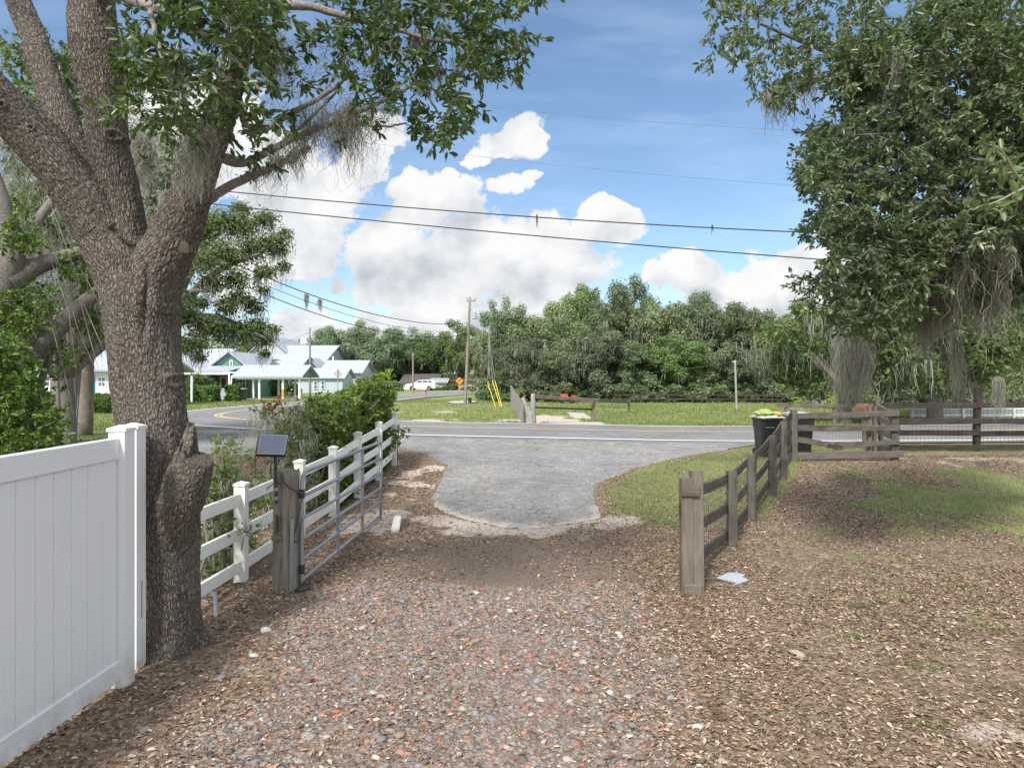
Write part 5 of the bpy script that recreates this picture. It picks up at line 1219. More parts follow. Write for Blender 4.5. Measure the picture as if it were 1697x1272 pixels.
# ------------------------------------------------------------------ right hand oak overhanging the yard
def right_oak():
    r = np.random.default_rng(31); T = thing('oak_tree', 'dense dark oak hung with grey moss, overhanging the yard above the dark fences', 'tree', (11.2, 9.5, gt(11.2, 9.5)))
    mb = MB(); b = np.array([11.2, 9.5, -.2]); fork = np.array([11.0, 9.4, 2.9])
    mb.tube(spline([b, [11.15, 9.5, 1.2], fork], 12), np.linspace(.42, .30, 12), 14)
    ends = [(P(1500, 250, 8.4), .04), (P(1400, 330, 8.2), .03), (P(1260, 40, 7.6), .03), (P(1600, 120, 7.5), .05), (P(1650, 420, 9), .04), (P(1440, 480, 9), .03), (np.array([9, 6, 7.5]), .06), (np.array([12, 11, 8.0]), .08), (np.array([7.5, 10.5, 7.5]), .06), (np.array([14, 8, 7]), .06)]
    for e, rad in ends:
        mid = fork * .5 + e * .5 + np.array([0, 0, .5]); mb.tube(spline([fork - np.array([0, 0, .2]), mid, e], 22), np.linspace(.19, rad * .45, 22), 8)
    mb.build('trunk', M['bark_far'], T, True)
    main = [(1335, 215), (1362, 205), (1385, 215), (1405, 165), (1430, 120), (1480, 60), (1560, -60), (1800, -60), (1800, 400), (1640, 400), (1560, 420), (1500, 540), (1450, 560), (1400, 545), (1372, 515), (1352, 470), (1372, 440), (1380, 410), (1345, 395), (1332, 370), (1340, 345), (1328, 310), (1335, 260)]
    C = np.concatenate([pixs(main, 5200, r, 6.8, 9.6, 12, .22), pixs([(1390, 60), (1480, 60), (1440, 140), (1395, 160)], 150, r, 7.2, 8.4, 13, .3)])
    tint = np.clip(fbm(C[:, 0] * 1.6, C[:, 1] * 1.0, C[:, 2] * 1.6, s=161, o=2) * 1.7 - .35 + r.normal(0, .1, len(C)), 0, 1)
    sprays(C, r, 15, .076, .42, .18, M['leaf_right'], T, tint=tint, droop=.2)
    R2 = [(1165, -60), (1480, -60), (1460, 110), (1425, 150), (1385, 160), (1330, 128), (1300, 158), (1268, 162), (1252, 118), (1232, 135), (1226, 112), (1205, 98), (1178, 92)]
    C = pixs(R2, 420, r, 7.0, 8.2, 14, .33); C = np.concatenate([C, pixs([(1265, 120), (1320, 130), (1312, 168), (1270, 168)], 16, r, 7.1, 7.6)])
    sprays(C, r, 14, .076, .40, .18, M['leaf_right'], T, droop=.55)
    C = pixs([(1308, 470), (1335, 440), (1370, 470), (1380, 530), (1340, 500)], 34, r, 8, 8.8); sprays(C, r, 13, .066, .36, .2, M['leaf_right'], T)
    # rest of the crown, beyond the picture's edge
    K = 700; d = rnd_dir(r, K); Cu = np.array([10.4, 9.0, 7.0]) + d * np.array([4.6, 4.0, 3.4]) * r.uniform(.6, 1, K)[:, None]
    px_ = CX + F * Cu[:, 0] / np.maximum(Cu[:, 1], .3); py_ = HZ - F * (Cu[:, 2] - EYE) / np.maximum(Cu[:, 1], .3)
    Cu = Cu[((px_ > 1720) | (py_ < -40)) & (Cu[:, 1] > 8.2)]; sprays(Cu, r, 18, .085, .42, .32, M['leaf_right'], T, name='upper_crown')
    # twigs
    n = 120; Cb = pixs([(1440, 200), (1700, 150), (1700, 480), (1440, 420)], n, r, 6.6, 7.6); d = unit(np.stack([r.normal(-.7, .4, n), r.normal(-.2, .3, n), r.normal(-.2, .35, n)], 1)); leaf_mesh('bare_twigs', Cb, d, rnd_dir(r, n), r.uniform(.2, .5, n), .008, M['bark_far'], T, None, 0, True)['kind'] = 'stuff'
    # moss curtains
    H_ = []
    for poly, k, y0, y1, l in (([(1480, 370), (1700, 340), (1760, 380), (1760, 440), (1500, 450)], 30, 9.0, 10.8, .95), ([(1460, 420), (1580, 440), (1600, 520), (1480, 520)], 14, 9.0, 10.6, .75), ([(1560, 400), (1700, 380), (1700, 470), (1600, 470)], 16, 7.4, 8.6, .7), ([(1400, 80), (1480, 70), (1470, 130), (1420, 120)], 5, 7.3, 8.0, .34), ([(1265, 150), (1330, 110), (1345, 130), (1270, 165)], 4, 7.3, 7.8, .38), ([(1440, 100), (1500, 90), (1490, 110), (1450, 120)], 3, 7, 7.6, .5)):
        c = pixs(poly, k, r, y0, y1); c = np.repeat(c, 9, 0) + r.normal(0, 1, (k * 9, 3)) * np.array([.04, .04, .06]); H_.append((c, np.repeat(np.full(k, l) * r.uniform(.45, 1.3, k), 9)))
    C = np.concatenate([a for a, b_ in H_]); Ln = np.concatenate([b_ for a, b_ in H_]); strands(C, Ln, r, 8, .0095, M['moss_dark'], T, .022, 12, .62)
    Cd = pixs([(1460, 380), (1800, 360), (1800, 470), (1640, 500), (1470, 520)], 1900, r, 7.9, 9.8, 19, .38); sprays(Cd, r, 14, .088, .44, .18, M['leaf_right'], T, droop=.3, name='lower_crown')
    # long dense beards
    LB = [(1397, 520, 12.2, 1.75, 100, .05), (1412, 515, 12.2, 1.9, 130, .06), (1427, 520, 12.3, 1.7, 100, .05), (1586, 555, 10.5, 1.3, 26, .03), (1630, 470, 9.0, .75, 30, .03), (1636, 440, 9.0, 1.0, 24, .03), (1655, 628, 14.5, .95, 24, .04), (1496, 480, 9.6, .75, 24, .03), (1530, 470, 9.4, .8, 22, .03), (1560, 500, 9.6, .6, 20, .03), (1598, 430, 8.8, .8, 24, .03), (1672, 420, 8.6, .9, 26, .03), (1270, 158, 7.3, .26, 14, .012)]
    C = np.repeat(np.array([P(a, b_, y) for a, b_, y, *_ in LB]), [q[4] for q in LB], 0); s = np.repeat([q[5] for q in LB], [q[4] for q in LB])[:, None]
    C = C + r.normal(0, 1, C.shape) * s * np.array([1, 1, .8]); strands(C, np.repeat([q[3] for q in LB], [q[4] for q in LB]) * r.uniform(.6, 1.05, len(C)), r, 7, .010, M['moss'], T, .025, 14, .36, name='moss_beard')
    # near sprig with paler big leaves
    mb = MB(); tw = spline([P(1760, 285, 3.7), P(1697, 312, 3.5), P(1650, 335, 3.45), P(1605, 348, 3.4)], 20); mb.tube(tw, np.linspace(.009, .003, 20), 6)
    tw2 = spline([P(1760, 230, 3.9), P(1700, 300, 3.7), P(1660, 250, 3.6), P(1630, 238, 3.6)], 20); mb.tube(tw2, np.linspace(.008, .003, 20), 6); mb.build('near_twig', M['twig'], T, True)
    Cn = np.concatenate([tw[4:][r.integers(0, 16, 9)], tw2[6:][r.integers(0, 14, 8)], P(1605, 350, 3.4)[None], P(1640, 250, 3.6)[None], pixs([(1650, 270), (1720, 260), (1720, 330), (1660, 320)], 8, r, 3.6, 4.2)]); sprays(Cn, r, 5, .072, .42, .06, M['leaf_pale'], T, name='pale_leaves', twigs=False)['kind'] = 'stuff'
right_oak()

# ------------------------------------------------------------------ left: leaning oak, vine bank, pole sapling
def left_oak():
    r = np.random.default_rng(41); T = thing('oak_tree', 'leaning mossy oak with pale limbs behind the vine bank, left of the big oak', 'tree', (-7.2, 8.6, gt(-7.2, 8.6)))
    def path(ctrl): return spline([np.append(P(a, b, y), w * y / F / 2) for a, b, w, y in ctrl], 30)
    mb = MB()
    for c in ([(-70, 820, 70, 8.6), (-50, 700, 62, 8.6), (-20, 560, 56, 8.6), (5, 460, 52, 8.7), (20, 420, 44, 8.8)], [(10, 470, 46, 8.7), (60, 442, 30, 9.0), (130, 420, 22, 9.4), (230, 395, 16, 10)], [(20, 430, 36, 8.8), (0, 330, 28, 8.8), (-40, 220, 22, 8.8)],
              [(20, 620, 34, 9.0), (60, 585, 31, 9.0), (110, 530, 27, 9.2), (160, 488, 25, 9.4), (240, 440, 21, 9.8), (320, 400, 15, 10.4)], [(60, 660, 11, 9.2), (72, 620, 11, 9.2), (85, 580, 10, 9.2)], [(70, 500, 12, 10.5), (110, 495, 12, 10.5), (150, 488, 10, 10.6)], [(20, 430, 20, 8.8), (90, 330, 14, 9.5), (180, 250, 10, 10), (260, 200, 6, 10.5)]):
        p = path(c); mb.tube(p[:, :3], p[:, 3], 9)
    mb.build('trunk', M['bark_far'], T, True)
    C = np.concatenate([pixs([(100, 410), (215, 415), (200, 470), (130, 480), (100, 450)], 130, r, 9, 10), pixs([(60, 385), (0, 360), (0, 420), (60, 420)], 60, r, 8.3, 9), pixs([(-40, 480), (70, 470), (80, 545), (0, 560)], 170, r, 8.2, 9.2), pixs([(125, 500), (178, 490), (178, 560), (140, 560)], 90, r, 9.3, 10.3), pixs([(85, 560), (120, 560), (115, 640), (90, 620)], 22, r, 9, 9.6),
                        pixs([(-40, 330), (110, 330), (90, 400), (0, 420)], 130, r, 9.5, 11, 6, .36), pixs([(225, 330), (290, 330), (290, 420), (230, 400)], 90, r, 10, 11.5), pixs([(30, 100), (150, 100), (150, 250), (60, 240)], 120, r, 9, 12, 8, .4)])
    sprays(C, r, 15, .062, .5, .2, M['leaf_ivy'], T, droop=.1)
    C = np.concatenate([pixs([(-40, 60), (240, 60), (240, 420), (-40, 420)], 1200, r, 10.5, 14, 16, .34), pixs([(210, 200), (320, 240), (320, 420), (230, 400)], 300, r, 10, 13)]); sprays(C, r, 15, .075, .45, .26, M['leaf_mid'], T)
    C = pixs([(-40, 90), (230, 90), (230, 360), (100, 400), (-40, 400)], 150, r, 9.5, 13); strands(C, r.uniform(.5, 1.5, 150), r, 20, .009, M['moss'], T, .14, 10, .7)
    C = pixs([(0, 400), (165, 380), (165, 500), (0, 480)], 60, r, 9.2, 11); strands(C, r.uniform(.3, .8, 60), r, 16, .008, M['moss'], T, .1, 10, .7)
    C = pixs([(225, 200), (300, 210), (300, 330), (235, 330)], 60, r, 8.5, 12); strands(C, r.uniform(.5, 1.2, 60), r, 20, .008, M['moss'], T, .09, 10, .7)
    n = 50; b = pixs([(60, 250), (200, 250), (140, 560), (60, 560)], n, r, 8.6, 9.6); d = unit(np.stack([r.normal(.25, .12, n), 0 * b[:, 0], -np.ones(n)], 1)); leaf_mesh('hanging_vines', b, d, rnd_dir(r, n), r.uniform(.6, 1.6, n), .010, M['twig'], T, None, 0, True)
left_oak()
def vine_bank():
    r = np.random.default_rng(43); T = thing('vine_bank', 'bank of glossy bright vine leaves rising behind the tall white fence', 'shrub', (-5.6, 7.3, gt(-5.6, 7.3)))
    C = pixs([(-60, 545), (20, 555), (50, 600), (62, 650), (98, 690), (100, 735), (40, 760), (-60, 790)], 900, r, 7.0, 8.2); C = C[C[:, 2] > .15]
    sprays(C, r, 14, .060, .55, .16, M['leaf_ivy'], T, droop=.0, name='foliage')
    C = pixs([(-60, 600), (60, 640), (90, 740), (-60, 800)], 500, r, 7.9, 8.6); C = C[C[:, 2] > .1]; sprays(C, r, 12, .065, .55, .16, M['leaf_mid'], T, name='inner_foliage')
    mb = MB()
    for k in range(12): a = r.uniform(-6.4, -5.0); mb.tube(spline([(a, 7.7, -.05), (a + r.normal(0, .2), 7.7, .8), (a + r.normal(0, .4), 7.6, 1.7)], 8), np.linspace(.025, .008, 8), 5)
    mb.build('stems', M['bark_far'], T, True)
vine_bank()
def sapling():
    T = thing('sapling', 'thin bare sapling stem between the vine bank and the leaning pole', 'tree', (*P(98, 700, 11)[:2], gt(*P(98, 700, 11)[:2])))
    g = T.location[2]; b = np.array(T.location); mb = MB(); mb.tube(spline([b - np.array([0, 0, .1]), P(97, 660, 11), P(93, 615, 11), P(88, 560, 11)], 14), np.linspace(.035, .02, 14), 7); mb.build('trunk', M['bark_far'], T, True)
    r = np.random.default_rng(44); sprays(P(92, 590, 11) + r.normal(0, .18, (26, 3)), r, 12, .06, .5, .15, M['leaf_ivy'], T)
sapling()

# ------------------------------------------------------------------ hedge behind the white rail fence
def hedge():
    r = np.random.default_rng(51); xl = lambda y: -3.13 + .0506 * (y - 7.89)
    def shrub(label, poly, n, y0, y1, mat, nl=13, L=.06, seed=1, moss=0, ml=.35, back=0, name='shrub', stems=8, gap=.3, red=None, deadt=0):
        c = P(*np.mean(np.array(poly), 0), (y0 + y1) / 2); g = gt(c[0], c[1]); T = thing(name, label, 'shrub', (c[0], c[1], g))
        def keep(C): return C[(C[:, 0] < xl(C[:, 1]) - .10) & (C[:, 2] > gtop(C[:, 0], C[:, 1]) + .03)]
        C = keep(pixs(poly, n, r, y0, y1, seed, gap)); tint = np.clip(fbm(C[:, 0] * 2, C[:, 1] * 2, C[:, 2] * 2, s=seed + 170, o=2) * 1.6 - .3, 0, 1); sprays(C, r, nl, L, .48, .14, M[mat], T, droop=.05, name='foliage', tint=tint)
        mb = MB()
        for k in range(stems):
            a = r.uniform(-.6, .6); y = r.uniform(y0, y1); x = min(c[0] + a, xl(y) - .2); z0 = gt(x, y); h = C[:, 2].max() - z0; mb.tube(spline([(x, y, z0 - .05), (x + r.normal(0, .12), y, z0 + h * .45), (x + r.normal(0, .25), y + r.normal(0, .2), z0 + h * .9)], 8), np.linspace(.022, .007, 8), 5)
        mb.build('stems', M['bark_far'], T, True)['kind'] = 'stuff'
        if moss: C = keep(pixs(poly, moss, r, y0, y1)); strands(C, ml * r.uniform(.4, 1.1, len(C)), r, 14, .008, M['moss'], T, .05, 6, .45)
        if deadt: 
            C = keep(pixs(poly, deadt, r, y0, y1)); k = len(C); leaf_mesh('dead_twigs', C, unit(np.stack([r.normal(0, .6, k), r.normal(0, .5, k), r.normal(.4, .5, k)], 1)), rnd_dir(r, k), r.uniform(.10, .35, k), .006, M['twig'], T, None, 0, True)['kind'] = 'stuff'
        if red: sprays(np.concatenate([P(*red, (y0 + y1) / 2 - .3)[None] + r.normal(0, .10, (26, 3))]), r, 8, .06, .5, .08, M['leaf_red'], T, name='dead_leaves', twigs=False)
        return T
    shrub('vine covered hedge bush, tallest, at the far end of the white rail fence', [(560, 660), (585, 640), (610, 632), (640, 625), (652, 640), (650, 700), (648, 790), (600, 800), (565, 760)], 3400, 14.0, 16.4, 'leaf_hedge', seed=2, moss=60, ml=.4, L=.088)
    shrub('bright yellow green young shoots rising over the far end of the hedge', [(626, 655), (630, 620), (640, 608), (648, 615), (652, 650)], 60, 15.0, 16.2, 'leaf_lime', seed=3, stems=3, gap=0, L=.08)
    shrub('mid hedge bush with fresh green leaves behind the pipe gate', [(505, 690), (520, 665), (560, 655), (590, 650), (592, 720), (590, 850), (540, 850), (505, 800)], 2700, 11.6, 14.0, 'leaf_hedge', seed=4, moss=60, ml=.45, L=.08)
    shrub('grey half dead bush draped in moss with a rusty clump of dead leaves', [(425, 680), (450, 668), (500, 672), (520, 690), (525, 820), (470, 830), (445, 740), (405, 700)], 520, 10.6, 12.4, 'leaf_mid', seed=5, moss=150, ml=.32, red=(457, 676), deadt=420, L=.055)
    shrub('leafy weeds with moss behind the first rails of the white fence, beside the oak', [(326, 800), (345, 770), (395, 775), (405, 820), (400, 960), (330, 980)], 520, 7.0, 8.7, 'leaf_mid', seed=6, moss=90, ml=.3, L=.06, deadt=160)
    shrub('tall feathery weed with red tinged tips beside the sawn stub', [(345, 790), (350, 730), (372, 715), (395, 740), (425, 765), (420, 800)], 120, 7.6, 8.8, 'leaf_hedge', seed=7, nl=16, L=.034, gap=.2, deadt=50, stems=5)
    shrub('low green undergrowth behind the split gate post and gate hinge', [(405, 790), (470, 770), (500, 800), (560, 800), (600, 760), (640, 760), (630, 830), (560, 890), (420, 900)], 520, 8.6, 13.5, 'leaf_hedge', seed=8, moss=50, ml=.25, L=.055, gap=.42)
    T = thing('shrub', 'small leafy sprig growing round the last white fence post', 'shrub', (-2.62, 15.6, gt(-2.62, 15.6)))
    sprays(np.array([-2.62, 15.6, 1.05]) + r.normal(0, 1, (26, 3)) * np.array([.12, .1, .13]), r, 10, .075, .5, .12, M['leaf_hedge'], T, name='foliage')
    mb = MB(); mb.tube([(-2.62, 15.6, .3), (-2.62, 15.62, .8), (-2.6, 15.6, 1.1)], .012, 5); mb.build('stems', M['bark_far'], T)
    T = thing('weed', 'feathery green weed poking through the rails by the first white post', 'plant', (-3.2, 7.85, gt(-3.2, 7.85)))
    sprays(np.concatenate([P(404, 882, 7.75)[None] + r.normal(0, .035, (10, 3)), P(418, 872, 7.7)[None] + r.normal(0, .03, (5, 3))]), r, 16, .04, .2, .09, M['leaf_ivy'], T, name='foliage')
    mb = MB(); mb.tube([(-3.2, 7.9, .0), P(404, 890, 7.8), P(418, 872, 7.7)], .004, 5); mb.build('stems', M['leaf_hedge'], T)
hedge()

# ------------------------------------------------------------------ middle distance oaks
def mid_trees():
    oak('oak_tree', 'spreading mossy oak behind the big forked oak, reaching over the green house', 'tree', (-13.2, 20.0, .4), 8.0, 4.0, 61, 15000, .15, 'leaf_mid', low=.36, nc=44, moss=150, mossl=1.3, mossw=.022, per=10, trunk_r=.32)
    T = bpy.data.objects['oak_tree']
    r = np.random.default_rng(62)
    t = thing('oak_tree', 'oak with two leafy tiers hanging in the sky right of the big trunk', 'tree', (-12.5, 24, gt(-12.5, 24)))
    mb = MB(); b = np.array([-12.5, 24, .2]); fork = np.array([-12.2, 24, 4.2]); mb.tube(spline([b, [-12.5, 24, 2], fork], 10), np.linspace(.4, .3, 10), 9)
    for e in (P(350, 482, 23), P(430, 420, 23.5), P(440, 560, 23), P(380, 370, 24), P(300, 560, 22)): mb.tube(spline([fork, fork * .5 + e * .5 + np.array([0, 0, .5]), e], 14), np.linspace(.2, .04, 14), 7)
    mb.build('trunk', M['bark_far'], t, True)
    cl = [(P(px, py, Y), rr * Y / F) for px, py, rr, Y in ((330, 380, 40, 23), (365, 365, 34, 23.5), (400, 372, 36, 24), (440, 362, 26, 24.5), (455, 400, 28, 24.5), (420, 410, 36, 24), (370, 420, 40, 23), (330, 430, 34, 22), (470, 440, 14, 24.5), (440, 450, 24, 24), (390, 460, 30, 23), (350, 470, 26, 22.5), (330, 500, 20, 22),
          (395, 490, 22, 23), (420, 505, 24, 23.5), (375, 505, 24, 22.5), (462, 415, 18, 24.5), (474, 385, 14, 24.6), (400, 345, 20, 24), (440, 585, 12, 23.5), (455, 545, 14, 23.6), (340, 540, 34, 22), (320, 570, 30, 21.5), (370, 545, 32, 22.5), (400, 550, 34, 23), (425, 540, 26, 23.5), (440, 560, 20, 23.5), (330, 590, 14, 22), (310, 520, 30, 21.5), (436, 480, 14, 24))]
    clump_leaves('crown', cl, 26000, .115, .5, r, M['leaf_mid'], t, shell=.3)
    C = np.array([c + np.array([*r.normal(0, .4, 2) * q, -.4 * q]) for c, q in cl for _ in range(6)]); strands(C, r.uniform(.2, .85, len(C)), r, 9, .02, M['moss'], t, .12, 5, .3)
    # right, behind the yard fence
    for k, (px, Y, H, Rx, lab) in enumerate(((1500, 25, 6.2, 3.6, 'mossy oak behind the terracotta mailbox'), (1640, 27, 7.4, 4.2, 'darker oak behind the tall dark fence post'), (1770, 24, 7.5, 4.2, 'oak behind the right end of the dark fence'), (1590, 38, 8.0, 5.0, 'oak above the white fence beyond the road'))):
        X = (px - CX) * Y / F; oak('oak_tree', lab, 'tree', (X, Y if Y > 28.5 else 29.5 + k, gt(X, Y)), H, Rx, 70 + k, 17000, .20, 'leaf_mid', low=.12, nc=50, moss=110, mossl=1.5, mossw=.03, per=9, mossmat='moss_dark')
    oak('shrub', 'lime green bush at the field edge behind the bins', 'shrub', (*P(1372, 662, 44)[:2], .4), 1.25, 2.1, 79, 1600, .16, 'leaf_lime', low=-.2, nc=18, moss=0)
mid_trees()

# ------------------------------------------------------------------ the wood across the field
def wood():
    protos = []
    for k in range(5):
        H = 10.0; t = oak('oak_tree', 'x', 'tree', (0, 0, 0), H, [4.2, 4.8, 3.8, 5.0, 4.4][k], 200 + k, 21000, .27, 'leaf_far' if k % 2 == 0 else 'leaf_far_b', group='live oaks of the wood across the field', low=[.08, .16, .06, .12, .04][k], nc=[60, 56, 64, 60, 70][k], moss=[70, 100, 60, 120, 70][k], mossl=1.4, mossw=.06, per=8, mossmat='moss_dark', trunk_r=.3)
        protos.append(t)
    used = set()
    def place(px, top, Y, wid, k, label, rz=None):
        X = (px - CX) * Y / F; g = gt(X, Y); h = EYE - (top - 9 - HZ) * Y / F - g; s = h / 10.0; w = wid * Y / F / 2 / 4.4
        z = random.uniform(0, 6.28) if rz is None else rz
        if k not in used:
            used.add(k); o = protos[k]; o.location = (X, Y, g); o.scale = (w, w, s); o.rotation_euler = (0, 0, z); o['label'] = label
        else: o = clone(protos[k], (X, Y, g), z, (w, w, s), label)
        return o
    L = [(835, 500, 64, 90, 1, 'dark oak at the left end of the wood, beside the second pole'), (893, 500, 62, 120, 4, 'broad dense oak standing over the red machine'), (943, 486, 66, 110, 0, 'oak with pointed top over the split fence post'), (975, 457, 70, 100, 2, 'tallest oak of the wood, its crown into the big cloud'),
         (1015, 470, 64, 110, 3, 'silvery oak right of the tallest oak'), (1052, 458, 68, 110, 0, 'high rounded oak over the middle of the field'), (1095, 474, 62, 110, 4, 'full crowned oak above the two post rail'), (1140, 492, 64, 110, 1, 'oak with light gaps left of the leaning pale post'), (1180, 486, 68, 110, 3, 'open crowned oak just left of the pale post'),
         (1222, 496, 63, 110, 2, 'oak directly behind the pale post'), (1268, 512, 66, 110, 0, 'lower oak above the black bins'), (1315, 535, 60, 110, 4, 'yellow green oak above the grey lidded bin'), (1362, 520, 58, 120, 1, 'mossy oak above the lime bush'), (1430, 505, 62, 130, 3, 'oak behind the thick moss beard'), (1500, 500, 66, 140, 0, 'oak deep behind the mailbox'), (1580, 490, 64, 140, 2, 'oak behind the white wall beyond the road'), (1670, 500, 60, 150, 4, 'oak of the wood at the right picture edge'),
         (870, 560, 57, 100, 3, 'low leafy oak bulging over the fence end'), (925, 575, 58, 90, 0, 'low grey green oak left of the red machine'), (985, 545, 56, 120, 1, 'moss hung oak leaning out of the wood'), (1045, 560, 57, 110, 2, 'low oak under the high rounded one'), (1120, 560, 57, 120, 0, 'low spreading oak with dark trunks showing'), (1190, 570, 58, 110, 1, 'low oak with grey moss behind the light wire'), (1260, 575, 56, 120, 3, 'low oak with long moss over the bins'), (1330, 590, 55, 110, 2, 'low oak at the field corner by the lime bush'), (1420, 580, 54, 130, 4, 'low dense oak beyond the roadside rail'), (1530, 580, 54, 150, 1, 'low oak filling behind the grey plank gate'), (1640, 580, 54, 150, 0, 'low oak behind the dark fence post')]
    for a in L: place(*a)
    # oaks on the far left, beyond houses and cars
    L2 = [(552, 545, 124, 80, 3, 'mossy oak beside the big white roofs'), (588, 537, 126, 90, 1, 'round oak above the white side wing'), (634, 548, 122, 100, 3, 'oak trailing grey moss left of the thin pole'), (678, 550, 128, 100, 1, 'oak over the white car'), (722, 552, 126, 100, 4, 'oak over the dark shingled house'), (757, 532, 120, 80, 0, 'taller oak behind the utility pole'), (800, 548, 84, 70, 0, 'oak between the two poles')]
    for a in L2: place(*a)
    for a in [(612, 590, 130, 90, 4, 'dark oak in the gap beside the flowering hedge end'), (655, 590, 136, 110, 0, 'oak far behind the white car'), (60, 540, 60, 200, 3, 'oak behind the left white house'), (160, 520, 66, 200, 1, 'oak behind the two wooden poles'), (-60, 500, 60, 220, 4, 'oak at the far left behind the lawn'), (430, 556, 132, 80, 2, 'oak behind the great white roof')]: place(*a)
    # under-storey along the wood edge
    b0 = oak('bush', 'x', 'shrub', (0, 0, 0), 2.6, 2.3, 260, 3600, .26, 'leaf_far', group='bushes along the wood edge', low=-.25, nc=26, moss=8, mossl=.6, mossw=.06, per=4, trunk_r=.06)
    b1 = oak('bush', 'x', 'shrub', (0, 0, 0), 2.6, 2.3, 261, 3600, .26, 'leaf_far_b', group='bushes along the wood edge', low=-.25, nc=26, moss=8, mossl=.6, mossw=.06, per=4, trunk_r=.06)
    bl = [(812, 620, 60), (840, 610, 58), (868, 625, 57), (897, 620, 58), (918, 632, 56), (965, 625, 57), (992, 632, 56), (1022, 622, 56), (1050, 634, 55), (1080, 628, 56), (1105, 636, 55), (1150, 630, 56), (1178, 636, 55), (1206, 628, 56), (1240, 634, 55), (1270, 628, 54), (1300, 634, 54), (1330, 640, 53), (1352, 636, 55), (1400, 625, 52), (1450, 630, 50), (1510, 628, 50), (1580, 630, 50), (1660, 630, 50)]
    names = ['by the foot of the second pole', 'beside the yellow guards', 'behind the end of the split rail fence', 'left of the red machine', 'just left of the red machine, the lower one', 'just right of the red machine', 'below the tallest oak', 'below the silvery oak', 'below the high rounded oak', 'left of the rail posts in the field', 'between two dark trunks', 'right of the dark trunks', 'left of the pale post', 'touching the pale post', 'right of the pale post', 'over the near bin', 'between the bins', 'left of the lime bush', 'behind the lime bush', 'behind the moss beard', 'behind the mailbox', 'behind the plank gate', 'behind the dark post', 'at the right edge']
    u = [False, False]
    for i, ((px, top, Y), nm) in enumerate(zip(bl, names)):
        X = (px - CX) * Y / F; g = gt(X, Y); h = EYE - (top - HZ) * Y / F - g; p = (b0, b1)[i % 2]; s = (random.uniform(.7, 1.0), random.uniform(.7, 1), h / 2.5)
        lab = 'wood edge bush ' + nm
        if not u[i % 2]: u[i % 2] = True; p.location = (X, Y, g); p.scale = s; p['label'] = lab
        else: clone(p, (X, Y, g), random.uniform(0, 6), s, lab)
    # the mass of the wood further in: cannot be told apart
    r = np.random.default_rng(77); n = 110000
    x = r.uniform(6, 160, n); y = 92 + 20 * r.random(n) + np.abs(x - 30) * .05; z = .4 + r.random(n) ** 1.1 * (7.2 + 2.0 * fbm(x * .12, y * .12, s=9))
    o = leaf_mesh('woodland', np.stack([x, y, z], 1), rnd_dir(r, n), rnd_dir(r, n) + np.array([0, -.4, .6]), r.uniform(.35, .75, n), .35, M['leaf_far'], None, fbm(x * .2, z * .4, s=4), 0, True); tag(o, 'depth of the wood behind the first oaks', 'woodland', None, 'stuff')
    n = 70000; x = r.uniform(-230, -20, n); y = 132 + 25 * r.random(n) - np.abs(x + 60) * .15; z = .4 + r.random(n) ** 1.1 * (7.5 + 3 * fbm(x * .1, y * .1, s=9))
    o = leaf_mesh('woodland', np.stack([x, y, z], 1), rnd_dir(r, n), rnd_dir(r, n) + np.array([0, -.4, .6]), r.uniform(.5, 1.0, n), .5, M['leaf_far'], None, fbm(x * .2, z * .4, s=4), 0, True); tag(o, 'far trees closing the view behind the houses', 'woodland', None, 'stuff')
wood()
# ------------------------------------------------------------------ poles, wires, signs
def pole(label, p0, p1, r0, r1, mat='pole_wood', name='utility_pole', extra=None):
    p0, p1 = np.array(p0, float), np.array(p1, float); t = thing(name, label, 'pole', p0)
    m = MB(); n = 12; pts = np.array([p0 + (p1 - p0) * f for f in np.linspace(-.02, 1, n)]); m.tube(pts, np.linspace(r0, r1, n), 14); m.build('shaft', M[mat], t, True)
    if extra: extra(t)
    return t
def fix(px, Y): X = (px - CX) * Y / F; return (X, Y, gt(X, Y))
b1 = fix(115, 21.0); top1 = P(148, 300, 21.0)
pole('pale leaning wooden pole with a conduit, left of the big oak', b1, top1, .19, .13, 'pole_pale', extra=lambda t: MB().tube([np.array(b1) + np.array([.2, -.06, 0]), P(129, 600, 20.9) + np.array([.12, 0, 0])], .03, 6).build('conduit', M['wire_pale'], t))
b2 = fix(141, 23.5); pole('brown upright wooden pole close behind the leaning one', b2, P(149, 330, 23.5), .25, .19)
b3 = fix(771, 52); top3 = P(779, 492, 52)
def pole3(t):
    m = MB(); m.bar(P(774, 499, 52), P(788, 498, 52), .10, .12); m.build('crossarm', M['pole_wood'], t)
    for a in (774, 787): m = MB(); m.lathe(P(a, 497, 52), [(.05, 0), (.08, .06), (.05, .12), (.07, .16), (.03, .22)], 8); m.build('insulator', M['bin_lid'], t)
    m = MB(); c = P(786, 529, 51.9); m.lathe(c, [(.15, 0), (.18, .06), (.18, .52), (.15, .58), (.05, .62)], 14); m.bar(c + np.array([-.3, 0, .4]), c + np.array([-.1, 0, .4]), .08, .08); m.build('transformer', M['bin_lid'], t, False)
pole('tall weathered utility pole with a grey transformer on the far verge', b3, top3, .13, .085, extra=pole3)
b4 = fix(811, 60); pole('thinner pole at the left end of the wood, with guy wires', b4, P(811, 540, 60), .10, .08)
b5 = fix(684.5, 84); pole('slim grey pole in front of the white car', b5, P(684.5, 585, 84), .12, .09)
b6 = fix(514, 70); pole('dark wooden pole in front of the white roofed houses', b6, P(513.5, 543, 70), .12, .09)
b7 = (*P(1221, 681, 40)[:2], .4); 
def post7(t): MB().bar(P(1213, 599, 40), P(1220, 598, 40), .07, .07).build('bracket', M['bin_lid'], t)
pole('pale leaning post standing alone in the field', b7, P(1218, 597, 40), .065, .055, 'pole_pale', 'post', post7)
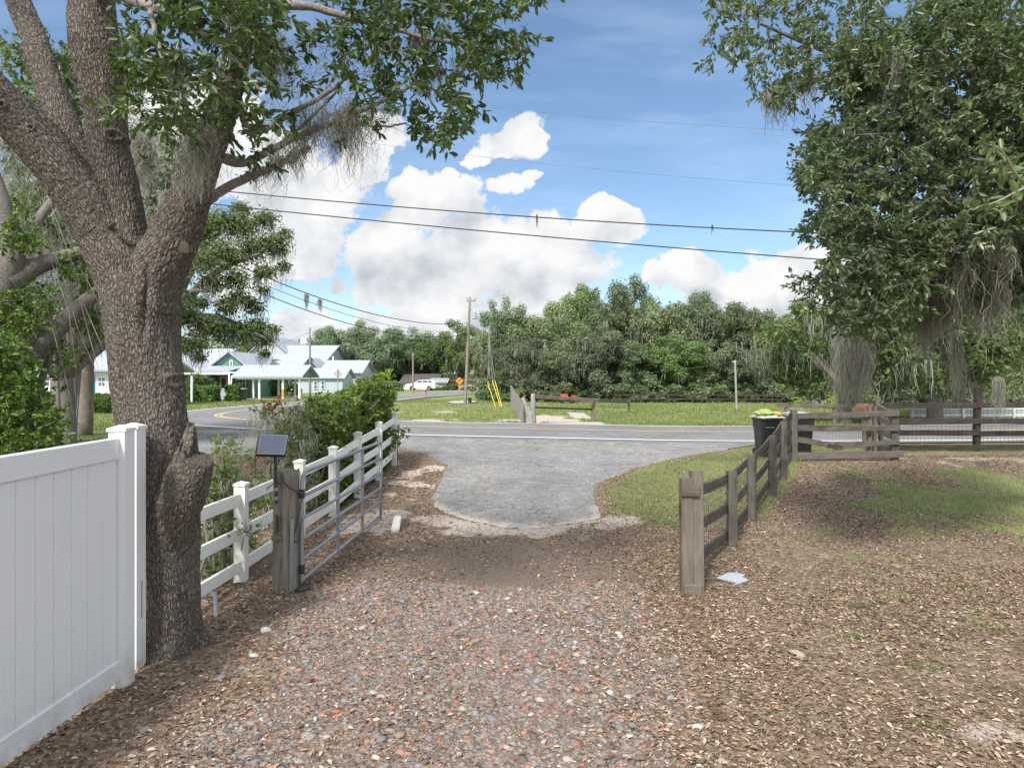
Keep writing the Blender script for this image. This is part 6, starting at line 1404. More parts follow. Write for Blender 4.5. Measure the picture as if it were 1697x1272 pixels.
def wire(label, pts, r, mat='wire'):
    m = MB(); m.tube(pts, r, 6, False); o = m.build('power_line', M[mat], None, True, False); return tag(o, label, 'power line')
def quad(p, n=60, ext=None):
    (x0, y0), (x1, y1), (x2, y2) = p; A = np.polyfit([x0, x1, x2], [y0, y1, y2], 2); return A
def span(label, p, Ya, Yb, pxa, pxb, r, mat='wire'):
    A = quad(p); xs_ = np.linspace(pxa, pxb, 90); Y = Ya + (Yb - Ya) * (xs_ - pxa) / (pxb - pxa)
    wire(label, np.array([P(x, np.polyval(A, x), y) for x, y in zip(xs_, Y)]), r, mat)
span('upper of the two thick black cables crossing the sky', [(373, 317), (890, 360), (1380, 387)], 21.0, 18, 146, 2100, .017)
span('lower of the two thick black cables crossing the sky', [(350, 338), (760, 379), (1375, 431)], 21.0, 18, 147, 2100, .017)
span('hair thin wire, highest across the blue sky', [(500, 140), (785, 175), (1330, 217)], 26, 22, 150, 2100, .006, 'wire_pale')
span('hair thin wire below the highest one', [(560, 230), (890, 270), (1330, 308)], 26, 22, 150, 2100, .006, 'wire_pale')
def run(label, p0, p1, via, r, mat='wire'):
    """sagging cable between two real points, passing near a third"""
    p0, p1, via = map(lambda q: np.array(q, float), (p0, p1, via)); t = np.linspace(0, 1, 50)[:, None]
    tv = np.hypot(*(via - p0)[:2]) / np.hypot(*(p1 - p0)[:2]); ch = p0 + (p1 - p0) * tv; s = (via[2] - ch[2]) / (tv * (1 - tv))
    wire(label, p0 + (p1 - p0) * t + np.array([0, 0, 1]) * s * t * (1 - t), r, mat)
A0 = P(146, 330, 21); t3 = np.array(b3); d3 = np.array(top3) - t3
pt3 = lambda py: t3 + d3 * ((668 - py) / 176.0)
def Yt(px): # depth on the straight line pole1 -> pole3 seen at px
    a, b = A0, t3; k = (px - CX) / F; s = (k * a[1] - a[0]) / ((b[0] - a[0]) - k * (b[1] - a[1])); return a[1] + s * (b[1] - a[1])
run('top service cable sloping from the left poles to the utility pole', P(147, 318, 21), pt3(535), P(508, 487, Yt(508)), .022)
run('middle service cable sloping to the utility pole', P(147, 335, 21), pt3(548), P(500, 497, Yt(500)), .014, 'wire_pale')
run('bottom service cable sloping to the utility pole', P(146, 345, 21), pt3(553), P(500, 512, Yt(500)), .020)
run('slack wire between the dark pole and the white roofs', P(513.5, 550, 70), P(440, 580, 78), P(470, 567, 74), .02, 'wire_pale')
run('faint drop wire from the utility pole to the pole by the wood', pt3(510), P(811, 543, 60), P(795, 530, 56), .015, 'wire_pale')
run('light wire from the leaning field post towards the wood', P(1214, 599, 40), P(1010, 618, 56), P(1120, 614, 47), .007, 'wire_pale')
r_ = np.random.default_rng(5)
for (px, py, l, k), lab in zip(((508.5, 488, .62, 20), (530, 497, .50, 16), (427, 448, .80, 30)), ('tuft of moss hanging straight from the top service cable', 'second tuft of moss further down the service cable', 'long moss beard on the service cable before the leafy oak')):
    Y = Yt(px); c = P(px, py, Y); o = strands(np.repeat(c[None], k, 0) + r_.normal(0, .03, (k, 3)), np.full(k, l * Y / 26), r_, 5, .018, M['moss_dark'], None, .04, 6, .25, name='moss_tuft'); tag(o, lab, 'moss')
for (px, py, l), lab in zip(((890, 360, .30), (1180, 377, .26), (1115, 190, .2)), ('dangling twig of moss at mid span of the upper black cable', 'smaller dangling thread on the upper black cable', 'x')):
    if lab == 'x': continue
    Y = 19.5; o = strands(P(px, py - 4, Y)[None] + r_.normal(0, .01, (3, 3)), np.full(3, l * 1.6), r_, 3, .016, M['wire'], None, .008, 4, .12, name='moss_thread'); tag(o, lab, 'moss')
def guys():
    for (a, b, pb), lab in zip((((808, 634), (821.5, 663), 0), ((816, 631), (829.5, 669), 1), ((820.5, 631), (832, 671), 2)), ('left and shorter yellow guy wire guard on the verge', 'middle yellow guy wire guard on the verge', 'right yellow guy wire guard on the verge')):
        Yb = 46 - pb * .6; e = P(b[0], b[1], Yb); e[2] = gt(e[0], e[1]); t = thing('guy_wire', lab, 'guy wire', e); top = np.array(P(811, 552 + 6 * pb, 60)); s = P(a[0], a[1], 48.2 - pb * .5)
        m = MB(); m.tube([e, s], .023, 8); m.build('guard', M['yellow'], t); m = MB(); m.tube([s, top], .012, 5); m.build('strand', M['wire_pale'], t)
guys()
def signs():
    Y = 85; c = P(761.5, 631, Y); t = thing('curve_sign', 'orange diamond warning sign with a right bend arrow beside the utility pole', 'road sign', (c[0], Y, gt(c[0], Y)))
    m = MB(); m.bar((c[0] - .06, Y + .06, gt(c[0], Y) - .1), (c[0], Y + .06, c[2] + .3), .06, .06); m.build('post', M['galv'], t)
    def dia(h, y0, th, mat, nm): m_ = MB(); m_.poly([(c[0] - h, y0, c[2]), (c[0], y0, c[2] - h), (c[0] + h, y0, c[2]), (c[0], y0, c[2] + h)], (0, th, 0)); return m_.build(nm, mat, t)
    dia(.50, Y, .02, M['black'], 'border'); dia(.47, Y - .006, .006, M['sign_o'], 'face')
    m = MB(); a = [(-.17, -.26), (-.06, -.26), (-.06, -.06), (.0, .03), (.06, .05), (.06, -.05), (.28, .10), (.06, .26), (.06, .155), (-.04, .15), (-.14, .06), (-.17, -.06)]
    m.poly([(c[0] + x * .85, Y - .012, c[2] + z * .85) for x, z in a], (0, .005, 0)); m.build('arrow', M['black'], t)
    Y = 47; c = P(560, 619, Y); t = thing('sign_back', 'bare grey back of a diamond sign standing over the hedge', 'road sign', (c[0], Y, gt(c[0], Y)))
    m = MB(); m.poly([(c[0] - .33, Y, c[2]), (c[0], Y, c[2] - .33), (c[0] + .33, Y, c[2]), (c[0], Y, c[2] + .33)], (0, .02, 0)); m.build('plate', M['sign_back'], t)
    m = MB(); m.bar((c[0], Y - .04, gt(c[0], Y) - .1), (c[0], Y - .04, c[2] + .3), .05, .04); m.build('post', M['galv'], t)
    # roadside mailbox in front of the white car
    Y = 66; z = gt(-8.3, Y); c = P(704, 645.5, Y); t = thing('mailbox', 'dark reddish mailbox on a post at the side road, before the white car', 'mailbox', (c[0], Y, z))
    m = MB(); m.box((c[0] + .1, Y, (z + c[2]) / 2 - .05), (.11, .11, c[2] - z)); m.build('post', M['pole_wood'], t)
    m = MB(); V = []; n = 9
    for x in (-.28, .28):
        for k in range(n): a = math.pi * k / (n - 1); V.append((c[0] + x, Y + .14 * math.cos(a), c[2] + .02 + .14 * math.sin(a)))
        V += [(c[0] + x, Y - .14, c[2] - .16), (c[0] + x, Y + .14, c[2] - .16)]
    N_ = n + 2; m.add(V, [[i, (i + 1) % N_, N_ + (i + 1) % N_, N_ + i] for i in range(N_)] + [list(range(N_))[::-1], list(range(N_, 2 * N_))]); m.build('box', M['copper'], t)
    m = MB(); m.bar((c[0] - .3, Y - .16, c[2] + .05), (c[0] + .12, Y - .16, c[2] + .05), .02, .09); m.build('name_plate', M['white'], t)
    # pale gravel ring at the utility pole
    m = MB(); x, y, _ = b3; n = 24; m.add([(x - .35 + 1.1 * math.cos(2 * math.pi * k / n) * (1 + .1 * math.sin(3 * k)), y + 2.2 + 3.4 * math.sin(2 * math.pi * k / n), gt(x, y + 2) + .05) for k in range(n)], [list(range(n))])
    tag(m.build('concrete_pad', M['stone'], None), 'pale concrete pad behind the foot of the utility pole', 'pad')
    m = MB(); m.box((x + .36, y - .1, gt(x, y) + .28), (.26, .22, .36)); m.lathe((x + .36, y - .1, gt(x, y)), [(.05, 0), (.05, .2)], 8); tag(m.build('meter_box', M['black'], None), 'small black box at the foot of the utility pole', 'box')
signs()

# ------------------------------------------------------------------ roadside fence across the road and far fences
M['pale_board'] = m_plain('weathered_white_boards', (.46, .47, .46), .6, .3, 0, .3, 3, 0)
M['pale_post'] = m_plain('grey_pvc', (.30, .31, .33), .5, .4, 0, .25, 6, 0)
def far_fences():
    Y = 28.6; z = gt(1, Y); x = P(880, 700, Y)[0]
    t = thing('split_post', 'thick silvery split log post at the road edge with a forked top', 'post', (x, Y, z))
    m = MB(); rr = np.random.default_rng(2)
    for a, b, c_, d, r0 in ((-.05, 0, -.36, 1.12, .13), (.06, .05, .10, 1.30, .16), (.02, -.05, -.12, .75, .14)):
        m.tube(spline([(x + a, Y + b, z - .2), (x + a * .7 + c_ * .3, Y + b, z + d * .5), (x + c_, Y + b + .05, z + d)], 9) + rr.normal(0, .01, (9, 3)), np.linspace(r0, r0 * .55, 9), 7)
    m.build('log', M['slat_grey'], t, True)
    t = thing('rail_fence', 'two rail weathered fence starting at the silvery split post', 'fence', (x + .3, Y, z))
    X2, Y2 = P(983, 690, 31)[:2]; z2 = gt(X2, Y2)
    beam('post', (X2, Y2, z2 - .2), (X2, Y2, EYE - (665 - HZ) * 31 / F), .17, .17, M['gate_wood'], t)
    beam('rail', (x + .1, Y + .1, EYE - (656.5 - HZ) * 28.7 / F), (X2 + .2, Y2 - .12, EYE - (663 - HZ) * 30.9 / F), .06, .16, M['gate_wood'], t); beam('rail', (x + .2, Y + .1, EYE - (675 - HZ) * 28.7 / F), (X2, Y2, EYE - (678 - HZ) * 31 / F), .06, .08, M['black_wood'], t)
    X3, Y3 = P(1042, 668, 40)[:2]; beam('rail', (X2 + .2, Y2 - .1, EYE - (663 - HZ) * 30.9 / F), (X3, Y3, EYE - (666 - HZ) * 40 / F), .06, .16, M['gate_wood'], t); beam('post', (X3, Y3, gt(X3, Y3) - .1), (X3, Y3, 1.05), .14, .14, M['gate_wood'], t)
    m = MB(); m.tube([(x + 1.1, Y + .7, EYE - (676 - HZ) * 29.4 / F), (x + 1.1, Y + .7, .9)], .012, 5); m.build('hanging_wire', M['mesh_wire'], t)
    # board fence running away from the split post
    t = thing('board_fence', 'grey close board fence running away from the road to the wood', 'fence', (x - .4, Y + .5, z))
    Pa = np.array([x - .35, Y + .3]); Pb = np.array([P(846, 645, 50)[0], 50.0]); n = 46; m = MB()
    for i in range(n):
        f = i / n; f2 = f + .92 / n; q = Pa + (Pb - Pa) * f; q2 = Pa + (Pb - Pa) * f2; h = .75 + .55 * (1 - math.exp(-f * 5)) - .1 * math.sin(f * 5) + .02 * math.sin(i * 7.3); zz_ = gt(*q)
        m.add([(q[0], q[1], zz_ - .1), (q2[0], q2[1], zz_ - .1), (q2[0], q2[1], zz_ + h), (q[0], q[1], zz_ + h), (q[0] + .02, q[1], zz_ - .1), (q2[0] + .02, q2[1], zz_ - .1), (q2[0] + .02, q2[1], zz_ + h), (q[0] + .02, q[1], zz_ + h)], [(0, 1, 2, 3), (7, 6, 5, 4), (0, 3, 7, 4), (1, 5, 6, 2), (3, 2, 6, 7)])
    m.build('boards', M['slat_grey'], t)
    for f in (.0, .33, .66, 1.0): q = Pa + (Pb - Pa) * f; beam('post', (q[0] + .08, q[1], gt(*q) - .1), (q[0] + .08, q[1], gt(*q) + 1.25), .1, .1, M['gate_wood'], t)
    # dark fence under the wood
    t = thing('board_fence', 'low dark fence under the trees along the far side of the field', 'fence', (9, 53.5, .4)); pts = [(8, 53), (16, 53), (24, 52), (32, 50)]
    for i in range(3):
        a, b = np.array(pts[i], float), np.array(pts[i + 1], float)
        for k in range(4): q = a + (b - a) * k / 4; beam('post', (q[0], q[1], gt(*q) - .1), (q[0], q[1], gt(*q) + .72), .11, .11, M['black_wood'], t)
        for h in (.3, .62): beam('rail', (*a, gt(*a) + h), (*b, gt(*b) + h), .05, .12, M['black_wood'], t)
    # roadside rail behind the bins
    t = thing('rail_fence', 'single greyed rail on short posts beyond the road behind the bins', 'fence', (11.3, 28.6, .4)); Y = 28.8
    pa, pb = P(1288, 671, Y), P(1480, 673, Y); beam('rail', pa, pb, .06, .17, M['gate_wood'], t)
    for px in (1304, 1384, 1470): X = (px - CX) * Y / F; beam('post', (X, Y + .08, gt(X, Y) - .1), (X, Y + .08, EYE - (673 - HZ) * Y / F), .12, .12, M['gate_wood'], t)
    # white fence beyond the road on the right
    Y = 33; xa = (1510 - CX) * Y / F; xb = 34; t = thing('white_fence', 'long white board wall seen between the dark fence boards', 'fence', (xa, Y, .4)); m = MB()
    n = int((xb - xa) / .2)
    for i in range(n): m.box((xa + .2 * i, Y, .65), (.19, .03, .5))
    m.build('boards', M['pale_board'], t); m = MB(); m.bar((xa - .1, Y - .02, .86), (xb, Y - .02, .86), .06, .07); m.bar((xa - .1, Y - .02, .55), (xb, Y - .02, .55), .06, .09); m.build('rail', M['white'], t)
    for k in range(7): X = xa + k * (xb - xa) / 6; beam('post', (X, Y - .08, .3), (X, Y - .08, .93), .1, .1, M['white'], t, n=2)
far_fences()
def machine():
    Y = 52; c = P(940, 659, Y); z = gt(c[0], Y); t = thing('ride_on_mower', 'small red machine parked under the wood edge bushes', 'mower', (c[0], Y, z)); x = c[0]
    m = MB(); m.box((x - .25, Y, z + .55), (.62, .5, .34), 0, .85); m.build('bonnet', M['red'], t); m = MB(); m.box((x + .28, Y, z + .42), (.55, .62, .16)); m.box((x + .45, Y, z + .55), (.3, .7, .16)); m.build('fender', M['red'], t)
    m = MB(); m.box((x + .38, Y, z + .68), (.3, .4, .09)); m.box((x + .52, Y, z + .85), (.07, .4, .3)); m.build('seat', M['black'], t)
    for a, r in ((-.42, .18), (.36, .25)):
        for s in (-.3, .3): m = MB(); m.tube([(x + a, Y + s - .08, z + r), (x + a, Y + s + .08, z + r)], r, 14); m.build('wheel', M['rubber'], t)
    m = MB(); m.tube([(x - .02, Y, z + .7), (x + .1, Y, z + .92)], .02, 6); m.tube([(x + .1 + .0, Y + .17 * math.cos(a), z + .92 + .08 * math.sin(a)) for a in np.linspace(0, 6.28, 13)], .015, 5); m.build('steering_wheel', M['black'], t)
machine()

# ------------------------------------------------------------------ white car
def car():
    Y = 104.0; x0 = P(673, 650, Y)[0]; z = gt(x0 + 2, Y); L = 4.55; cx = x0 + L / 2; t = thing('parked_car', 'white sport utility car parked before the dark roofed house', 'car', (cx, Y, z)); hw = .92
    def prof(pts, w, mat, nm, par=t):
        m = MB(); m.poly([(x0 + a, Y - w, z + b) for a, b in pts], (0, 2 * w, 0)); return m.build(nm, mat, par)
    body = [(0.03, .38), (0.02, .75), (.10, .98), (.55, 1.08), (1.25, 1.14), (1.3, 1.18), (4.35, 1.22), (4.48, 1.1), (4.53, .75), (4.5, .42), (4.2, .34), (3.95, .34), (3.93, .55), (3.80, .72), (3.6, .78), (3.4, .72), (3.27, .55), (3.25, .30), (1.35, .30), (1.33, .55), (1.2, .72), (1.0, .78), (.8, .72), (.67, .55), (.65, .34), (.3, .34)]
    prof(body, hw, M['white'], 'body'); cabin = [(1.25, 1.12), (1.95, 1.58), (2.4, 1.66), (3.6, 1.66), (4.1, 1.58), (4.4, 1.2)]; prof(cabin, hw - .10, M['white'], 'cabin')
    for pts in ([(1.5, 1.19), (2.02, 1.52), (2.55, 1.56), (2.55, 1.19)], [(2.65, 1.19), (2.65, 1.56), (3.35, 1.56), (3.35, 1.19)], [(3.45, 1.2), (3.45, 1.56), (3.9, 1.52), (4.15, 1.22)]): prof(pts, hw - .09, M['glass'], 'window')
    m = MB(); m.poly([(x0 + 1.27, Y - .75, z + 1.17), (x0 + 1.27, Y + .75, z + 1.17), (x0 + 1.92, Y + .7, z + 1.575), (x0 + 1.92, Y - .7, z + 1.575)], (-.02, 0, .02)); m.build('windscreen', M['glass'], t)
    for a in (1.0, 3.6):
        for s in (-1, 1):
            m = MB(); m.tube([(x0 + a, Y + s * .66, z + .35), (x0 + a, Y + s * .90, z + .35)], .35, 20); w = m.build('wheel', M['rubber'], t)
            m = MB(); m.tube([(x0 + a, Y + s * .905 - .012, z + .35), (x0 + a, Y + s * .905 + .012, z + .35)], .22, 16); m.build('rim', M['galv'], w)
    m = MB(); m.box((x0 + .06, Y - .7, z + .85), (.1, .34, .12)); m.build('headlight', M['glass'], t); m = MB(); m.box((x0 + 4.47, Y - .75, z + 1.02), (.1, .25, .2)); m.build('tail_light', M['red'], t)
    m = MB(); m.box((x0 + 2.2, Y, z + .36), (4.1, 1.88, .10)); m.build('sill_trim', M['black'], t); m = MB(); m.box((x0 + 1.6, Y - 1.0, z + 1.2), (.14, .18, .12)); m.build('mirror', M['white'], t)
    for s in (-.6, .6): m = MB(); m.bar((x0 + 2.2, Y + s, z + 1.69), (x0 + 3.9, Y + s, z + 1.69), .05, .04); m.build('roof_rail', M['steel_dark'], t)
car()

# ------------------------------------------------------------------ houses
def gable(t, c, lx, ly, wall, roofh, ridge, wm, rm, over=.35, zb=None, roof_only=False, rname='roof', soff=True):
    """gabled block centred at c, ridge along 'x' or 'y'"""
    x, y = c; z = gt(x, y) if zb is None else zb; hx, hy = lx / 2, ly / 2; th = .14
    if not roof_only:
        m = MB()
        if ridge == 'x':
            m.poly([(x - hx, y - hy, z - .1), (x - hx, y + hy, z - .1), (x - hx, y + hy, z + wall), (x - hx, y, z + wall + roofh), (x - hx, y - hy, z + wall)], (lx, 0, 0))
        else:
            m.poly([(x - hx, y - hy, z - .1), (x + hx, y - hy, z - .1), (x + hx, y - hy, z + wall), (x, y - hy, z + wall + roofh), (x - hx, y - hy, z + wall)], (0, ly, 0))
        w = m.build('wall', wm, t)
    k = roofh / (hy if ridge == 'x' else hx); m = MB(); zt_ = z + wall + roofh + .06; ze = z + wall - over * k + .06
    if ridge == 'x': m.poly([(x - hx - over, y - hy - over, ze), (x - hx - over, y, zt_), (x - hx - over, y + hy + over, ze), (x - hx - over, y + hy + over, ze + th), (x - hx - over, y, zt_ + th), (x - hx - over, y - hy - over, ze + th)], (lx + 2 * over, 0, 0))
    else: m.poly([(x - hx - over, y - hy - over, ze), (x, y - hy - over, zt_), (x + hx + over, y - hy - over, ze), (x + hx + over, y - hy - over, ze + th), (x, y - hy - over, zt_ + th), (x - hx - over, y - hy - over, ze + th)], (0, ly + 2 * over, 0))
    return m.build(rname, rm, t)
def windw(t, px0, py0, px1, py1, Y, name='window', glass='glass', mull=1, dep=.06):
    a, b = P(px0, py1, Y), P(px1, py0, Y); w, h = b[0] - a[0], b[2] - a[2]; m = MB(); m.box((a[0] + w / 2, Y, a[2] + h / 2), (w, dep, h)); f = m.build(name, M['white'], t)
    n = mull + 1; m = MB(); e = .08
    for i in range(n):
        for j in range(2): cw, ch = (w - e) / n, (h - e) / 2; m.box((a[0] + e / 2 + cw * (i + .5), Y - dep / 2 - .006, a[2] + e / 2 + ch * (j + .5)), (cw - .06, .012, ch - .06))
    m.build('pane', M[glass], f); return f
def green_house():
    Y = 68.0; z = gt(-27, Y); x0 = P(346, 611, Y)[0]; x1 = P(416, 611, Y)[0]; t = thing('house', 'green gabled house with a white metal roof and open carport', 'house', ((x0 + x1) / 2, Y, z))
    zt = lambda py, y=Y: EYE - (py - HZ) * y / F
    wall = zt(612) - z; rh = zt(585) - zt(612); gable(t, ((x0 + x1) / 2, Y + 5), x1 - x0, 10, wall, rh, 'y', M['green_siding'], M['white_metal_roof'], .45, z)
    xl_ = P(200, 611, Y)[0]; gable(t, ((xl_ + x0) / 2 - .1, Y + 6.5), x0 - xl_ - .3, 9.0, wall, zt(576) - zt(612), 'x', M['green_siding'], M['white_metal_roof'], .4, z, rname='side_roof')
    # louvre window in the gable
    c = P(383.5, 602, Y - .04); m = MB(); V = [(c[0] - .16, Y - .04, c[2] - .35), (c[0] + .16, Y - .04, c[2] - .35)] + [(c[0] + .16 * math.cos(a), Y - .04, c[2] + .15 + .2 * math.sin(a)) for a in np.linspace(0, math.pi, 9)]; m.poly(V, (0, -.05, 0)); f = m.build('gable_window', M['white'], t)
    m = MB(); V = [(c[0] - .09, Y - .095, c[2] - .3), (c[0] + .09, Y - .095, c[2] - .3)] + [(c[0] + .09 * math.cos(a), Y - .095, c[2] + .13 + .13 * math.sin(a)) for a in np.linspace(0, math.pi, 9)]; m.poly(V, (0, -.01, 0)); m.build('pane', M['glass'], f)
    windw(t, 351.5, 625, 358, 635, Y - .03, mull=0); windw(t, 391, 625, 407.5, 644, Y - .03, mull=2); windw(t, 334, 636, 338, 647, Y - .03, mull=0)
    a, b = P(367.5, 658, Y), P(374.5, 624, Y); m = MB(); m.box(((a[0] + b[0]) / 2, Y - .03, (z + b[2]) / 2), (b[0] - a[0] + .3, .05, b[2] - z)); d = m.build('door_frame', M['white'], t); m = MB(); m.box(((a[0] + b[0]) / 2, Y - .065, (z + b[2]) / 2 - .05), (b[0] - a[0], .03, b[2] - z - .1)); m.build('door', m_plain('red_brown_door', (.22, .05, .03), .5, .4, 0, .2, 4, 0), d)
    # carport: ridge along x, gable to the right
    Yc = 63.0; cx0, cx1 = P(392, 612, Yc)[0], P(497, 612, Yc)[0]; zc = gt(cx0, Yc); eave = zt(624, Yc) - zc
    gable(t, ((cx0 + cx1) / 2, Yc + 2.4), cx1 - cx0, 4.8, eave, zt(606, Yc + 2.4) - zt(622, Yc), 'x', M['green_siding'], M['white_metal_roof'], .35, zc, True, 'carport_roof')
    m = MB(); zz_ = zc + eave; m.poly([(cx1 - .1, Yc, zz_ + .02), (cx1 - .1, Yc + 4.8, zz_ + .02), (cx1 - .1, Yc + 2.4, zz_ + .95)], (.08, 0, 0)); m.build('carport_gable', M['green_siding'], t)
    m = MB(); m.box(((cx0 + cx1) / 2, Yc - .25, zz_ - .06), (cx1 - cx0 + .5, .1, .16)); m.box(((cx0 + cx1) / 2, Yc + .1, zz_ - .16), (cx1 - cx0, .18, .2)); m.build('beam', M['white'], t)
    for px, y in ((420.5, 66.5), (430, Yc + .2), (462, 66.5), (469, Yc + .2), (489, 66.8), (496.5, Yc + .2)):
        X = (px - CX) * y / F; m = MB(); m.box((X, y, zc + eave / 2 - .1), (.17, .17, eave)); p_ = m.build('column', M['white'], t)
        if px == 469: m = MB(); m.box((X, y, zc + .55), (.19, .19, .75)); m.build('orange_wrap', M['orange'], p_)
    # low porch roof joining on the left, with its end post
    ax0, ax1 = P(300, 618, 64)[0], P(385, 618, 64)[0]; m = MB(); z1 = zt(616, 64); m.poly([(ax0, 63.4, z1), (ax1, 63.4, z1), (ax1, 67.9, z1 + .55), (ax0, 67.9, z1 + .55)], (0, 0, .12)); m.build('porch_roof', M['white_metal_roof'], t); m = MB(); m.box(((ax0 + ax1) / 2, 63.45, z1 - .14), (ax1 - ax0, .12, .22)); m.build('porch_beam', M['white'], t)
    yq = 58; X = (380 - CX) * yq / F; m = MB(); m.box((X, yq, (zt(620, yq) + gt(X, yq)) / 2), (.12, .12, zt(618, yq) - gt(X, yq))); m.bar((X + .22, yq, zt(622, yq)), (X + .1, yq, gt(X, yq) + .1), .09, .09); m.bar((X - .5, yq, zt(617, yq)), (X + .6, yq, zt(617, yq)), .1, .1); tag(m.build('white_post', M['white'], None), 'white double post frame on the lawn before the red brown door', 'post')
    yq = 55; X = (318 - CX) * yq / F; m = MB(); m.box((X, yq, 1.4), (.14, .14, 2.2)); tag(m.build('white_post', M['white'], None), 'plain white post beside the left clipped bush', 'post')
    m = MB(); X0, X1 = P(296, 666, 60)[0], P(500, 662, 62)[0]; m.add([(X0, 60.6, gt(X0, 60) + .06), (X1, 61.8, gt(X1, 61) + .06), (X1, 62.8, gt(X1, 62) + .06), (X0, 61.4, gt(X0, 61) + .06)], [(0, 1, 2, 3)]); tag(m.build('path', M['stone'], None, fixn=False), 'pale concrete path before the green house', None, None, 'structure')
    for px, lab, mt in ((402, 'dark wheeled bin with a yellow lid by the green house', 'bin'), (373, 'grey wheeled bin at the green house door', 'bin_lid')):
        y = 60.5 if px > 390 else 62.5; X = (px - CX) * y / F; zg = gt(X, y); b_ = thing('wheeled_bin', lab, 'wheeled bin', (X, y, zg)); m = MB(); m.box((X, y, zg + .48), (.52, .55, .94), 0, 1.18); m.build('body', M[mt], b_); m = MB(); m.box((X, y, zg + .99), (.66, .68, .06)); m.build('lid', M['stone_w'] if px > 390 else M['bin_lid'], b_); m = MB(); m.tube([(X - .24, y + .25, zg + .11), (X + .24, y + .25, zg + .11)], .11, 10); m.build('wheel', M['rubber'], b_)
    for (px, y, wpx, top, bot), lab in zip(((339, 56, 40, 645, 671), (386, 57, 19, 644, 670), (305, 60, 34, 636, 660)), ('low boxy clipped bush on the lawn before the green house', 'narrow upright clipped bush behind the white frame', 'clipped bush at the edge of the big trunk')):
        X = (px - CX) * y / F; h = (bot - top) * y / F; w = wpx * y / F / 2; r = np.random.default_rng(px); T = thing('clipped_bush', lab, 'shrub', (X, y, gt(X, y))); n = 2600
        d = unit(r.normal(size=(n, 3))); d = np.sign(d) * np.abs(d) ** .45; d = d / np.maximum(np.abs(d).max(1), 1e-3)[:, None] * r.uniform(.8, 1.03, n)[:, None]; pos = np.array([X, y, gt(X, y) + h / 2]) + d * np.array([w, w * .8, h / 2]); leaf_mesh('foliage', pos, rnd_dir(r, n), unit(d) + rnd_dir(r, n) * .5 + np.array([0, 0, .3]), r.uniform(.12, .24, n), .12, M['leaf_clip'], T, r.random(n), 0, True)
        lump('core', None, None, (0, 0, h / 2), (w * .8, w * .6, h * .45), M['leaf_clip'], 3).parent = T
    # palm and dark shrubs behind the carport
    r = np.random.default_rng(8); Xp, yp = P(440, 610, 76)[:2]; T = thing('palm_tree', 'small palm rising behind the carport roof', 'palm', (Xp, yp, gt(Xp, yp))); m = MB(); m.tube([(Xp, yp, 0), (Xp + .1, yp, 2), (Xp, yp, 3.6)], [.2, .16, .14], 8); m.build('trunk', M['bark_far'], T, True)
    C, A_, N_ = [], [], []
    for k in range(15):
        a = 2.4 * k; el = r.uniform(.2, 1.2); L = 2.6
        for s in np.linspace(.15, 1, 26):
            rr = L * s; base = np.array([Xp + math.cos(a) * rr * math.cos(el) * .9, yp + math.sin(a) * rr * .9, 3.6 + math.sin(el) * rr * 1.0 - 1.3 * s * s]); 
            for sd_ in (-1, 1): C.append(base); A_.append([math.cos(a) * .5 - sd_ * math.sin(a), math.sin(a) * .5 + sd_ * math.cos(a), -.5]); N_.append([0, 0, 1])
    leaf_mesh('fronds', np.array(C), np.array(A_, float), np.array(N_, float) + rnd_dir(r, len(C)) * .3, .55, .09, M['leaf_mid'], T, r.random(len(C)), 0, True)
    for k, (px, y, tp, w, lab) in enumerate(((445, 74, 612, 60, 'dark shrubbery seen through the carport'), (480, 74, 614, 40, 'dark bush behind the right carport columns'), (320, 64, 616, 70, 'mossy small tree before the green house windows'))):
        X = (px - CX) * y / F; h = EYE - (tp - HZ) * y / F - gt(X, y); oak('bush', lab, 'shrub', (X, y, gt(X, y)), h, w * y / F / 2, 300 + k, 3500, .26, 'leaf_mid', low=-.1 if k < 2 else .35, nc=26, moss=40, mossl=.9, mossw=.06, per=5, trunk_r=.07)
green_house()
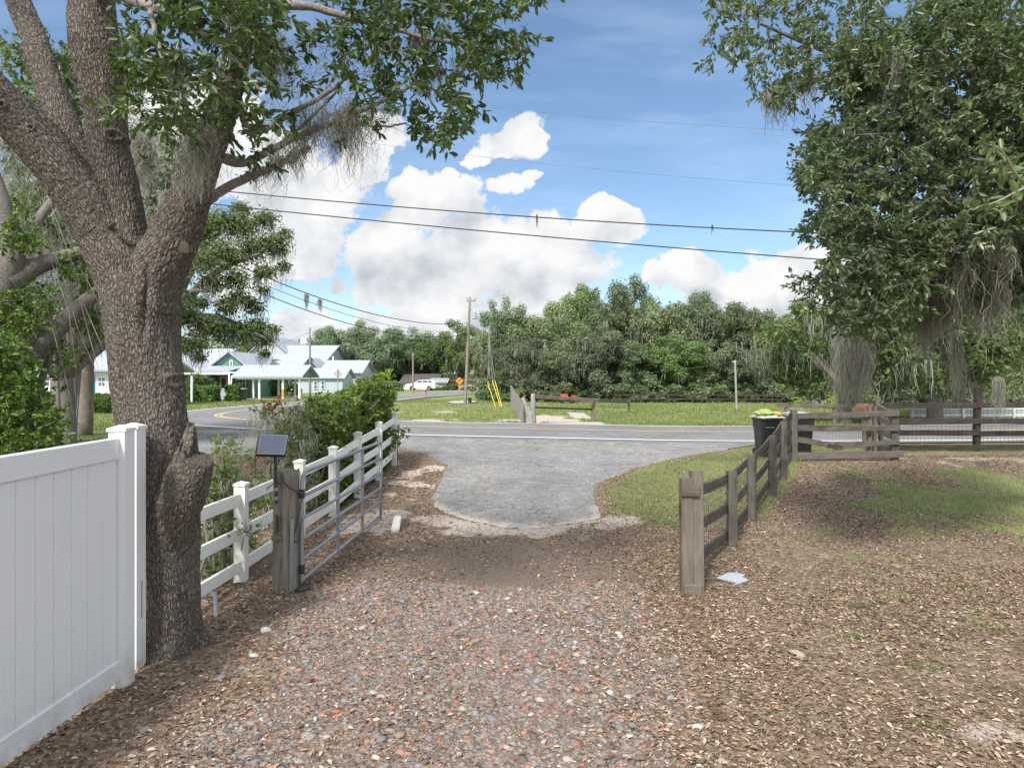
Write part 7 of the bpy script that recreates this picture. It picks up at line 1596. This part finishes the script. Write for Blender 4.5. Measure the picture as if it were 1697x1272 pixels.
def white_houses():
    z = .4; t = thing('house', 'large white roofed house group of several gabled wings', 'house', (P(520, 640, 100)[0], 100, z)); zt = lambda py, y: EYE - (py - HZ) * y / F
    def block(px0, px1, eave, ridge, Y, dep, mat, ridgeax='x', over=.5, nm='roof'):
        xa, xb = P(px0, 600, Y + dep * .4)[0], P(px1, 600, Y + dep * .4)[0]; gable(t, ((xa + xb) / 2, Y + dep / 2), xb - xa, dep, zt(eave, Y) - z, zt(ridge, Y + dep / 2) - zt(eave, Y), ridgeax, M[mat], M['white_metal_roof'], over, z, rname=nm)
        return xa, xb
    block(470, 553, 599, 574, 108, 16, 'grey_siding', 'x', .6, 'main_roof'); block(430, 500, 590, 562, 112, 14, 'grey_siding', 'y', .6, 'cross_roof')
    block(440, 506, 610, 592, 96, 9, 'blue_siding', 'x', .5, 'wing_roof'); block(545, 606, 617, 599, 98, 9, 'grey_siding', 'x', .5, 'wing_roof'); block(500, 575, 626, 612, 90, 6, 'blue_siding', 'x', .4, 'wing_roof'); block(500, 536, 611, 595, 101, 6, 'grey_siding', 'y', .4, 'gable_roof')
    for a in ((520, 630, 526, 645), (532, 630, 538, 645)): windw(t, *a, 89.9, mull=0)
    windw(t, 551, 590, 553, 597, 107.9, mull=0)
    zt2 = lambda py, y: EYE - (py - HZ) * y / F
    Y = 44; t = thing('house', 'low white house with a teal trim behind the brown pole', 'house', (P(150, 640, Y)[0], Y, .4)); xa, xb = P(20, 640, Y)[0], P(205, 640, Y)[0]
    gable(t, ((xa + xb) / 2, Y + 4), xb - xa, 8, zt2(612, Y) - .4, 1.3, 'x', M['white'], M['white_metal_roof'], .6, .4); windw(t, 66, 622, 92, 641, Y - .03, mull=2); windw(t, 162, 624, 176, 641, Y - .03, mull=1)
    a = P(155, 625, Y - .05); m = MB(); m.box((a[0], Y - .05, 1.6), (.14, .1, 1.9)); m.build('teal_trim', m_plain('teal_paint', (.02, .30, .32), .5, .4, 0, .1, 4, 0), t)
    for k, (px, w) in enumerate(((162, 18), (176, 20), (90, 40))):
        y = 38; X = (px - CX) * y / F; h = (672 - 640) * y / F; r = np.random.default_rng(400 + k); T = thing('clipped_bush', ('rounded clipped bush directly right of the brown pole', 'rounded clipped bush nearest the big trunk on its left', 'broad dark clipped bush left of the leaning pole')[k], 'shrub', (X, y, gt(X, y))); n = 2400; w_ = w * y / F / 1.6
        d = unit(r.normal(size=(n, 3))); d *= r.uniform(.85, 1.03, n)[:, None]; leaf_mesh('foliage', np.array([X, y, gt(X, y) + h / 2]) + d * np.array([w_, w_, h / 2]), rnd_dir(r, n), d + rnd_dir(r, n) * .5, r.uniform(.09, .17, n), .09, M['leaf_clip'], T, r.random(n), 0, True); lump('core', None, None, (0, 0, h / 2), (w_ * .85, w_ * .85, h * .45), M['leaf_clip'], 3).parent = T
    # brick and tan house far behind the sign, shingled house behind the car
    Y = 118; t = thing('house', 'orange brick house with a low roof behind the curve sign', 'house', (P(765, 645, Y)[0], Y, .4)); xa, xb = P(737, 640, Y)[0], P(792, 640, Y)[0]
    gable(t, ((xa + xb) / 2, Y + 4.5), xb - xa, 9, zt(631, Y) - .4, 1.0, 'x', M['brick'], M['shingle'], .6, .4); windw(t, 776, 634, 781, 642, Y - .04, mull=1)
    Y = 116; t = thing('house', 'pale house with a dark shingled gable roof behind the white car', 'house', (P(700, 645, Y)[0], Y, .4)); xa, xb = P(668, 640, Y)[0], P(722, 640, Y)[0]
    gable(t, ((xa + xb) / 2, Y + 5), xb - xa, 10, zt(634, Y) - .4, zt(621, Y + 5) - zt(634, Y), 'x', M['white'], M['shingle'], .6, .4); xa2, xb2 = P(716, 640, Y)[0], P(740, 640, Y)[0]; gable(t, ((xa2 + xb2) / 2, Y + 2), xb2 - xa2, 7, zt(634, Y) - .4, .6, 'x', M['tan_siding'], M['white_metal_roof'], .4, .4, rname='wing_roof'); windw(t, 724, 636, 727, 646, Y - 1.6, mull=0)
    for k, (px, Y, w, tp, lab) in enumerate(((750, 108, 20, 636, 'round dark bush before the orange brick house'), (722, 108, 40, 643, 'low dark hedge right of the white car'), (775, 106, 30, 644, 'low hedge behind the utility pole'), (655, 100, 26, 626, 'white flowering bush beyond the hedge end'))):
        X = (px - CX) * Y / F; h = EYE - (tp - HZ) * Y / F - gt(X, Y); oak('bush', lab, 'shrub', (X, Y, gt(X, Y)), max(h, .8), w * Y / F / 2, 420 + k, 1800, .3, 'leaf_clip' if k < 3 else 'leaf_far_b', low=-.2, nc=16, moss=0, trunk_r=.05)
white_houses()

# ------------------------------------------------------------------ groups of repeats
GROUPS = {'stone': 'loose stones at the edges of the gravel', 'utility_pole': 'wooden poles along the roads', 'power_line': 'overhead wires', 'clipped_bush': 'clipped bushes on the lawns',
          'wheeled_bin': 'wheeled bins put out by the houses and fence', 'rubbish_bag': 'bags on the near bin', 'guy_wire': 'guy wires with yellow guards', 'moss_tuft': 'moss tufts on the service cable',
          'moss_thread': 'moss threads on the black cable', 'white_post': 'white posts before the green house', 'house': 'houses beyond the road bend', 'mailbox': 'roadside mailboxes'}
for o in COL.objects:
    if o.parent is None and 'category' in o and 'group' not in o:
        k = o.name.split('.')[0]
        if k in GROUPS: o['group'] = GROUPS[k]
        elif k == 'shrub' and o.location.x < -2 and o.location.y < 18: o['group'] = 'shrubs behind the white rail fence'
